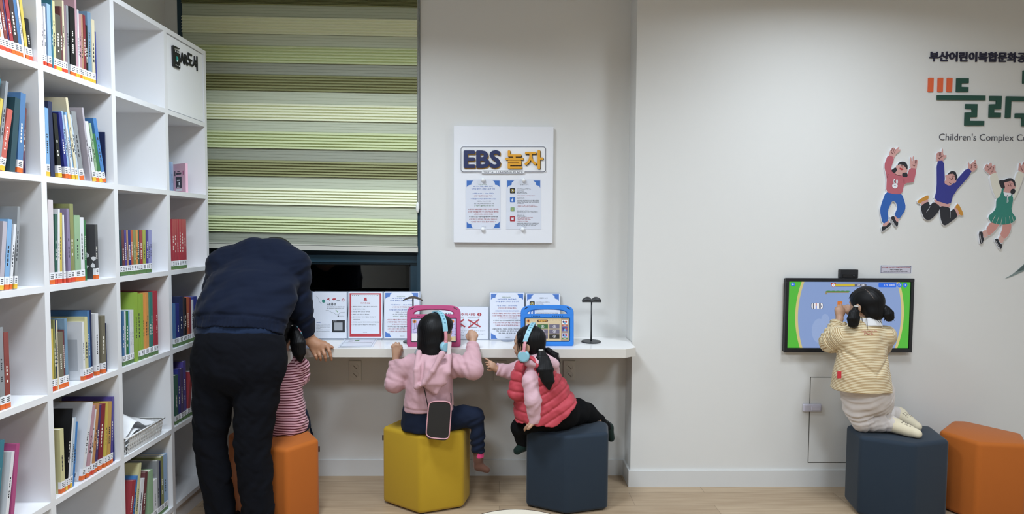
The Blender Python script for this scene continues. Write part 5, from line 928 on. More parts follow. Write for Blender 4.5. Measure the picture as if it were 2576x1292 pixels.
class Field:
    def __init__(s): s.ops = []; s.post = []
    def add(s, f, k=.01): s.ops.append((f, k, 0)); return s
    def cut(s, f, k=.004): s.ops.append((f, k, 1)); return s           # keep only where f < 0
    def carve(s, f, k=.004): s.ops.append((f, k, 2)); return s         # take f away
    def chain(s, pts, rad, k=.01, k0=None):
        for i in range(len(pts)-1): s.add(rc(pts[i], pts[i+1], rad[i], rad[i+1]), k if i or k0 is None else k0)
        return s
    def half(s, p0, n, k=.003):                                         # keep the side the normal points away from
        p0 = np.array(p0, np.float32); n = np.array(U3(n), np.float32); return s.cut(lambda p: (p-p0)@n, k)
    def trim(s, p0, n, R=.085, k=.003):                                 # cut a sleeve or leg off square at p0, only around p0
        p0 = np.array(p0, np.float32); n = np.array(U3(n), np.float32)
        return s.carve(lambda p: np.maximum((p0-p)@n, np.sqrt(((p-p0)**2).sum(1))-R), k)
    def ev(s, p):
        d = None
        for f, k, m in s.ops:
            e = f(p)
            if d is None: d = e; continue
            if m == 1: a, b = -d, -e
            elif m == 2: a, b = -d, e
            else: a, b = d, e
            h = np.clip(.5+.5*(b-a)/k, 0, 1); r = b+(a-b)*h-k*h*(1-h); d = r if m == 0 else -r
        for g in s.post: d = d+g(p)
        return d
    def bounds(s):
        fs = [f for f, k, m in s.ops if m == 0]; return np.min([f.lo for f in fs], 0)-.02, np.max([f.hi for f in fs], 0)+.02
    def mesh(s, h):
        lo, hi = s.bounds(); B = 8; nb = np.ceil((hi-lo)/(h*B)).astype(int)+1; n = nb*B+1
        g = np.stack(np.meshgrid(*[np.arange(k) for k in nb], indexing='ij'), -1).reshape(-1, 3)
        cen = (lo+(g*B+B/2)*h).astype(np.float32); dc = s.ev(cen); act = np.abs(dc) < B*h*1.55+.006
        A = np.repeat(np.repeat(np.repeat(np.where(dc < 0, -1, 1).astype(np.float32).reshape(nb), B, 0), B, 1), B, 2)
        A = np.pad(A, ((0, 1),)*3, mode='edge'); lo_ = np.arange(B+1); off = np.stack(np.meshgrid(lo_, lo_, lo_, indexing='ij'), -1).reshape(-1, 3)
        ga = g[act]
        for c in range(0, len(ga), 600):
            idx = (ga[c:c+600, None, :]*B+off[None]).reshape(-1, 3); v = s.ev((lo+idx*h).astype(np.float32)); A[idx[:, 0], idx[:, 1], idx[:, 2]] = v
        S = A < 0; N = np.array(A.shape); cells = []; pts = []; quads = []
        st = np.array([N[1]*N[2], N[2], 1])
        for ax in range(3):
            s0 = [slice(None)]*3; s1 = [slice(None)]*3; s0[ax] = slice(0, -1); s1[ax] = slice(1, None)
            e = np.argwhere(S[tuple(s0)] != S[tuple(s1)]); o1, o2 = [a for a in range(3) if a != ax]
            e = e[(e[:, o1] > 0) & (e[:, o2] > 0) & (e[:, o1] < N[o1]-1) & (e[:, o2] < N[o2]-1)]
            e1 = e.copy(); e1[:, ax] += 1; f0 = A[e[:, 0], e[:, 1], e[:, 2]]; f1 = A[e1[:, 0], e1[:, 1], e1[:, 2]]; t = f0/(f0-f1)
            p = e.astype(float); p[:, ax] += t; base = e@st
            c4 = np.stack([base, base-st[o1], base-st[o1]-st[o2], base-st[o2]], 1); cells.append(c4); pts.append(p)
            q = c4.copy(); flip = (f0 > 0) ^ (ax == 1); q[flip] = q[flip][:, ::-1]; quads.append(q)
        cells = np.vstack(cells); pts = np.vstack(pts); quads = np.vstack(quads); uq, inv = np.unique(cells.ravel(), return_inverse=True); inv = inv.reshape(-1)
        cnt = np.bincount(inv, minlength=len(uq)).astype(float); pr = np.repeat(pts, 4, 0); V = np.stack([np.bincount(inv, weights=pr[:, k], minlength=len(uq))/cnt for k in range(3)], 1)
        Q = np.searchsorted(uq, quads)
        for it in range(2):                                             # light smoothing, volume kept
            for lam in (.5, -.52):
                acc = np.zeros_like(V); c = np.zeros(len(V))
                for a, b in ((0, 1), (1, 2), (2, 3), (3, 0)):
                    for x, y in ((a, b), (b, a)):
                        for k in range(3): acc[:, k] += np.bincount(Q[:, x], weights=V[Q[:, y], k], minlength=len(V))
                        c += np.bincount(Q[:, x], minlength=len(V))
                V = V+lam*(acc/c[:, None]-V)
        return lo+V*h, Q
def soft(name, fld, h, mat, parent=None, origin=None, attr=None, keep_largest=False):
    V, Q = fld.mesh(h); o0 = np.array(parent['_o']) if parent is not None else np.array(origin, float)
    if keep_largest:
        lab = np.arange(len(V))
        while True:
            m = np.minimum.reduce([lab[Q[:, i]] for i in range(4)]); new = lab.copy()
            for i in range(4): np.minimum.at(new, Q[:, i], m)
            new = new[new]
            if (new == lab).all(): break
            lab = new
        u, c = np.unique(lab, return_counts=True); k = lab == u[c.argmax()]; mp = np.cumsum(k)-1; Q = mp[Q[k[Q[:, 0]]]]; V = V[k]
    me = bpy.data.meshes.new(name); me.vertices.add(len(V)); me.vertices.foreach_set('co', (V-o0).astype(np.float32).ravel())
    me.loops.add(len(Q)*4); me.loops.foreach_set('vertex_index', Q.astype(np.int32).ravel()); me.polygons.add(len(Q)); me.polygons.foreach_set('loop_start', np.arange(0, len(Q)*4, 4, dtype=np.int32))
    me.materials.append(MATS[mat]); me.update(calc_edges=True); me.polygons.foreach_set('use_smooth', [True]*len(Q))
    if attr is not None:
        a = me.attributes.new('band', 'FLOAT', 'POINT'); a.data.foreach_set('value', attr(V.astype(np.float32)).astype(np.float32))
    o = bpy.data.objects.new(name, me); COL.objects.link(o); o['_o'] = o0.tolist()
    if parent is None: o.location = tuple(o0)
    else: o.parent = parent
    return o
def wrinkle(amp, freq, seed, stretch=(1, 1, 1)):
    r = np.random.RandomState(seed); K = r.randn(7, 3)*freq*np.array(stretch); K *= (1+np.arange(7)[:, None]*.25); ph = r.rand(7)*6.28; K = K.astype(np.float32)
    def g(p):
        q = p+.012*np.sin(p[:, [1, 2, 0]]*freq*.9+1.3); d = 0
        for k, f in zip(K, ph): d = d+np.sin(q@k+f)/(1+.3*np.abs(k).max()/freq)
        return amp*d/3
    return g
def folds(a, b, amp, n, rad, skew=(0, 0, 0)):
    """ring-like creases along a sleeve or trouser leg from a to b"""
    a = np.array(a, np.float32); ba = np.array(b, np.float32)-a; L = float(np.linalg.norm(ba)); u = ba/L; sk = np.array(skew, np.float32)
    def g(p):
        q = p-a; t = q@u; r = np.sqrt(np.maximum((q*q).sum(1)-t*t, 0)); w = np.exp(-((r/(rad*1.6))**4))*np.clip((t+.02)/.03, 0, 1)*np.clip((L+.02-t)/.03, 0, 1)
        return amp*w*np.sin(t/L*n*6.283+(q@sk)*60+1.2*np.sin(t*45))
    return g
def hand(F, wrist, mcp, fingers, thumb, r, wr, kk=.006):
    """wrist point, four knuckles, per finger the points beyond the knuckle, thumb chain from the side of the palm"""
    for i, m in enumerate(mcp):
        F.add(rc(wrist+(m-wrist)*.12, m, wr*.62, r*1.22), .012)
    for i in range(3): F.add(rc(mcp[i], mcp[i+1], r*1.12, r*1.08), .006)
    for i, (m, ch) in enumerate(zip(mcp, fingers)):
        pts = [m]+list(ch); k = len(pts); s = (1, 1.03, .98, .84)[i]
        for j in range(k-1): F.add(rc(pts[j], pts[j+1], r*s*(1.05-.12*j), r*s*(.97-.13*j)), .0035)
    pts = list(thumb)
    for j in range(len(pts)-1): F.add(rc(pts[j], pts[j+1], r*(1.35-.18*j), r*(1.15-.15*j)), .006)
def head(F, c, fwd, s=1., up=(0, 0, 1), ear=True):
    """child's head about .19 m high at s = 1; c is the skull centre"""
    R = frame(fwd, up); sd, fw, u = R; c = np.array(c, float)
    def q(x, y, z): return c+(sd*x+fw*y+u*z)*s
    F.add(ell(q(0, -.006, .012), np.array([.070, .083, .078])*s, R), .02)                 # skull
    F.add(ell(q(0, .028, -.032), np.array([.058, .050, .056])*s, R), .02)                 # face
    F.add(ell(q(.028, .045, -.045), np.array([.026, .026, .026])*s, R), .018); F.add(ell(q(-.028, .045, -.045), np.array([.026, .026, .026])*s, R), .018)   # cheeks
    F.add(ell(q(0, .050, -.077), np.array([.022, .020, .016])*s, R), .015)                # chin
    F.add(rc(q(0, .070, -.012), q(0, .0815, -.034), .006*s, .0085*s), .008)               # nose
    F.add(ell(q(0, .0765, -.0555), np.array([.015, .006, .0042])*s, R), .004); F.add(ell(q(0, .0745, -.0635), np.array([.013, .006, .0045])*s, R), .004)    # lips
    for e in (-1, 1):
        F.carve(ell(q(.027*e, .082, -.008), np.array([.015, .012, .010])*s, R), .012)     # eye sockets
        F.add(ell(q(.027*e, .0655, -.009), np.array([.012, .009, .0095])*s, R), .003)     # lids
        F.add(rc(q(.014*e, .073, .006), q(.042*e, .066, .006), .006*s, .005*s), .012)     # brow ridge
        if ear:
            F.add(ell(q(.073*e, -.004, -.022), np.array([.008, .017, .026])*s, R), .006); F.carve(ell(q(.084*e, .002, -.02), np.array([.007, .009, .014])*s, R), .004)
    return q, R
def eyes(parent, q, R, s, sides=(-1, 1)):
    for e in sides:
        F = Field().add(ell(q(.027*e, .0705, -.0095), np.array([.0085, .0055, .0055])*s, R)); soft('eye', F, .0012, 'eye_dark', parent)
        F = Field().chain([q(.014*e, .0775, .012), q(.027*e, .0765, .0155), q(.041*e, .067, .012)], [.0017*s]*3, .002); soft('eyebrow', F, .0012, 'hair_black', parent)
# materials of people and clothes
M('skin', '#A67A5E', .5, sss=.12, bump=(220, .08, .0006)); M('skin_child', '#B28C72', .5, sss=.15); M('eye_dark', '#120E0D', .15)
M('hair_black', '#09090B', .5, bump=(170, .3, .001, (1.5, 1.5, .05)), spec=.22)
def cloth(name, c, sc=700, rough=.9, sheen=.25, st=.35): M(name, c, rough, bump=(sc, st, .0007), sheen=sheen, var=(5, .05), spec=.2)
cloth('navy_sweat', '#0E1628', 800, .95, .06); cloth('navy_shirt', '#1B2942', 800); cloth('navy_trouser', '#05070F', 600, .95, 0); cloth('pink_sweat', '#C39CA3', 500); cloth('pink_fleece', '#CDA9B1', 350); cloth('coral_vest', '#B5444F', 900, .5, .1, .15); cloth('jeans', '#141D30', 900, .9, .03, .5); cloth('black_trouser', '#08090C', 700, .95, 0); cloth('beige_trouser', '#CDC5C0', 450); cloth('sock_cream', '#D8CDB2', 500); cloth('sock_brown', '#5D4034', 500); cloth('sock_pink', '#D2457A', 500); cloth('sock_green', '#12241F', 500); cloth('grey_tee', '#8D9296', 500); cloth('white_collar', '#D9D9DA', 500); cloth('shoe_black', '#0C0C0E', 300, .6, 0)
M('rubber_grip', '#8A8073', .5)
def striped(name, c1, c2, duty, soft_=.06):
    m = bpy.data.materials.new(name); m.use_nodes = True; MATS[name] = m; nt = m.node_tree; L = nt.links.new; b = nt.nodes['Principled BSDF']
    b.inputs['Roughness'].default_value = .9; b.inputs['Sheen Weight'].default_value = .2
    at = nt.nodes.new('ShaderNodeAttribute'); at.attribute_name = 'band'; fr_ = nt.nodes.new('ShaderNodeMath'); fr_.operation = 'FRACT'; L(at.outputs['Fac'], fr_.inputs[0])
    rp = nt.nodes.new('ShaderNodeValToRGB'); e = rp.color_ramp.elements; e[0].position = 0; e[0].color = lin(c1)+(1,); e[1].position = duty; e[1].color = lin(c1)+(1,)
    for pos, c in ((duty+soft_, c2), (1-soft_, c2), (1., c1)): n = e.new(pos); n.color = lin(c)+(1,)
    L(fr_.outputs[0], rp.inputs[0]); L(rp.outputs[0], b.inputs['Base Color'])
    tc = nt.nodes.new('ShaderNodeTexCoord'); n = nt.nodes.new('ShaderNodeTexNoise'); n.inputs['Scale'].default_value = 600; bp = nt.nodes.new('ShaderNodeBump'); bp.inputs['Strength'].default_value = .3; bp.inputs['Distance'].default_value = .0006
    L(tc.outputs['Object'], n.inputs['Vector']); L(n.outputs['Fac'], bp.inputs['Height']); L(bp.outputs[0], b.inputs['Normal'])
striped('stripe_tan', '#D6C7A5', '#A38558', .55); striped('stripe_wine', '#CFA0AC', '#551626', .5)
# ------------------------------------------------------------------ people
A3 = lambda *v: np.array(v, float)
def add_headphones(label, q, R, s, back=0., cuts=(.086, .098), cup=.031, tilt=0., cz=-.030):
    sd, fw, u = R; o = empty('headphones', q(0, 0, .10)); tag(o, label, 'headphones', "children's headphones")
    rx, rz = cuts
    def arc(t):       # t in degrees from the crown, positive to the right ear; the crown may sit further back than the ears
        a = math.radians(t); return q(rx*math.sin(a), back*math.cos(a)+tilt*math.sin(a)**2, -.012+rz*math.cos(a)) , U3(sd*math.sin(a)+u*math.cos(a))
    def strip(t0, t1, w, th, mat, name, n=24):
        mb = MB(); V = []; F = []
        for i in range(n+1):
            p, nn = arc(t0+(t1-t0)*i/n); wv = fw*w*s/2
            V += [p-wv, p+wv, p+wv+nn*th*s, p-wv+nn*th*s]
            if i: b = 4*i; F += [[b-4+k, b-4+(k+1) % 4, b+(k+1) % 4, b+k] for k in range(4)]
        F += [[3, 2, 1, 0], [4*n, 4*n+1, 4*n+2, 4*n+3]]
        return mb.add(V, F, mat).build(name, o, autos=40)
    hb = strip(-76, 76, .026, .007, 'hp_blue', 'headband')
    mb = MB()
    for k in range(11):
        p, nn = arc(-55+11*k); tn = U3(np.cross(fw, nn)); c = p+nn*.0073*s
        mb.prism([c-fw*.006*s-tn*.003*s, c+fw*.006*s-tn*.003*s, c+fw*.005*s+tn*.003*s, c-fw*.004*s+tn*.0035*s], nn*.0003, 'hp_print')
    mb.build('headband_print', hb)
    for e in (-1, 1):
        cpos = q(e*(rx+.002), tilt, cz); ax = sd*e; pa, na = arc(73*e); pb = cpos+u*cup*.5*s+ax*.002; V = []; Fq = []
        for k_ in range(9):
            t_ = k_/8; p = pa+(pb-pa)*t_+ax*.006*math.sin(math.pi*t_)*s; nn = U3(na*(1-t_)+ax*t_); wv = fw*.008*s
            V += [p-wv, p+wv, p+wv+nn*.006*s, p-wv+nn*.006*s]
            if k_: b = 4*k_; Fq += [[b-4+k, b-4+(k+1) % 4, b+(k+1) % 4, b+k] for k in range(4)]
        MB().add(V, Fq+[[3, 2, 1, 0], [32, 33, 34, 35]], 'hp_pink').build('adjuster', o, autos=40)
        F = Field().add(rc(cpos-ax*.010*s, cpos+ax*.004*s, cup*s*.80, cup*s*.80), .004)
        def cyl(c, ax_, r, h0, h1):
            c = np.array(c, np.float32); a_ = np.array(ax_, np.float32)
            def f(p):
                d = p-c; t = d@a_; rr = np.sqrt(np.maximum((d*d).sum(1)-t*t, 0)); return np.maximum(rr-r, np.maximum(t-h1, h0-t))
            f.lo = c-max(r, abs(h0), abs(h1))-.01; f.hi = c+max(r, abs(h0), abs(h1))+.01; return f
        soft('ear_cushion', Field().add(cyl(cpos, ax, cup*s*.92, -.016*s, .002*s)), .0022, 'hp_cushion', o)
        soft('ear_cup', Field().add(cyl(cpos, ax, cup*s, -.002*s, .013*s)).add(cyl(cpos, ax, cup*s*.8, 0, .0165*s), .006), .0022, 'hp_blue', o)
        soft('yoke', Field().add(cyl(cpos+u*cup*s*.55, ax, cup*s*.52, -.004*s, .0155*s)).half(cpos+u*cup*s*.25, -u), .0022, 'hp_pink', o)
    return o
M('hp_blue', '#88BACA', .45); M('hp_pink', '#CF8C96', .45); M('hp_cushion', '#9DB5BE', .6); M('hp_print', '#4F7F97', .5); M('tag_paper', '#E3DEDF', .6)
# ---------------- the man bending over by the bookcase
def man():
    pel = P(604, 880, 2.78); sh_l, sh_r = P(566, 668, 3.02), P(735, 668, 3.03); neck = P(676, 645, 3.08)
    hc = P(697, 652, 3.15); hips = [P(546, 905, 2.78), P(655, 905, 2.77)]; knees = [P(528, 1110, 2.75), P(635, 1110, 2.74)]; ank = [PZ(530, 1345, .09), PZ(628, 1345, .09)]
    ank = [np.array([ank[0][0], 2.76, .09]), np.array([ank[1][0], 2.74, .09])]
    el_l, wr_l = P(536, 785, 2.98), P(600, 868, 3.20); el_r, wr_r = P(754, 775, 3.07), P(777, 852, 3.125)
    F = Field(); chest = P(662, 690, 2.99); belly = P(622, 790, 2.85)
    F.add(etube([pel, belly, chest, neck], [.15, .15, .15, .06], [.10, .10, .09, .06], (1, 0, 0)), .02)
    F.chain([neck, hc], [.055, .06], .02); hq, hR = head(F, hc, (.25, .75, -.6), 1.12, up=(.1, .6, .75))
    for a, b, c in ((sh_l, el_l, wr_l), (sh_r, el_r, wr_r)): F.chain([neck+(a-neck)*.5, a, b, c], [.05, .05, .042, .030], .02)
    for a, b, c in zip(hips, knees, ank): F.chain([pel, a, b, c], [.08, .075, .05, .035], .02); F.add(rc(c-A3(0, 0, .05), c+A3(.01, .12, -.055), .035, .03), .02)
    # the hand resting over the desk edge: pixels of knuckles and finger joints
    m_ = [P(822, 868, 3.135), P(810, 874, 3.125), P(800, 881, 3.118), P(791, 886, 3.115)]
    fg = [[P(829, 884, 3.118), P(832, 895, 3.118), P(834, 904, 3.125)], [P(816, 890, 3.108), P(819, 899, 3.112), P(820, 906, 3.12)], [P(804, 893, 3.106), P(806, 900, 3.110), P(807, 905, 3.118)], [P(794, 895, 3.105), P(796, 900, 3.108), P(797, 904, 3.114)]]
    hand(F, wr_r+A3(0, 0, .0), m_, fg, [P(792, 858, 3.135), P(815, 862, 3.142), P(827, 869, 3.14), P(836, 873, 3.14)], .0098, .030)
    F.chain([wr_r-A3(.01, 0, -.02), wr_r, P(800, 868, 3.128)], [.031, .027, .026], .012)
    ml = wr_l+A3(.04, .06, -.02); lm = [ml+A3(.024-.017*i, .012-.006*i, .0) for i in range(4)]
    hand(F, wr_l, lm, [[p+A3(.006, .035, .004), p+A3(.008, .055, -.006), p+A3(.008, .068, -.014)] for p in lm], [wr_l+A3(.03, .01, 0), ml+A3(.045, .0, 0), ml+A3(.055, .02, 0)], .0095, .03)
    o = soft('person', F, .0042, 'skin', origin=(pel[0], pel[1], 0), keep_largest=True)
    tag(o, 'man in navy sweatshirt and dark trousers bending over the desk, back turned', 'person')
    # hair
    H = Field().add(ell(hq(0, -.008, .016), A3(.079, .092, .086)*1.12, hR), .01).carve(ell(hq(0, .085, -.03), A3(.065, .06, .08)*1.12, hR), .02).half(hq(0, -.05, -.075), -hR[2]-hR[1]*.0, .01); H.add(ell(P(684, 618, 3.10), A3(.055, .06, .040)), .02); H.post.append(wrinkle(.0015, 130, 3)); soft('hair', H, .004, 'hair_black', o)
    # sweatshirt
    S = Field(); hem = P(603, 822, 2.79)
    hem_n = U3(P(604, 830, 2.78)-P(640, 735, 2.90))
    S.add(etube([P(600, 850, 2.775), P(607, 800, 2.82), P(632, 735, 2.90), P(655, 685, 2.985), P(668, 650, 3.03)], [.205, .218, .222, .195, .13], [.125, .135, .13, .105, .085], (1, 0, -.08)), .02)
    S.chain([P(640, 645, 3.03), sh_l+A3(.01, 0, .0), el_l, wr_l-A3(.02, .03, 0)], [.095, .088, .068, .05], .03); S.chain([P(690, 645, 3.03), sh_r, el_r, wr_r+A3(-.004, -.003, .028)], [.095, .084, .062, .045], .03)
    S.half(P(600, 836, 2.78)+A3(0, .0, -.004), (-.03, -.42, -1), .004); S.trim(wr_r+A3(-.002, 0, .022), wr_r-el_r); S.trim(wr_l-A3(.012, .02, 0), wr_l-el_l)
    gp = P(604, 800, 2.80).astype(np.float32); gn = np.array(U3((-.03, -.42, -1)), np.float32); gx = P(600, 836, 2.78).astype(np.float32)
    def rib(p):
        t = -((p-gx)@gn); return .006*np.exp(-((t-.058)/.006)**2)+np.where(t < .056, .0012*np.sin(p[:, 0]*900), 0)+np.where((t < .055) & (t > -.02), .004, 0)
    wr_ = wrinkle(.0045, 26, 5, (1, 1, 1.6)); diag = np.array(U3((.75, -.1, -1)), np.float32)
    S.post += [lambda p: rib(p)*(p[:, 1] < 2.93), wr_, lambda p: .004*np.sin((p@diag)*70+2*np.sin(p[:, 0]*14))*np.exp(-((p[:, 2]-1.13)/.16)**2)]
    S.post.append(folds(sh_r, wr_r, .0035, 5, .08, (1, 0, 0))); soft('sweatshirt', S, .005, 'navy_sweat', o)
    T = Field().add(etube([P(602, 860, 2.78), P(600, 828, 2.795), P(606, 800, 2.83)], [.19, .2, .2], [.112, .118, .12], (1, 0, 0)), .01).half(P(600, 852, 2.78), (0, 0, -1)); T.post.append(wrinkle(.003, 40, 9, (.5, 1, 2))); soft('shirt_hem', T, .005, 'navy_shirt', o)
    # trousers
    J = Field().add(etube([P(603, 838, 2.785), P(604, 870, 2.775), P(604, 920, 2.77), P(602, 952, 2.77)], [.198, .208, .208, .17], [.125, .14, .14, .09], (1, 0, 0)), .02)
    for i, (a, b, c, rr) in enumerate(zip(hips, knees, ank, ((.108, .071, .064, .06), (.112, .080, .070, .06)))): J.chain([a, a+(b-a)*.5, b, c-A3(0, 0, .03)], [rr[0], (rr[0]+rr[1])/2, rr[1], rr[2]], .012, .025)
    J.half(P(603, 841, 2.78), (.0, .25, 1), .004); J.half((0, 0, .055), (0, 0, -1), .004)
    J.post += [wrinkle(.004, 17, 12, (1, 1, 1.2)), wrinkle(.0015, 50, 13, (1, 1, 1.5)), folds(hips[1], ank[1], .0022, 4.3, .1, (1.6, .5, 0)), folds(hips[0], ank[0], .0022, 4.3, .1, (-1.6, .5, 0))]; soft('trousers', J, .005, 'navy_trouser', o)
    for c in ank: soft('shoe', Field().add(rc(c+A3(0, -.035, -.048), c+A3(.012, .15, -.052), .042, .036), .01).half((0, 0, .004), (0, 0, -1)), .005, 'shoe_black', o)
man()
# ---------------- girl in the pink hoodie, on the yellow stool
def girl_pink():
    hc = P(1098, 835, 3.10); fwd = U3((.82, .57, -.06)); s = .98
    F = Field(); pel, belly, chest, neck = P(1078, 1058, 3.10), P(1078, 1000, 3.075), P(1080, 930, 3.075), P(1086, 893, 3.09)
    hq, hR = head(F, hc, fwd, s)
    F.add(etube([pel, belly, chest, neck], [.085, .08, .085, .035], [.07, .065, .06, .035], (1, 0, 0)), .015); F.chain([neck, hc-A3(0, 0, .05)], [.033, .036], .012)
    shL, elL, wrL = P(1022, 918, 3.085), P(993, 962, 3.075), P(995, 905, 3.115); shR, elR, wrR = P(1140, 918, 3.08), P(1190, 928, 3.04), P(1189, 863, 3.13)
    for a, b, c in ((shL, elL, wrL), (shR, elR, wrR)): F.chain([neck+(a-neck)*.5, a, b, c], [.03, .028, .024, .0165], .012)
    r = .0066
    # left hand: a loose fist hooked over the desk edge, knuckles up
    kn = [P(1008, 874, 3.118), P(1002, 868, 3.115), P(994.5, 867, 3.113), P(988, 871, 3.112)]
    F.add(ell(P(998, 886, 3.125), A3(.023, .017, .026)), .008)
    hand(F, wrL, kn, [[p+A3(-.001, .020, .006), p+A3(0, .032, -.004), p+A3(0, .030, -.016)] for p in kn], [P(1006, 890, 3.13), P(1010, 880, 3.14), P(1008, 873, 3.15)], r, .017, .005)
    # right hand: raised, index finger out
    kn = [P(1180.5, 836, 3.16), P(1187, 834, 3.158), P(1194, 837, 3.155), P(1199, 843, 3.15)]
    F.add(ell(P(1189, 847, 3.15), A3(.024, .018, .022)), .008)
    hand(F, wrR, kn, [[P(1181.5, 832, 3.18), P(1183, 831, 3.20), P(1184, 832, 3.215)]]+[[p+A3(-.001, .016, .004), p+A3(-.004, .018, -.012), p+A3(-.005, .006, -.017)] for p in kn[1:]], [P(1178, 852, 3.15), P(1175, 845, 3.165), P(1178, 838, 3.175)], r, .017, .005)
    kR, aR = P(1194, 1047, 3.10), P(1203, 1136, 3.10); kL, aL = P(1050, 1062, 3.36), A3(P(1050, 1062, 3.36)[0], 3.40, .16)
    F.chain([pel, P(1135, 1055, 3.10), kR, aR, P(1203, 1160, 3.10)], [.06, .05, .036, .019, .019], .015); F.chain([pel, P(1050, 1062, 3.12), kL, aL], [.06, .05, .036, .024], .015)
    F.chain([P(1203, 1160, 3.10), P(1204, 1172, 3.10), P(1226, 1181, 3.08)], [.022, .021, .014], .01); F.chain([aL, aL+A3(0, .0, -.03), aL+A3(0, .07, -.05)], [.022, .02, .014], .01)
    o = soft('person', F, .003, 'skin_child', origin=(pel[0], pel[1], .415), keep_largest=True); tag(o, 'small girl with bobbed black hair in a pink hoodie, seated on the yellow stool', 'person')
    eyes(o, hq, hR, s)
    H = Field().add(ell(hq(0, -.012, .018), A3(.080, .090, .084)*s, hR), .012).add(etube([hq(0, -.02, .02), hq(0, -.028, -.05), hq(0, -.030, -.118)], [.080*s, .086*s, .088*s], [.075*s, .072*s, .066*s], hR[0]), .02)
    H.add(ell(hq(0, .03, .045), A3(.070, .056, .045)*s, hR), .02)
    H.carve(ell(hq(0, .098, -.055), A3(.056, .075, .086)*s, hR), .008); H.carve(ell(hq(.082, .050, -.045), A3(.036, .036, .062)*s, hR), .008).carve(ell(hq(-.082, .055, -.045), A3(.036, .036, .062)*s, hR), .008); H.half(hq(0, 0, -.108), -hR[2]+hR[1]*.06, .006)
    sdv, fwv, uv = [v.astype(np.float32) for v in hR]; hcf = hc.astype(np.float32)
    H.post += [lambda p: .0005*np.sin(np.arctan2((p-hcf)@sdv, (p-hcf)@fwv)*60+2*np.sin(((p-hcf)@uv)*30)), wrinkle(.0010, 50, 4)]; soft('hair', H, .003, 'hair_black', o)
    hp = add_headphones("pale blue headphones on the girl in the pink hoodie", hq, hR, s, back=.002, cuts=(.093, .120), cup=.027, cz=-.062)
    c = hq(.114, .010, -.058); u_, f_, s_ = hR[2], hR[1], hR[0]
    MB().prism([c+f_*a+u_*b+s_*.004 for a, b in ((-.006, .025), (.016, .022), (.014, -.045), (-.006, -.042))], s_*.0008, 'tag_paper').build('paper_tag', hp)
    # hoodie
    S = Field().add(etube([P(1078, 1046, 3.085), P(1079, 1020, 3.075), P(1080, 975, 3.07), P(1082, 935, 3.075), P(1084, 905, 3.085)], [.137, .132, .122, .118, .075], [.095, .092, .088, .083, .060], (1, 0, 0)), .02)
    S.chain([P(1060, 912, 3.08), shL, elL, wrL+(wrL-elL)*.06], [.056, .051, .047, .034], .025); S.chain([P(1108, 912, 3.08), shR, elR, wrR+(wrR-elR)*.05], [.058, .055, .049, .033], .025)
    S.half(P(1078, 1033, 3.08), (0.03, -.1, -1)); S.trim(wrL, wrL-elL); S.trim(wrR, wrR-elR)
    S.post += [wrinkle(.0028, 26, 21, (1, 1, 1.3)), wrinkle(.0012, 75, 22), folds(shL, elL, .002, 2.3, .05, (1.6, 0, .9)), folds(shR, elR, .002, 2.6, .055, (.9, .6, 1.6)), folds(elR, wrR, .0022, 2.2, .05, (1.4, 1, 0)), folds(elL, wrL, .002, 2.2, .05, (1.4, 0, .6))]
    def cuff(c, a):
        c = np.array(c, np.float32); ax = np.array(U3(c-np.array(a)), np.float32)
        def g(p):
            q = p-c; t = q@ax; rr = np.sqrt(np.maximum((q*q).sum(1)-t*t, 0)); m = np.exp(-(rr/.05)**6)
            return m*(.0035*np.exp(-((t+.036)/.005)**2)+np.where(t > -.034, .0025, 0))
        return g
    S.post += [cuff(wrL, elL), cuff(wrR, elR)]; hz = float(P(1078, 1033, 3.08)[2]); S.post.append(lambda p: np.where((p[:, 2] < hz+.03), .004, .0)+.003*np.exp(-((p[:, 2]-hz-.032)/.004)**2)*(np.abs(p[:, 0]-pel[0]) < .15))
    so = soft('hoodie', S, .0042, 'pink_sweat', o)
    hd = Field(); B_ = -.030                                            # hood lying flat on the back: pouch, rolled rim, side fold
    hd.add(etube([P(1088, 893, 3.045), P(1088, 925, 2.995+B_), P(1090, 960, 2.985+B_), P(1095, 986, 2.99+B_)], [.070, .086, .072, .016], [.030, .030, .028, .012], (1, 0, 0)), .02)
    for p0, p1, rr in (((1054, 886, 3.02), (1047, 930, 2.985), (.015, .014)), ((1047, 930, 2.985), (1048, 972, 2.975), (.014, .013)), ((1048, 972, 2.975), (1066, 962, 2.962), (.013, .013)), ((1066, 962, 2.962), (1088, 933, 2.960), (.013, .013)), ((1088, 933, 2.960), (1112, 890, 2.99), (.013, .016))): hd.add(rc(P(p0[0], p0[1], p0[2]+B_*(p0[1] > 890)), P(p1[0], p1[1], p1[2]+B_), *rr), .006)
    hd.add(rc(P(1127, 896, 3.02), P(1124, 935, 2.985+B_), .020, .019), .012).add(rc(P(1124, 935, 2.985+B_), P(1098, 986, 2.98+B_), .019, .010), .012)
    hd.carve(etube([P(1062, 900, 2.985+B_), P(1061, 930, 2.965+B_), P(1058, 958, 2.955+B_)], [.016, .013, .007], [.030, .026, .02], (1, 0, 0)), .008); hd.carve(rc(P(1078, 898, 2.97), P(1083, 925, 2.95+B_), .007, .004), .010)
    hd.carve(rc(P(1104, 940, 2.945+B_), P(1112, 905, 2.95), .005, .004), .008); hd.post.append(wrinkle(.002, 40, 6)); soft('hood', hd, .0036, 'pink_sweat', so)
    soft('undershirt_collar', Field().add(rc(P(1062, 892, 3.075), P(1100, 892, 3.075), .042, .042), .01).half(P(1086, 897, 3.0), (0, 0, -1)), .004, 'grey_tee', o)
    # jeans
    J = Field().add(etube([P(1077, 1030, 3.09), P(1077, 1062, 3.10)], [.135, .142], [.095, .11], (1, 0, 0)), .02)
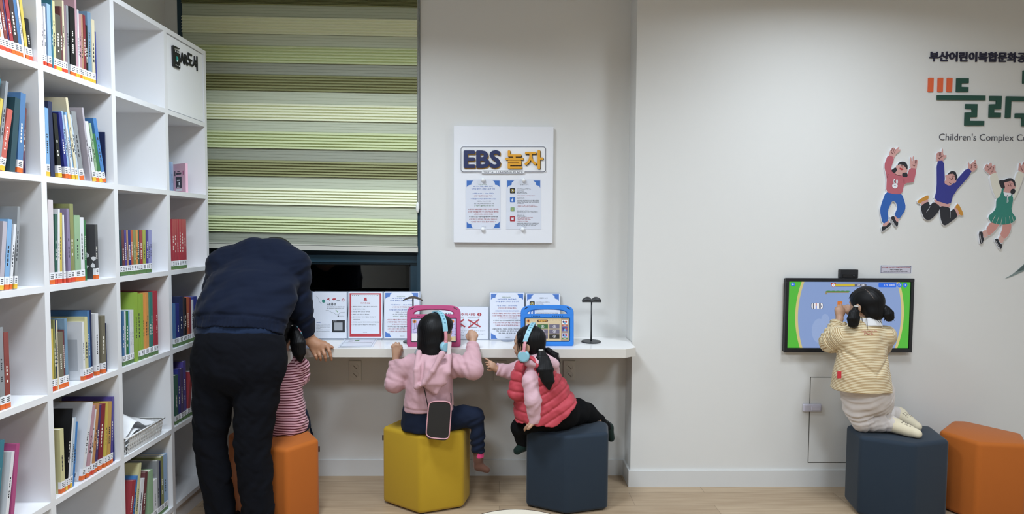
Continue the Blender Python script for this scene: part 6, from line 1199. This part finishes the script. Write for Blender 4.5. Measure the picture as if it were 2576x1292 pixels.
    J.chain([P(1130, 1055, 3.10), P(1165, 1046, 3.10), kR, P(1200, 1090, 3.10), aR], [.062, .055, .047, .039, .035], .02); J.chain([P(1045, 1058, 3.12), kL, aL], [.066, .05, .036], .02)
    J.half((0, 0, .4165), (0, 0, -1), .006) if False else None
    sx, sz = P(1183, 1070, 3.1)[0], .418
    J.carve(lambda p: np.maximum(np.maximum(p[:, 2]-sz, p[:, 0]-sx), p[:, 1]-3.44), .006)
    J.trim(aR, A3(.02, 0, -1)); J.post += [wrinkle(.003, 42, 31), folds(kR, aR, .003, 4, .045, (1, 0, 0))]; soft('jeans', J, .004, 'jeans', o)
    soft('sock', Field().chain([aR-A3(0, 0, -.01), P(1203, 1155, 3.10), P(1204, 1171, 3.10), P(1225, 1181, 3.08)], [.028, .025, .0245, .0165], .012), .003, 'sock_brown', o)
    soft('sock_cuff', Field().chain([P(1204, 1128, 3.10), P(1204.5, 1147, 3.10)], [.0275, .0275], .005).half(P(1204, 1149, 3.10), (0, 0, -1)), .003, 'sock_pink', o)
    # cross-body bag hanging on her back
    M('bag_black', '#1B1917', .6, bump=(700, .3, .0006)); M('bag_pink', '#C79399', .5); M('strap_black', '#121012', .6)
    pl = Plane(P(1104, 1055, 2.952), (0, -1, .06)); cr = (940, 720, 2.584)
    b = empty('crossbody_bag', pl.at(1104, 1102)); tag(b, 'small black bag with pink piping hanging behind the girl in the pink hoodie', 'bag')
    def outline(e, n=10):
        c = [(357, 768), (372, 752), (400, 746), (470, 746), (497, 757), (505, 785), (492, 972), (478, 988), (455, 991), (362, 982), (343, 962), (342, 940)]
        return inflate(smooth_poly(c, 2), e)
    d = Draw(pl, cr, lift=0); d.poly(outline(0), 'bag_black', 0, .0); d = Draw(Plane(pl.o-pl.n*.028, pl.n), cr, lift=0); d.poly(outline(-1), 'bag_black', 0, .0285); d.build('bag_body', b)
    for off, rr in ((0, .0032), (-.026, .0028)):
        pts = [Plane(pl.o+pl.n*off, pl.n).at(cr[0]+x/cr[2], cr[1]+y/cr[2]) for x, y in outline(0)]; MB().tube(pts+[pts[0], pts[1]], rr, 'bag_pink', 8).build('piping', b, smooth=True)
    zp = [pl.at(cr[0]+352/cr[2], cr[1]+790/cr[2])-pl.n*.012, pl.at(cr[0]+350/cr[2], cr[1]+830/cr[2])-pl.n*.008]; MB().tube(zp, .0025, 'strap_black', 8).build('zip_pull', b)
    st = [P(1078, 1030, 2.965), P(1074, 1010, 2.968), P(1069, 985, 2.968), P(1062, 955, 2.962), P(1054, 925, 2.972), P(1053, 900, 3.005), P(1053, 888, 3.05)]; MB().tube(st, .0022, 'strap_black', 8).build('strap', b, smooth=True)
    st = [P(1134, 1022, 2.962), P(1135, 1005, 2.972), P(1134, 988, 2.982)]; MB().tube(st, .0026, 'strap_black', 8).build('strap', b, smooth=True)
girl_pink()
# ---------------- girl in the coral vest, astride the navy stool, looking left
def girl_vest():
    hc = P(1329, 860, 3.07); fwd = U3((-.97, .20, -.02)); s = .90; up = (.10, 0, 1)
    F = Field(); pel, belly, chest, neck = P(1385, 1050, 3.08), P(1372, 1000, 3.075), P(1358, 945, 3.07), P(1350, 905, 3.07)
    hq, hR = head(F, hc, fwd, s, up)
    F.add(etube([P(1392, 1040, 3.11), belly, chest, neck], [.06, .07, .075, .034], [.05, .06, .06, .034], (1, .2, 0)), .015); F.chain([neck, hc-A3(-.012, 0, .05)], [.034, .037], .012)
    shN, elN, wrN = P(1335, 957, 3.0), P(1341, 1005, 2.97), P(1346, 1058, 2.985); shF, elF, wrF = P(1318, 925, 3.13), P(1288, 934, 3.13), P(1250, 928, 3.11)
    F.chain([neck, shN, elN, wrN], [.03, .028, .024, .017], .012); F.chain([neck, shF, elF, wrF], [.03, .028, .024, .0165], .012)
    r = .0066
    # near hand pressed flat on the stool edge
    kn = [P(1333, 1066, 2.972), P(1330, 1069, 2.985), P(1329, 1070, 2.998), P(1329, 1071, 3.01)]
    hand(F, wrN+A3(-.003, 0, -.004), kn, [[p+A3(-.012, .0, -.008), p+A3(-.018, .002, -.018), p+A3(-.019, .003, -.026)] for p in kn], [P(1338, 1068, 2.96), P(1332, 1074, 2.955), P(1328, 1078, 2.955)], r, .017, .005)
    # far hand, fingers spread towards the left
    kn = [P(1236, 911, 3.105), P(1234.5, 915, 3.10), P(1234.5, 920, 3.095), P(1236, 924, 3.092)]
    F.add(ell(P(1241, 919, 3.10), A3(.016, .010, .018)), .006)
    hand(F, wrF, kn, [[P(1229, 906, 3.105), P(1223.5, 902.5, 3.105), P(1218.8, 900, 3.105)], [P(1229, 912, 3.095), P(1225, 911, 3.09), P(1221.5, 911, 3.088)], [P(1229, 917.5, 3.085), P(1226, 917, 3.078), P(1223.5, 917, 3.075)], [P(1231, 923, 3.08), P(1229, 923, 3.073), P(1227, 923, 3.07)]], [P(1240, 927, 3.10), P(1232, 930, 3.10), P(1227, 929.5, 3.10)], r*.80, .017, .005)
    kL, aL, tL = P(1309, 1074, 3.13), P(1317, 1120, 3.15), P(1301, 1133, 3.12); kR, aR, tR = P(1476, 1038, 3.22), P(1530, 1075, 3.33), P(1537, 1101, 3.32)
    F.chain([P(1385, 1042, 3.11), P(1345, 1062, 3.115), kL, aL, tL], [.045, .040, .034, .024, .016], .015); F.chain([P(1395, 1040, 3.11), P(1425, 1040, 3.12), kR, aR, tR], [.045, .045, .038, .024, .016], .015)
    o = soft('person', F, .003, 'skin_child', origin=(pel[0], pel[1], .415), keep_largest=True); tag(o, 'small girl in a coral padded vest astride the navy stool, looking left', 'person'); eyes(o, hq, hR, s, (-1,))
    soft('lips', Field().add(ell(hq(0, .0775, -.0555), A3(.013, .0055, .0035)*s, hR), .003).add(ell(hq(0, .0752, -.0635), A3(.011, .0055, .0038)*s, hR), .003), .0012, 'lips', o)
    H = Field().add(ell(hq(0, -.014, .016), A3(.077, .090, .083)*s, hR), .012).add(ell(hq(0, -.045, -.03), A3(.06, .05, .06)*s, hR), .02).carve(ell(hq(0, .112, -.030), A3(.075, .085, .100)*s, hR), .006).carve(ell(hq(-.085, .03, -.035), A3(.03, .028, .05)*s, hR), .008)
    sdv, fwv, uv = [v.astype(np.float32) for v in hR]; hcf = hc.astype(np.float32)
    H.post.append(lambda p: .0005*np.sin(((p-hcf)@fwv)*520+2*np.sin(((p-hcf)@uv)*22))); ho = soft('hair', H, .003, 'hair_black', o)
    def tail(pts, rad, flat, name, seed):
        T = Field().add(etube(pts, rad, [r_*flat for r_ in rad], (1, .1, 0)), .01); T.post += [lambda p: .0007*np.sin(p[:, 0]*700+2*np.sin(p[:, 2]*14)), wrinkle(.0012, 40, seed)]; soft(name, T, .003, 'hair_black', o)
    tail([P(1361, 881, 3.005), P(1365, 900, 2.985), P(1371, 930, 2.965), P(1379, 958, 2.955), P(1382, 980, 2.95)], [.017, .035, .045, .034, .005], .55, 'ponytail', 2)
    tail([P(1378, 880, 3.10), P(1392, 893, 3.10), P(1403, 912, 3.09), P(1404, 934, 3.08)], [.02, .026, .016, .005], .7, 'ponytail', 8)
    rs_ = np.random.RandomState(4)
    for k in range(12):
        j = rs_.uniform(-3, 3, 4); MB().tube([P(1372+1.5*k, 874+k, 3.05), P(1384+2*k+j[0], 888+j[1], 3.04), P(1393+1.4*k+j[1], 908+2*j[2], 3.03), P(1394+1.0*k+j[3], 928+3*j[0], 3.03)], [.0018, .0015, .0010, .0003], 'hair_black', 6).build('hair_strand', ho, smooth=True)
    for k in range(9):
        j = rs_.uniform(-.004, .004, 3); y0 = .052-.0035*k; MB().tube([hq(-.056, y0, .056), hq(-.066, y0+.004+j[0], .015), hq(-.068, y0+j[1], -.03-.006*(k % 3)), hq(-.066, y0-.004+j[2], -.055-.010*(k % 4))], [.0022, .0016, .0010, .0003], 'hair_black', 6).build('hair_strand', ho, smooth=True)
    MB().lathe([(.010, -.004), (.0135, 0), (.010, .004)], P(1361, 880, 3.0), 'tie_grey', 16).build('hair_tie', o, smooth=True)
    add_headphones("pale blue headphones on the girl in the coral vest", hq, hR, s, back=-.030, cuts=(.089, .118), tilt=.012, cup=.034, cz=-.064)
    # pink hooded sweater under the vest
    S = Field().add(etube([P(1390, 1020, 3.08), P(1372, 985, 3.075), P(1358, 940, 3.07), P(1350, 912, 3.07)], [.10, .10, .095, .07], [.09, .09, .085, .065], (1, .2, 0)), .02)
    S.chain([P(1345, 940, 3.04), shN, elN, wrN+(wrN-elN)*.05], [.038, .043, .040, .034], .02); S.chain([P(1335, 922, 3.10), shF, elF, wrF], [.05, .047, .040, .033], .02)
    S.trim(wrN+A3(0, 0, -.006), wrN-elN); S.trim(P(1250, 928, 3.11), wrF-elF)
    S.add(etube([P(1338, 906, 3.04), P(1365, 900, 3.0), P(1392, 915, 3.02), P(1398, 935, 3.05)], [.03, .034, .034, .02], [.028, .03, .03, .02], (1, 0, 0)), .02); S.add(rc(P(1320, 908, 3.02), P(1352, 912, 2.985), .020, .026), .02)
    S.post += [wrinkle(.0022, 30, 41), wrinkle(.0010, 80, 42), folds(shN, elN, .0016, 2.3, .05, (1.5, .6, .3)), folds(elN, wrN, .0018, 2.3, .05, (1.5, .5, .3)), folds(shF, wrF, .0018, 3.4, .05, (0, 1.2, 1.5))]; soft('hooded_sweater', S, .004, 'pink_fleece', o)
    # padded vest with stitched channels
    V = Field().add(etube([P(1372, 1060, 3.08), P(1370, 1025, 3.085), P(1366, 985, 3.08), P(1358, 945, 3.075), P(1352, 925, 3.07)], [.160, .166, .142, .105, .075], [.128, .128, .118, .105, .085], (1, .1, 0)), .02)
    V.add(ell(P(1420, 1025, 3.07), A3(.075, .10, .075)), .03)
    V.chain([P(1300, 985, 3.03), P(1307, 945, 3.03), P(1315, 922, 3.02), P(1337, 918, 2.995), P(1362, 930, 2.998), P(1382, 962, 3.015)], [.05, .042, .036, .040, .046, .052], .025)
    V.carve(etube([P(1331, 950, 2.93), P(1335, 966, 2.92), P(1340, 990, 2.92)], [.040, .048, .034], [.10, .10, .06], (1, 0, 0)), .008)
    V.carve(rc(P(1305, 925, 3.16), P(1280, 930, 3.2), .06, .06), .01)
    hn = U3((.0, 0, -1)); V.half(P(1330, 1067, 3.0), (-.0, 0, -1), .004)
    a_, b_ = P(1411, 1058, 3.0), P(1455, 1007, 3.05); nn = U3(np.cross(b_-a_, (0, 1, 0))); nn = nn if nn[0] > 0 else -nn; V.half(a_, nn, .006)
    nh, na = P(1349, 905, 3.07), P(1405, 1060, 3.08); c0 = nh.astype(np.float32)
    def quilt(p):
        q = p-c0; x = q[:, 0]; z = q[:, 2]; t = np.where(p[:, 0] < P(1345, 980, 3.0)[0]-.0, -z-.10*x, -z+.62*(x-.03)); return .0075*(1-np.abs(np.sin(t*math.pi/.052)))**2.2*1.0
    V.post += [quilt, wrinkle(.003, 48, 44)]; soft('padded_vest', V, .0042, 'coral_vest', o)
    # black trousers and dark socks
    J = Field().add(etube([P(1410, 1030, 3.09), P(1392, 1050, 3.12)], [.10, .115], [.085, .085], (1, .1, 0)), .02)
    J.chain([P(1352, 1062, 3.10), P(1325, 1066, 3.12), kL, P(1313, 1100, 3.145), P(1318, 1120, 3.15)], [.058, .052, .046, .034, .030], .02); J.chain([P(1420, 1042, 3.10), P(1450, 1034, 3.17), kR, P(1505, 1058, 3.28), aR], [.072, .066, .052, .036, .03], .02)
    stp = [np.array(p) for p in tb]; 
    def inside_stool(p):
        d = p[:, 2]-.417
        c = np.mean(stp, 0)
        for a, b in zip(stp, stp[1:]+stp[:1]):
            e = b-a; n = np.array([e[1], -e[0]])/np.linalg.norm(e); n = n if np.dot(n, a-c) > 0 else -n
            d = np.maximum(d, (p[:, 0]-a[0])*n[0]+(p[:, 1]-a[1])*n[1]-.001)
        return d
    J.carve(inside_stool, .005); J.post.append(wrinkle(.0035, 40, 52)); soft('trousers', J, .004, 'black_trouser', o)
    for a, t, k in ((aL, tL, P(1313, 1100, 3.145)), (aR, tR, P(1512, 1060, 3.30))): soft('sock', Field().chain([k, a, t], [.030, .029, .021], .012), .0032, 'sock_green', o)
M('lips', '#A5605A', .45, sss=.1); M('scalp', '#7A6A5E', .6); M('tie_grey', '#B9B6B0', .6)
girl_vest()
# ---------------- child kneeling on the navy stool at the wall screen
def girl_stripes_tan():
    hc = P(2178, 763, 3.10); fwd = U3((-.42, .90, -.05)); s = .92
    F = Field(); pel, belly, chest, neck = P(2178, 985, 3.06), P(2172, 920, 3.06), P(2170, 850, 3.075), P(2174, 815, 3.085)
    hq, hR = head(F, hc, fwd, s)
    F.add(etube([pel, belly, chest, neck], [.085, .085, .085, .036], [.075, .07, .062, .036], (1, 0, 0)), .015); F.chain([neck, hc-A3(0, 0, .05)], [.035, .038], .012)
    shL, elL, wrL = P(2113, 848, 3.08), P(2088, 862, 3.13), P(2112, 803, 3.20); shR, elR, wrR = P(2224, 846, 3.08), P(2214, 868, 3.17), P(2150, 796, 3.22)
    for a, b, c in ((shL, elL, wrL), (shR, elR, wrR)): F.chain([neck+(a-neck)*.5, a, b, c], [.03, .029, .026, .0185], .012)
    r = .0064
    F.add(ell(P(2113, 785, 3.215), A3(.025, .018, .026)), .01)
    kn = [P(2121, 777, 3.225), P(2115, 774, 3.222), P(2109, 775, 3.218), P(2104, 779, 3.215)]
    hand(F, wrL, kn, [[P(2122, 771, 3.24), P(2122, 769, 3.255), P(2121, 770, 3.266)], [P(2115, 768, 3.238), P(2115, 766, 3.25), P(2114, 768, 3.262)], [P(2108, 769, 3.232), P(2108, 768, 3.244), P(2108, 771, 3.255)], [P(2103, 774, 3.228), P(2103, 773, 3.238), P(2104, 776, 3.248)]], [P(2120, 790, 3.21), P(2126, 781, 3.225), P(2127, 775, 3.24)], r, .019, .006)
    kn = [P(2128, 771, 3.23), P(2131, 776, 3.228), P(2133, 781, 3.226), P(2134, 786, 3.224)]
    F.add(ell(P(2138, 782, 3.22), A3(.022, .018, .02)), .01)
    hand(F, wrR, kn, [[p+A3(-.014, .012, .003), p+A3(-.022, .022, .001), p+A3(-.026, .032, -.002)] for p in kn], [P(2140, 774, 3.215), P(2134, 769, 3.228), P(2130, 768, 3.24)], r, .019, .006)
    kL, aL = PZ(2169, 1060, .468), PZ(2240, 1066, .462); kR, aR = PZ(2204, 1046, .475), PZ(2258, 1042, .465); mL, mR = P(2158, 1025, 3.06), P(2210, 1012, 3.08); tL, tR = PZ(2306, 1090, .438), PZ(2306, 1072, .442)
    F.chain([pel, P(2160, 985, 3.06), mL, kL, aL, tL], [.07, .055, .045, .034, .026, .02], .015); F.chain([pel, P(2208, 980, 3.07), mR, kR, aR, tR], [.07, .055, .045, .034, .026, .02], .015)
    o = soft('person', F, .003, 'skin_child', origin=(pel[0], pel[1], .415), keep_largest=True); tag(o, 'toddler with two pigtails in a tan striped top kneeling at the wall screen', 'person'); eyes(o, hq, hR, s)
    H = Field().add(ell(hq(0, -.010, .016), A3(.078, .091, .084)*s, hR), .012).add(ell(hq(0, -.052, -.045), A3(.062, .045, .052)*s, hR), .02).carve(ell(hq(0, .105, -.035), A3(.075, .070, .090)*s, hR), .006)
    H.carve(ell(hq(-.088, .012, -.03), A3(.022, .022, .028)*s, hR), .006); H.carve(ell(hq(.088, .012, -.03), A3(.022, .022, .028)*s, hR), .006)
    sdv, fwv, uv = [v.astype(np.float32) for v in hR]; hcf = hc.astype(np.float32)
    def part(p):
        q = p-hcf; x, y, z = q@sdv, q@fwv, q@uv; line = x-.012+.16*y
        return .004*np.exp(-(line/.0022)**2)*(z > .02)*(y < .08)+.0004*np.sin(x*520+2*np.sin(z*25)+y*160)
    H.post.append(part); ho = soft('hair', H, .0028, 'hair_black', o)
    from mathutils.bvhtree import BVHTree
    hb_ = BVHTree.FromPolygons([v.co for v in ho.data.vertices], [list(p.vertices) for p in ho.data.polygons]); pts = []
    for x, y in ((2172, 725), (2178, 728), (2184, 733), (2190, 740), (2195, 746), (2200, 753)):
        d_ = U3(ray(x, y)); h = hb_.ray_cast(Vector(EYE-np.array(ho['_o'])), Vector(d_))
        if h[0] is not None: pts.append(np.array(h[0])+np.array(ho['_o']))
    MB().tube(pts, [.0006, .0010, .0012, .0012, .0010, .0005][:len(pts)], 'scalp', 6).build('parting', ho, smooth=True)
    def tail(pts, rad, flat, seed, side):
        T = Field().add(etube(pts, rad, [r_*flat for r_ in rad], side), .01); T.post += [lambda p: .0008*np.sin(p[:, 0]*650+2*np.sin(p[:, 2]*16)), wrinkle(.0014, 45, seed)]; soft('pigtail', T, .003, 'hair_black', o)
    tail([P(2153, 771, 3.035), P(2149, 785, 3.02), P(2147, 800, 3.015), P(2147, 815, 3.015), P(2149, 822, 3.018)], [.013, .027, .034, .028, .012], .6, 1, (1, 0, .2))
    tail([P(2221, 767, 3.05), P(2229, 776, 3.035), P(2235, 789, 3.03), P(2239, 801, 3.03)], [.011, .020, .029, .023], .6, 5, (1, 0, .35))
    rs_ = np.random.RandomState(9)
    for k in range(18):
        j = rs_.uniform(-2, 2, 3); MB().tube([P(2139+k*1.15, 806, 3.012), P(2137.5+k*1.25+j[0]*.6, 817, 3.01), P(2136+k*1.4+j[1], 822+j[2]*2, 3.013)], [.0022, .0013, .0003], 'hair_black', 6).build('hair_strand', ho, smooth=True)
    for k in range(18):
        j = rs_.uniform(-2, 2, 3); MB().tube([P(2227+k*1.05, 795, 3.03), P(2226+k*1.3+j[0]*.6, 803, 3.03), P(2225+k*1.45+j[1], 807+j[2]*2, 3.032)], [.0022, .0013, .0003], 'hair_black', 6).build('hair_strand', ho, smooth=True)
    for x0, x1, x2, yb in ((2168, 2169, 2172, 812), (2180, 2181, 2183, 828), (2197, 2208, 2214, 812), (2204, 2214, 2219, 815)): MB().tube([P(x0, 798, 3.03), P(x1, 806, 3.012), P(x2, yb, 3.005)], [.0018, .0014, .0006], 'hair_black', 6).build('hair_strand', ho, smooth=True)
    for k in range(5): MB().tube([P(2156-k*.5, 728+k, 3.13), P(2145-k*.9, 735+k, 3.14), P(2140-k*.8, 742+1.5*k, 3.145), P(2138-k*.7+.6*(k % 2), 749+2*(k % 3), 3.145)], [.003, .0026, .0015, .0003], 'hair_black', 6).build('hair_strand', ho, smooth=True)
    for p in (P(2154, 770, 3.03), P(2219.5, 767, 3.05)): MB().lathe([(.009, -.004), (.0125, 0), (.009, .004)], p, 'tie_grey', 16).build('hair_tie', o, smooth=True)
    # collar, striped top
    soft('collar', Field().add(etube([P(2184, 800, 3.075), P(2182, 826, 3.07)], [.062, .078], [.05, .062], (1, 0, 0)), .01).half(P(2182, 823, 3.07), (0, -.3, -1)).half(P(2182, 803, 3.07), (0, .4, 1)), .0032, 'white_collar', o)
    tor = [P(2166, 985, 3.05), P(2166, 950, 3.05), P(2168, 890, 3.06), P(2170, 848, 3.075), P(2172, 824, 3.08)]
    tf = etube(tor, [.152, .142, .122, .126, .085], [.128, .115, .092, .083, .06], (1, 0, 0)); S = Field().add(tf, .02)
    arms = []
    for a, b, c in ((shL, elL, wrL), (shR, elR, wrR)): S.chain([P(2170, 838, 3.08)+(a-P(2170, 838, 3.08))*.6, a, b, c-(c-b)*.1], [.055, .055, .052, .038], .018); arms.append((a, b, c))
    S.half(P(2166, 978, 3.05), (.0, -.06, -1)); S.trim(wrL-(wrL-elL)*.12, wrL-elL); S.trim(wrR-(wrR-elR)*.12, wrR-elR)
    dg = np.array(U3((.8, 0, 1)), np.float32); cz = float(P(2170, 905, 3.05)[2]); cx0 = float(P(2180, 905, 3.0)[0])
    S.post += [wrinkle(.004, 30, 61), folds(shL, elL, .004, 3, .055, (1, 0, 1)), folds(elL, wrL, .004, 3, .055, (1, 0, 1)), lambda p: .006*np.exp(-((p[:, 2]-cz-.9*np.abs(p[:, 0]-cx0-.02)+.06)/.012)**2)*(p[:, 1] < 3.04)*(np.abs(p[:, 0]-cx0) < .12)]
    def band(V):
        d = tf(V)-.012; out = V[:, 2]/.0076; 
        for i, (a, b, c) in enumerate(arms):
            for p0, p1 in ((a, b), (b, c)):
                e = rc(p0, p1, .05, .045)(V); ax = U3(p1-p0); t = ((V-p0)@ax)/.0076+.3; w = e < d-.004; out = np.where(w, t, out); d = np.where(w, e, d)
        return out
    so = soft('striped_top', S, .0036, 'stripe_tan', o, attr=band)
    M('print_red', '#9E4238', .7); M('tab_red', '#C3303A', .6)
    dd = Draw(vplane(2.972), lift=.0); 
    def print_on(body, x0, y0, x1, y1, bold):
        V, Fs, br = glyphs(body, 0); lo, hi = V.min(0), V.max(0); mb = MB(); Q = []
        bvh = print_on.bvh
        for q in V:
            u, v = (q-lo)/(hi-lo); d_ = ray(x0+(x1-x0)*u, y1+(y0-y1)*v); d_ = d_/np.linalg.norm(d_); h = bvh.ray_cast(Vector(EYE-np.array(so['_o'])), Vector(d_))
            p = np.array(h[0])+np.array(so['_o']) if h[0] is not None else EYE+d_*3.0; Q.append(p+A3(0, -.0009, 0))
        mb.add(Q, Fs, 'print_red').build('back_print', so)
    from mathutils.bvhtree import BVHTree
    print_on.bvh = BVHTree.FromPolygons([v.co for v in so.data.vertices], [list(p.vertices) for p in so.data.polygons])
    print_on('Let\'s ride to the', 2168, 829.5, 2206, 834, 0); print_on('Park', 2174, 835.5, 2197, 841.5, 0)
    c = P(2111, 942, 2.985); MB().rbox(c+A3(-.010, -.004, -.018), c+A3(.010, .002, .018), 'tab_red', .0015).build('side_tab', so)
    # trousers, socks with grips
    J = Field().add(etube([P(2176, 960, 3.06), P(2180, 995, 3.06)], [.125, .125], [.105, .105], (1, 0, 0)), .02)
    J.chain([P(2162, 985, 3.06), mL, kL], [.078, .066, .050], .015); J.chain([kL, aL], [.049, .042], .012); J.chain([P(2208, 980, 3.07), mR, kR], [.075, .063, .050], .015); J.chain([kR, aR], [.048, .041], .012)
    for k_, a_ in ((kL, aL), (kR, aR)): J.half(a_-(a_-k_)*.02, a_-k_, .003) if False else None
    J.carve(lambda p: p[:, 2]-.417, .004)
    J.post += [wrinkle(.0035, 36, 71), folds(P(2160, 985, 3.06), kL, .004, 4, .07, (1, 1, 0)), folds(kL, aL, .0025, 4, .05, (0, 1, 1)), folds(P(2212, 980, 3.07), kR, .004, 4, .07, (1, 1, 0))]; soft('trousers', J, .004, 'beige_trouser', o)
    for a, k, t, z in ((aL, kL, tL, 0), (aR, kR, tR, 1)):
        ax = U3(t-a); so2 = soft('sock', Field().chain([a-ax*.0, a+ax*.04, a+ax*.075, t], [.043, .033, .030, .024], .012).add(ell(a+ax*.012+A3(.01, 0, .008), A3(.032, .03, .03)), .012).carve(lambda p: p[:, 2]-.4168, .004), .003, 'sock_cream', o)
        sl = U3(np.cross(ax, (0, 0, 1))); up = U3(np.cross(sl, ax)); rs_ = np.random.RandomState(3+z)
        for k2 in range(12):
            c = a+ax*(.045+.012*(k2//3)+.004*rs_.rand())+sl*(-.014+.014*(k2 % 3))
            hb = BVHTree.FromPolygons([v.co for v in so2.data.vertices], [list(p.vertices) for p in so2.data.polygons]) if k2 == 0 else hb
            h = hb.ray_cast(Vector(c+up*.08-np.array(so2['_o'])), Vector(-up))
            if h[0] is None: continue
            p = np.array(h[0])+np.array(so2['_o']); MB().lathe([(.0001, -.0004), (.0036, -.0002), (.003, .0011), (.0001, .0015)], p, 'rubber_grip', 10).build('grip_dot', so2, smooth=True)
girl_stripes_tan()
# ---------------- girl in wine-striped top, half hidden behind the man, on the orange stool
def girl_stripes_wine():
    hc = P(706, 832, 3.06); fwd = U3((.05, 1, -.12)); s = .98
    F = Field(); pel, belly, chest, neck = P(714, 1070, 3.08), P(714, 1010, 3.07), P(711, 935, 3.065), P(709, 893, 3.06)
    hq, hR = head(F, hc, fwd, s)
    F.add(etube([pel, belly, chest, neck], [.085, .08, .08, .035], [.07, .065, .06, .035], (1, 0, 0)), .015); F.chain([neck, hc-A3(0, 0, .05)], [.034, .037], .012)
    shR, elR, wrR = P(752, 920, 3.07), P(758, 948, 3.09), P(745, 915, 3.16); shL, elL, wrL = P(668, 920, 3.07), P(660, 955, 3.09), P(672, 912, 3.16)
    for a, b, c in ((shL, elL, wrL), (shR, elR, wrR)):
        F.chain([neck+(a-neck)*.5, a, b, c], [.03, .028, .024, .0165], .012); kn = [c+A3(.014-.009*i, .03, .01) for i in range(4)]
        hand(F, c, kn, [[p+A3(0, .018, .006), p+A3(0, .030, .002), p+A3(0, .036, -.008)] for p in kn], [c+A3(.012, .01, 0), c+A3(.022, .03, 0), c+A3(.02, .045, 0)], .0066, .017, .005)
    kR, kL = P(760, 1066, 3.34), P(690, 1066, 3.36)
    for k in (kR, kL): F.chain([pel, P(715, 1068, 3.15)+(k-P(715, 1068, 3.34))*.8, k, A3(k[0], 3.455, .16), A3(k[0], 3.455, .12)], [.06, .05, .036, .024, .022], .015)
    o = soft('person', F, .0034, 'skin_child', origin=(pel[0], pel[1], .415), keep_largest=True); tag(o, 'girl in a wine and pink striped top, half hidden behind the bending man', 'person')
    H = Field().add(ell(hq(0, -.012, .016), A3(.079, .091, .085)*s, hR), .012).add(ell(hq(0, -.05, -.045), A3(.06, .045, .05)*s, hR), .02).carve(ell(hq(0, .105, -.035), A3(.075, .070, .090)*s, hR), .006).carve(ell(hq(.088, .012, -.03), A3(.022, .024, .03)*s, hR), .006); H.post.append(wrinkle(.0012, 130, 2, (1, 1, .3))); soft('hair', H, .003, 'hair_black', o)
    for pts in ([P(737, 820, 3.03), P(741, 838, 3.005), P(749, 862, 2.99), P(753, 888, 2.99), P(756, 908, 2.995)], [P(672, 822, 3.03), P(664, 845, 3.01), P(660, 870, 3.0), P(660, 898, 3.0)]):
        T = Field().add(etube(pts, [.014, .028, .040, .034, .010][:len(pts)], [.012, .022, .026, .022, .008][:len(pts)], (1, 0, .1)), .01); T.post += [lambda p: .0007*np.sin(p[:, 0]*650+2*np.sin(p[:, 2]*16)), wrinkle(.0014, 45, 5)]; soft('pigtail', T, .003, 'hair_black', o)
    MB().lathe([(.010, -.004), (.0135, 0), (.010, .004)], P(736.5, 818, 3.03), 'tie_grey', 16).build('hair_tie', o, smooth=True)
    add_headphones("headphones on the striped girl, mostly hidden behind the man's arm", hq, hR, s, back=.0, cuts=(.091, .117))
    tf = etube([P(715, 1092, 3.075), P(717, 1060, 3.07), P(713, 1000, 3.065), P(711, 940, 3.065), P(709, 905, 3.06)], [.115, .118, .100, .098, .055], [.10, .10, .088, .08, .05], (1, 0, 0)); S = Field().add(tf, .02); arms = []
    for a, b, c in ((shL, elL, wrL), (shR, elR, wrR)): S.chain([P(710, 915, 3.065)+(a-P(710, 915, 3.065))*.6, a, b, c], [.048, .045, .04, .032], .018); arms.append((a, b, c))
    S.half((0, 0, .4185), (0, 0, -1)); S.trim(wrR, wrR-elR); S.trim(wrL, wrL-elL)
    S.post += [wrinkle(.0045, 34, 81), folds(shR, elR, .003, 3, .05, (1, 0, 1))]
    def band(V):
        d = tf(V)-.010; out = (V[:, 2]+.25*(V[:, 0]-pel[0]-.03)*np.clip((V[:, 2]-.75)*-2, -.6, 1))/.0128
        for a, b, c in arms:
            for p0, p1 in ((a, b), (b, c)):
                e = rc(p0, p1, .045, .04)(V); t = ((V-p0)@U3(p1-p0))/.0128+.3; w = e < d-.004; out = np.where(w, t, out); d = np.where(w, e, d)
        return out
    soft('striped_top', S, .004, 'stripe_wine', o, attr=band)
    soft('undershirt_collar', Field().add(etube([P(709, 880, 3.05), P(709, 902, 3.05)], [.05, .058], [.045, .055], (1, 0, 0)), .01).half(P(709, 884, 3.05), (0, .3, 1)), .004, 'white_collar', o)
    J = Field().add(etube([P(720, 1050, 3.085), P(720, 1072, 3.09)], [.112, .122], [.095, .10], (1, 0, 0)), .02)
    for k in (kR, kL): J.chain([P(715, 1068, 3.12)+(k-P(715, 1068, 3.34))*.7, k, A3(k[0], 3.455, .16)], [.062, .05, .034], .02)
    J.carve(lambda p: np.maximum(p[:, 2]-.417, p[:, 1]-3.40), .005); J.post.append(wrinkle(.003, 42, 91)); soft('jeans', J, .004, 'jeans', o)
girl_stripes_wine()
for _o in bpy.data.objects:
    if '_o' in _o: del _o['_o']
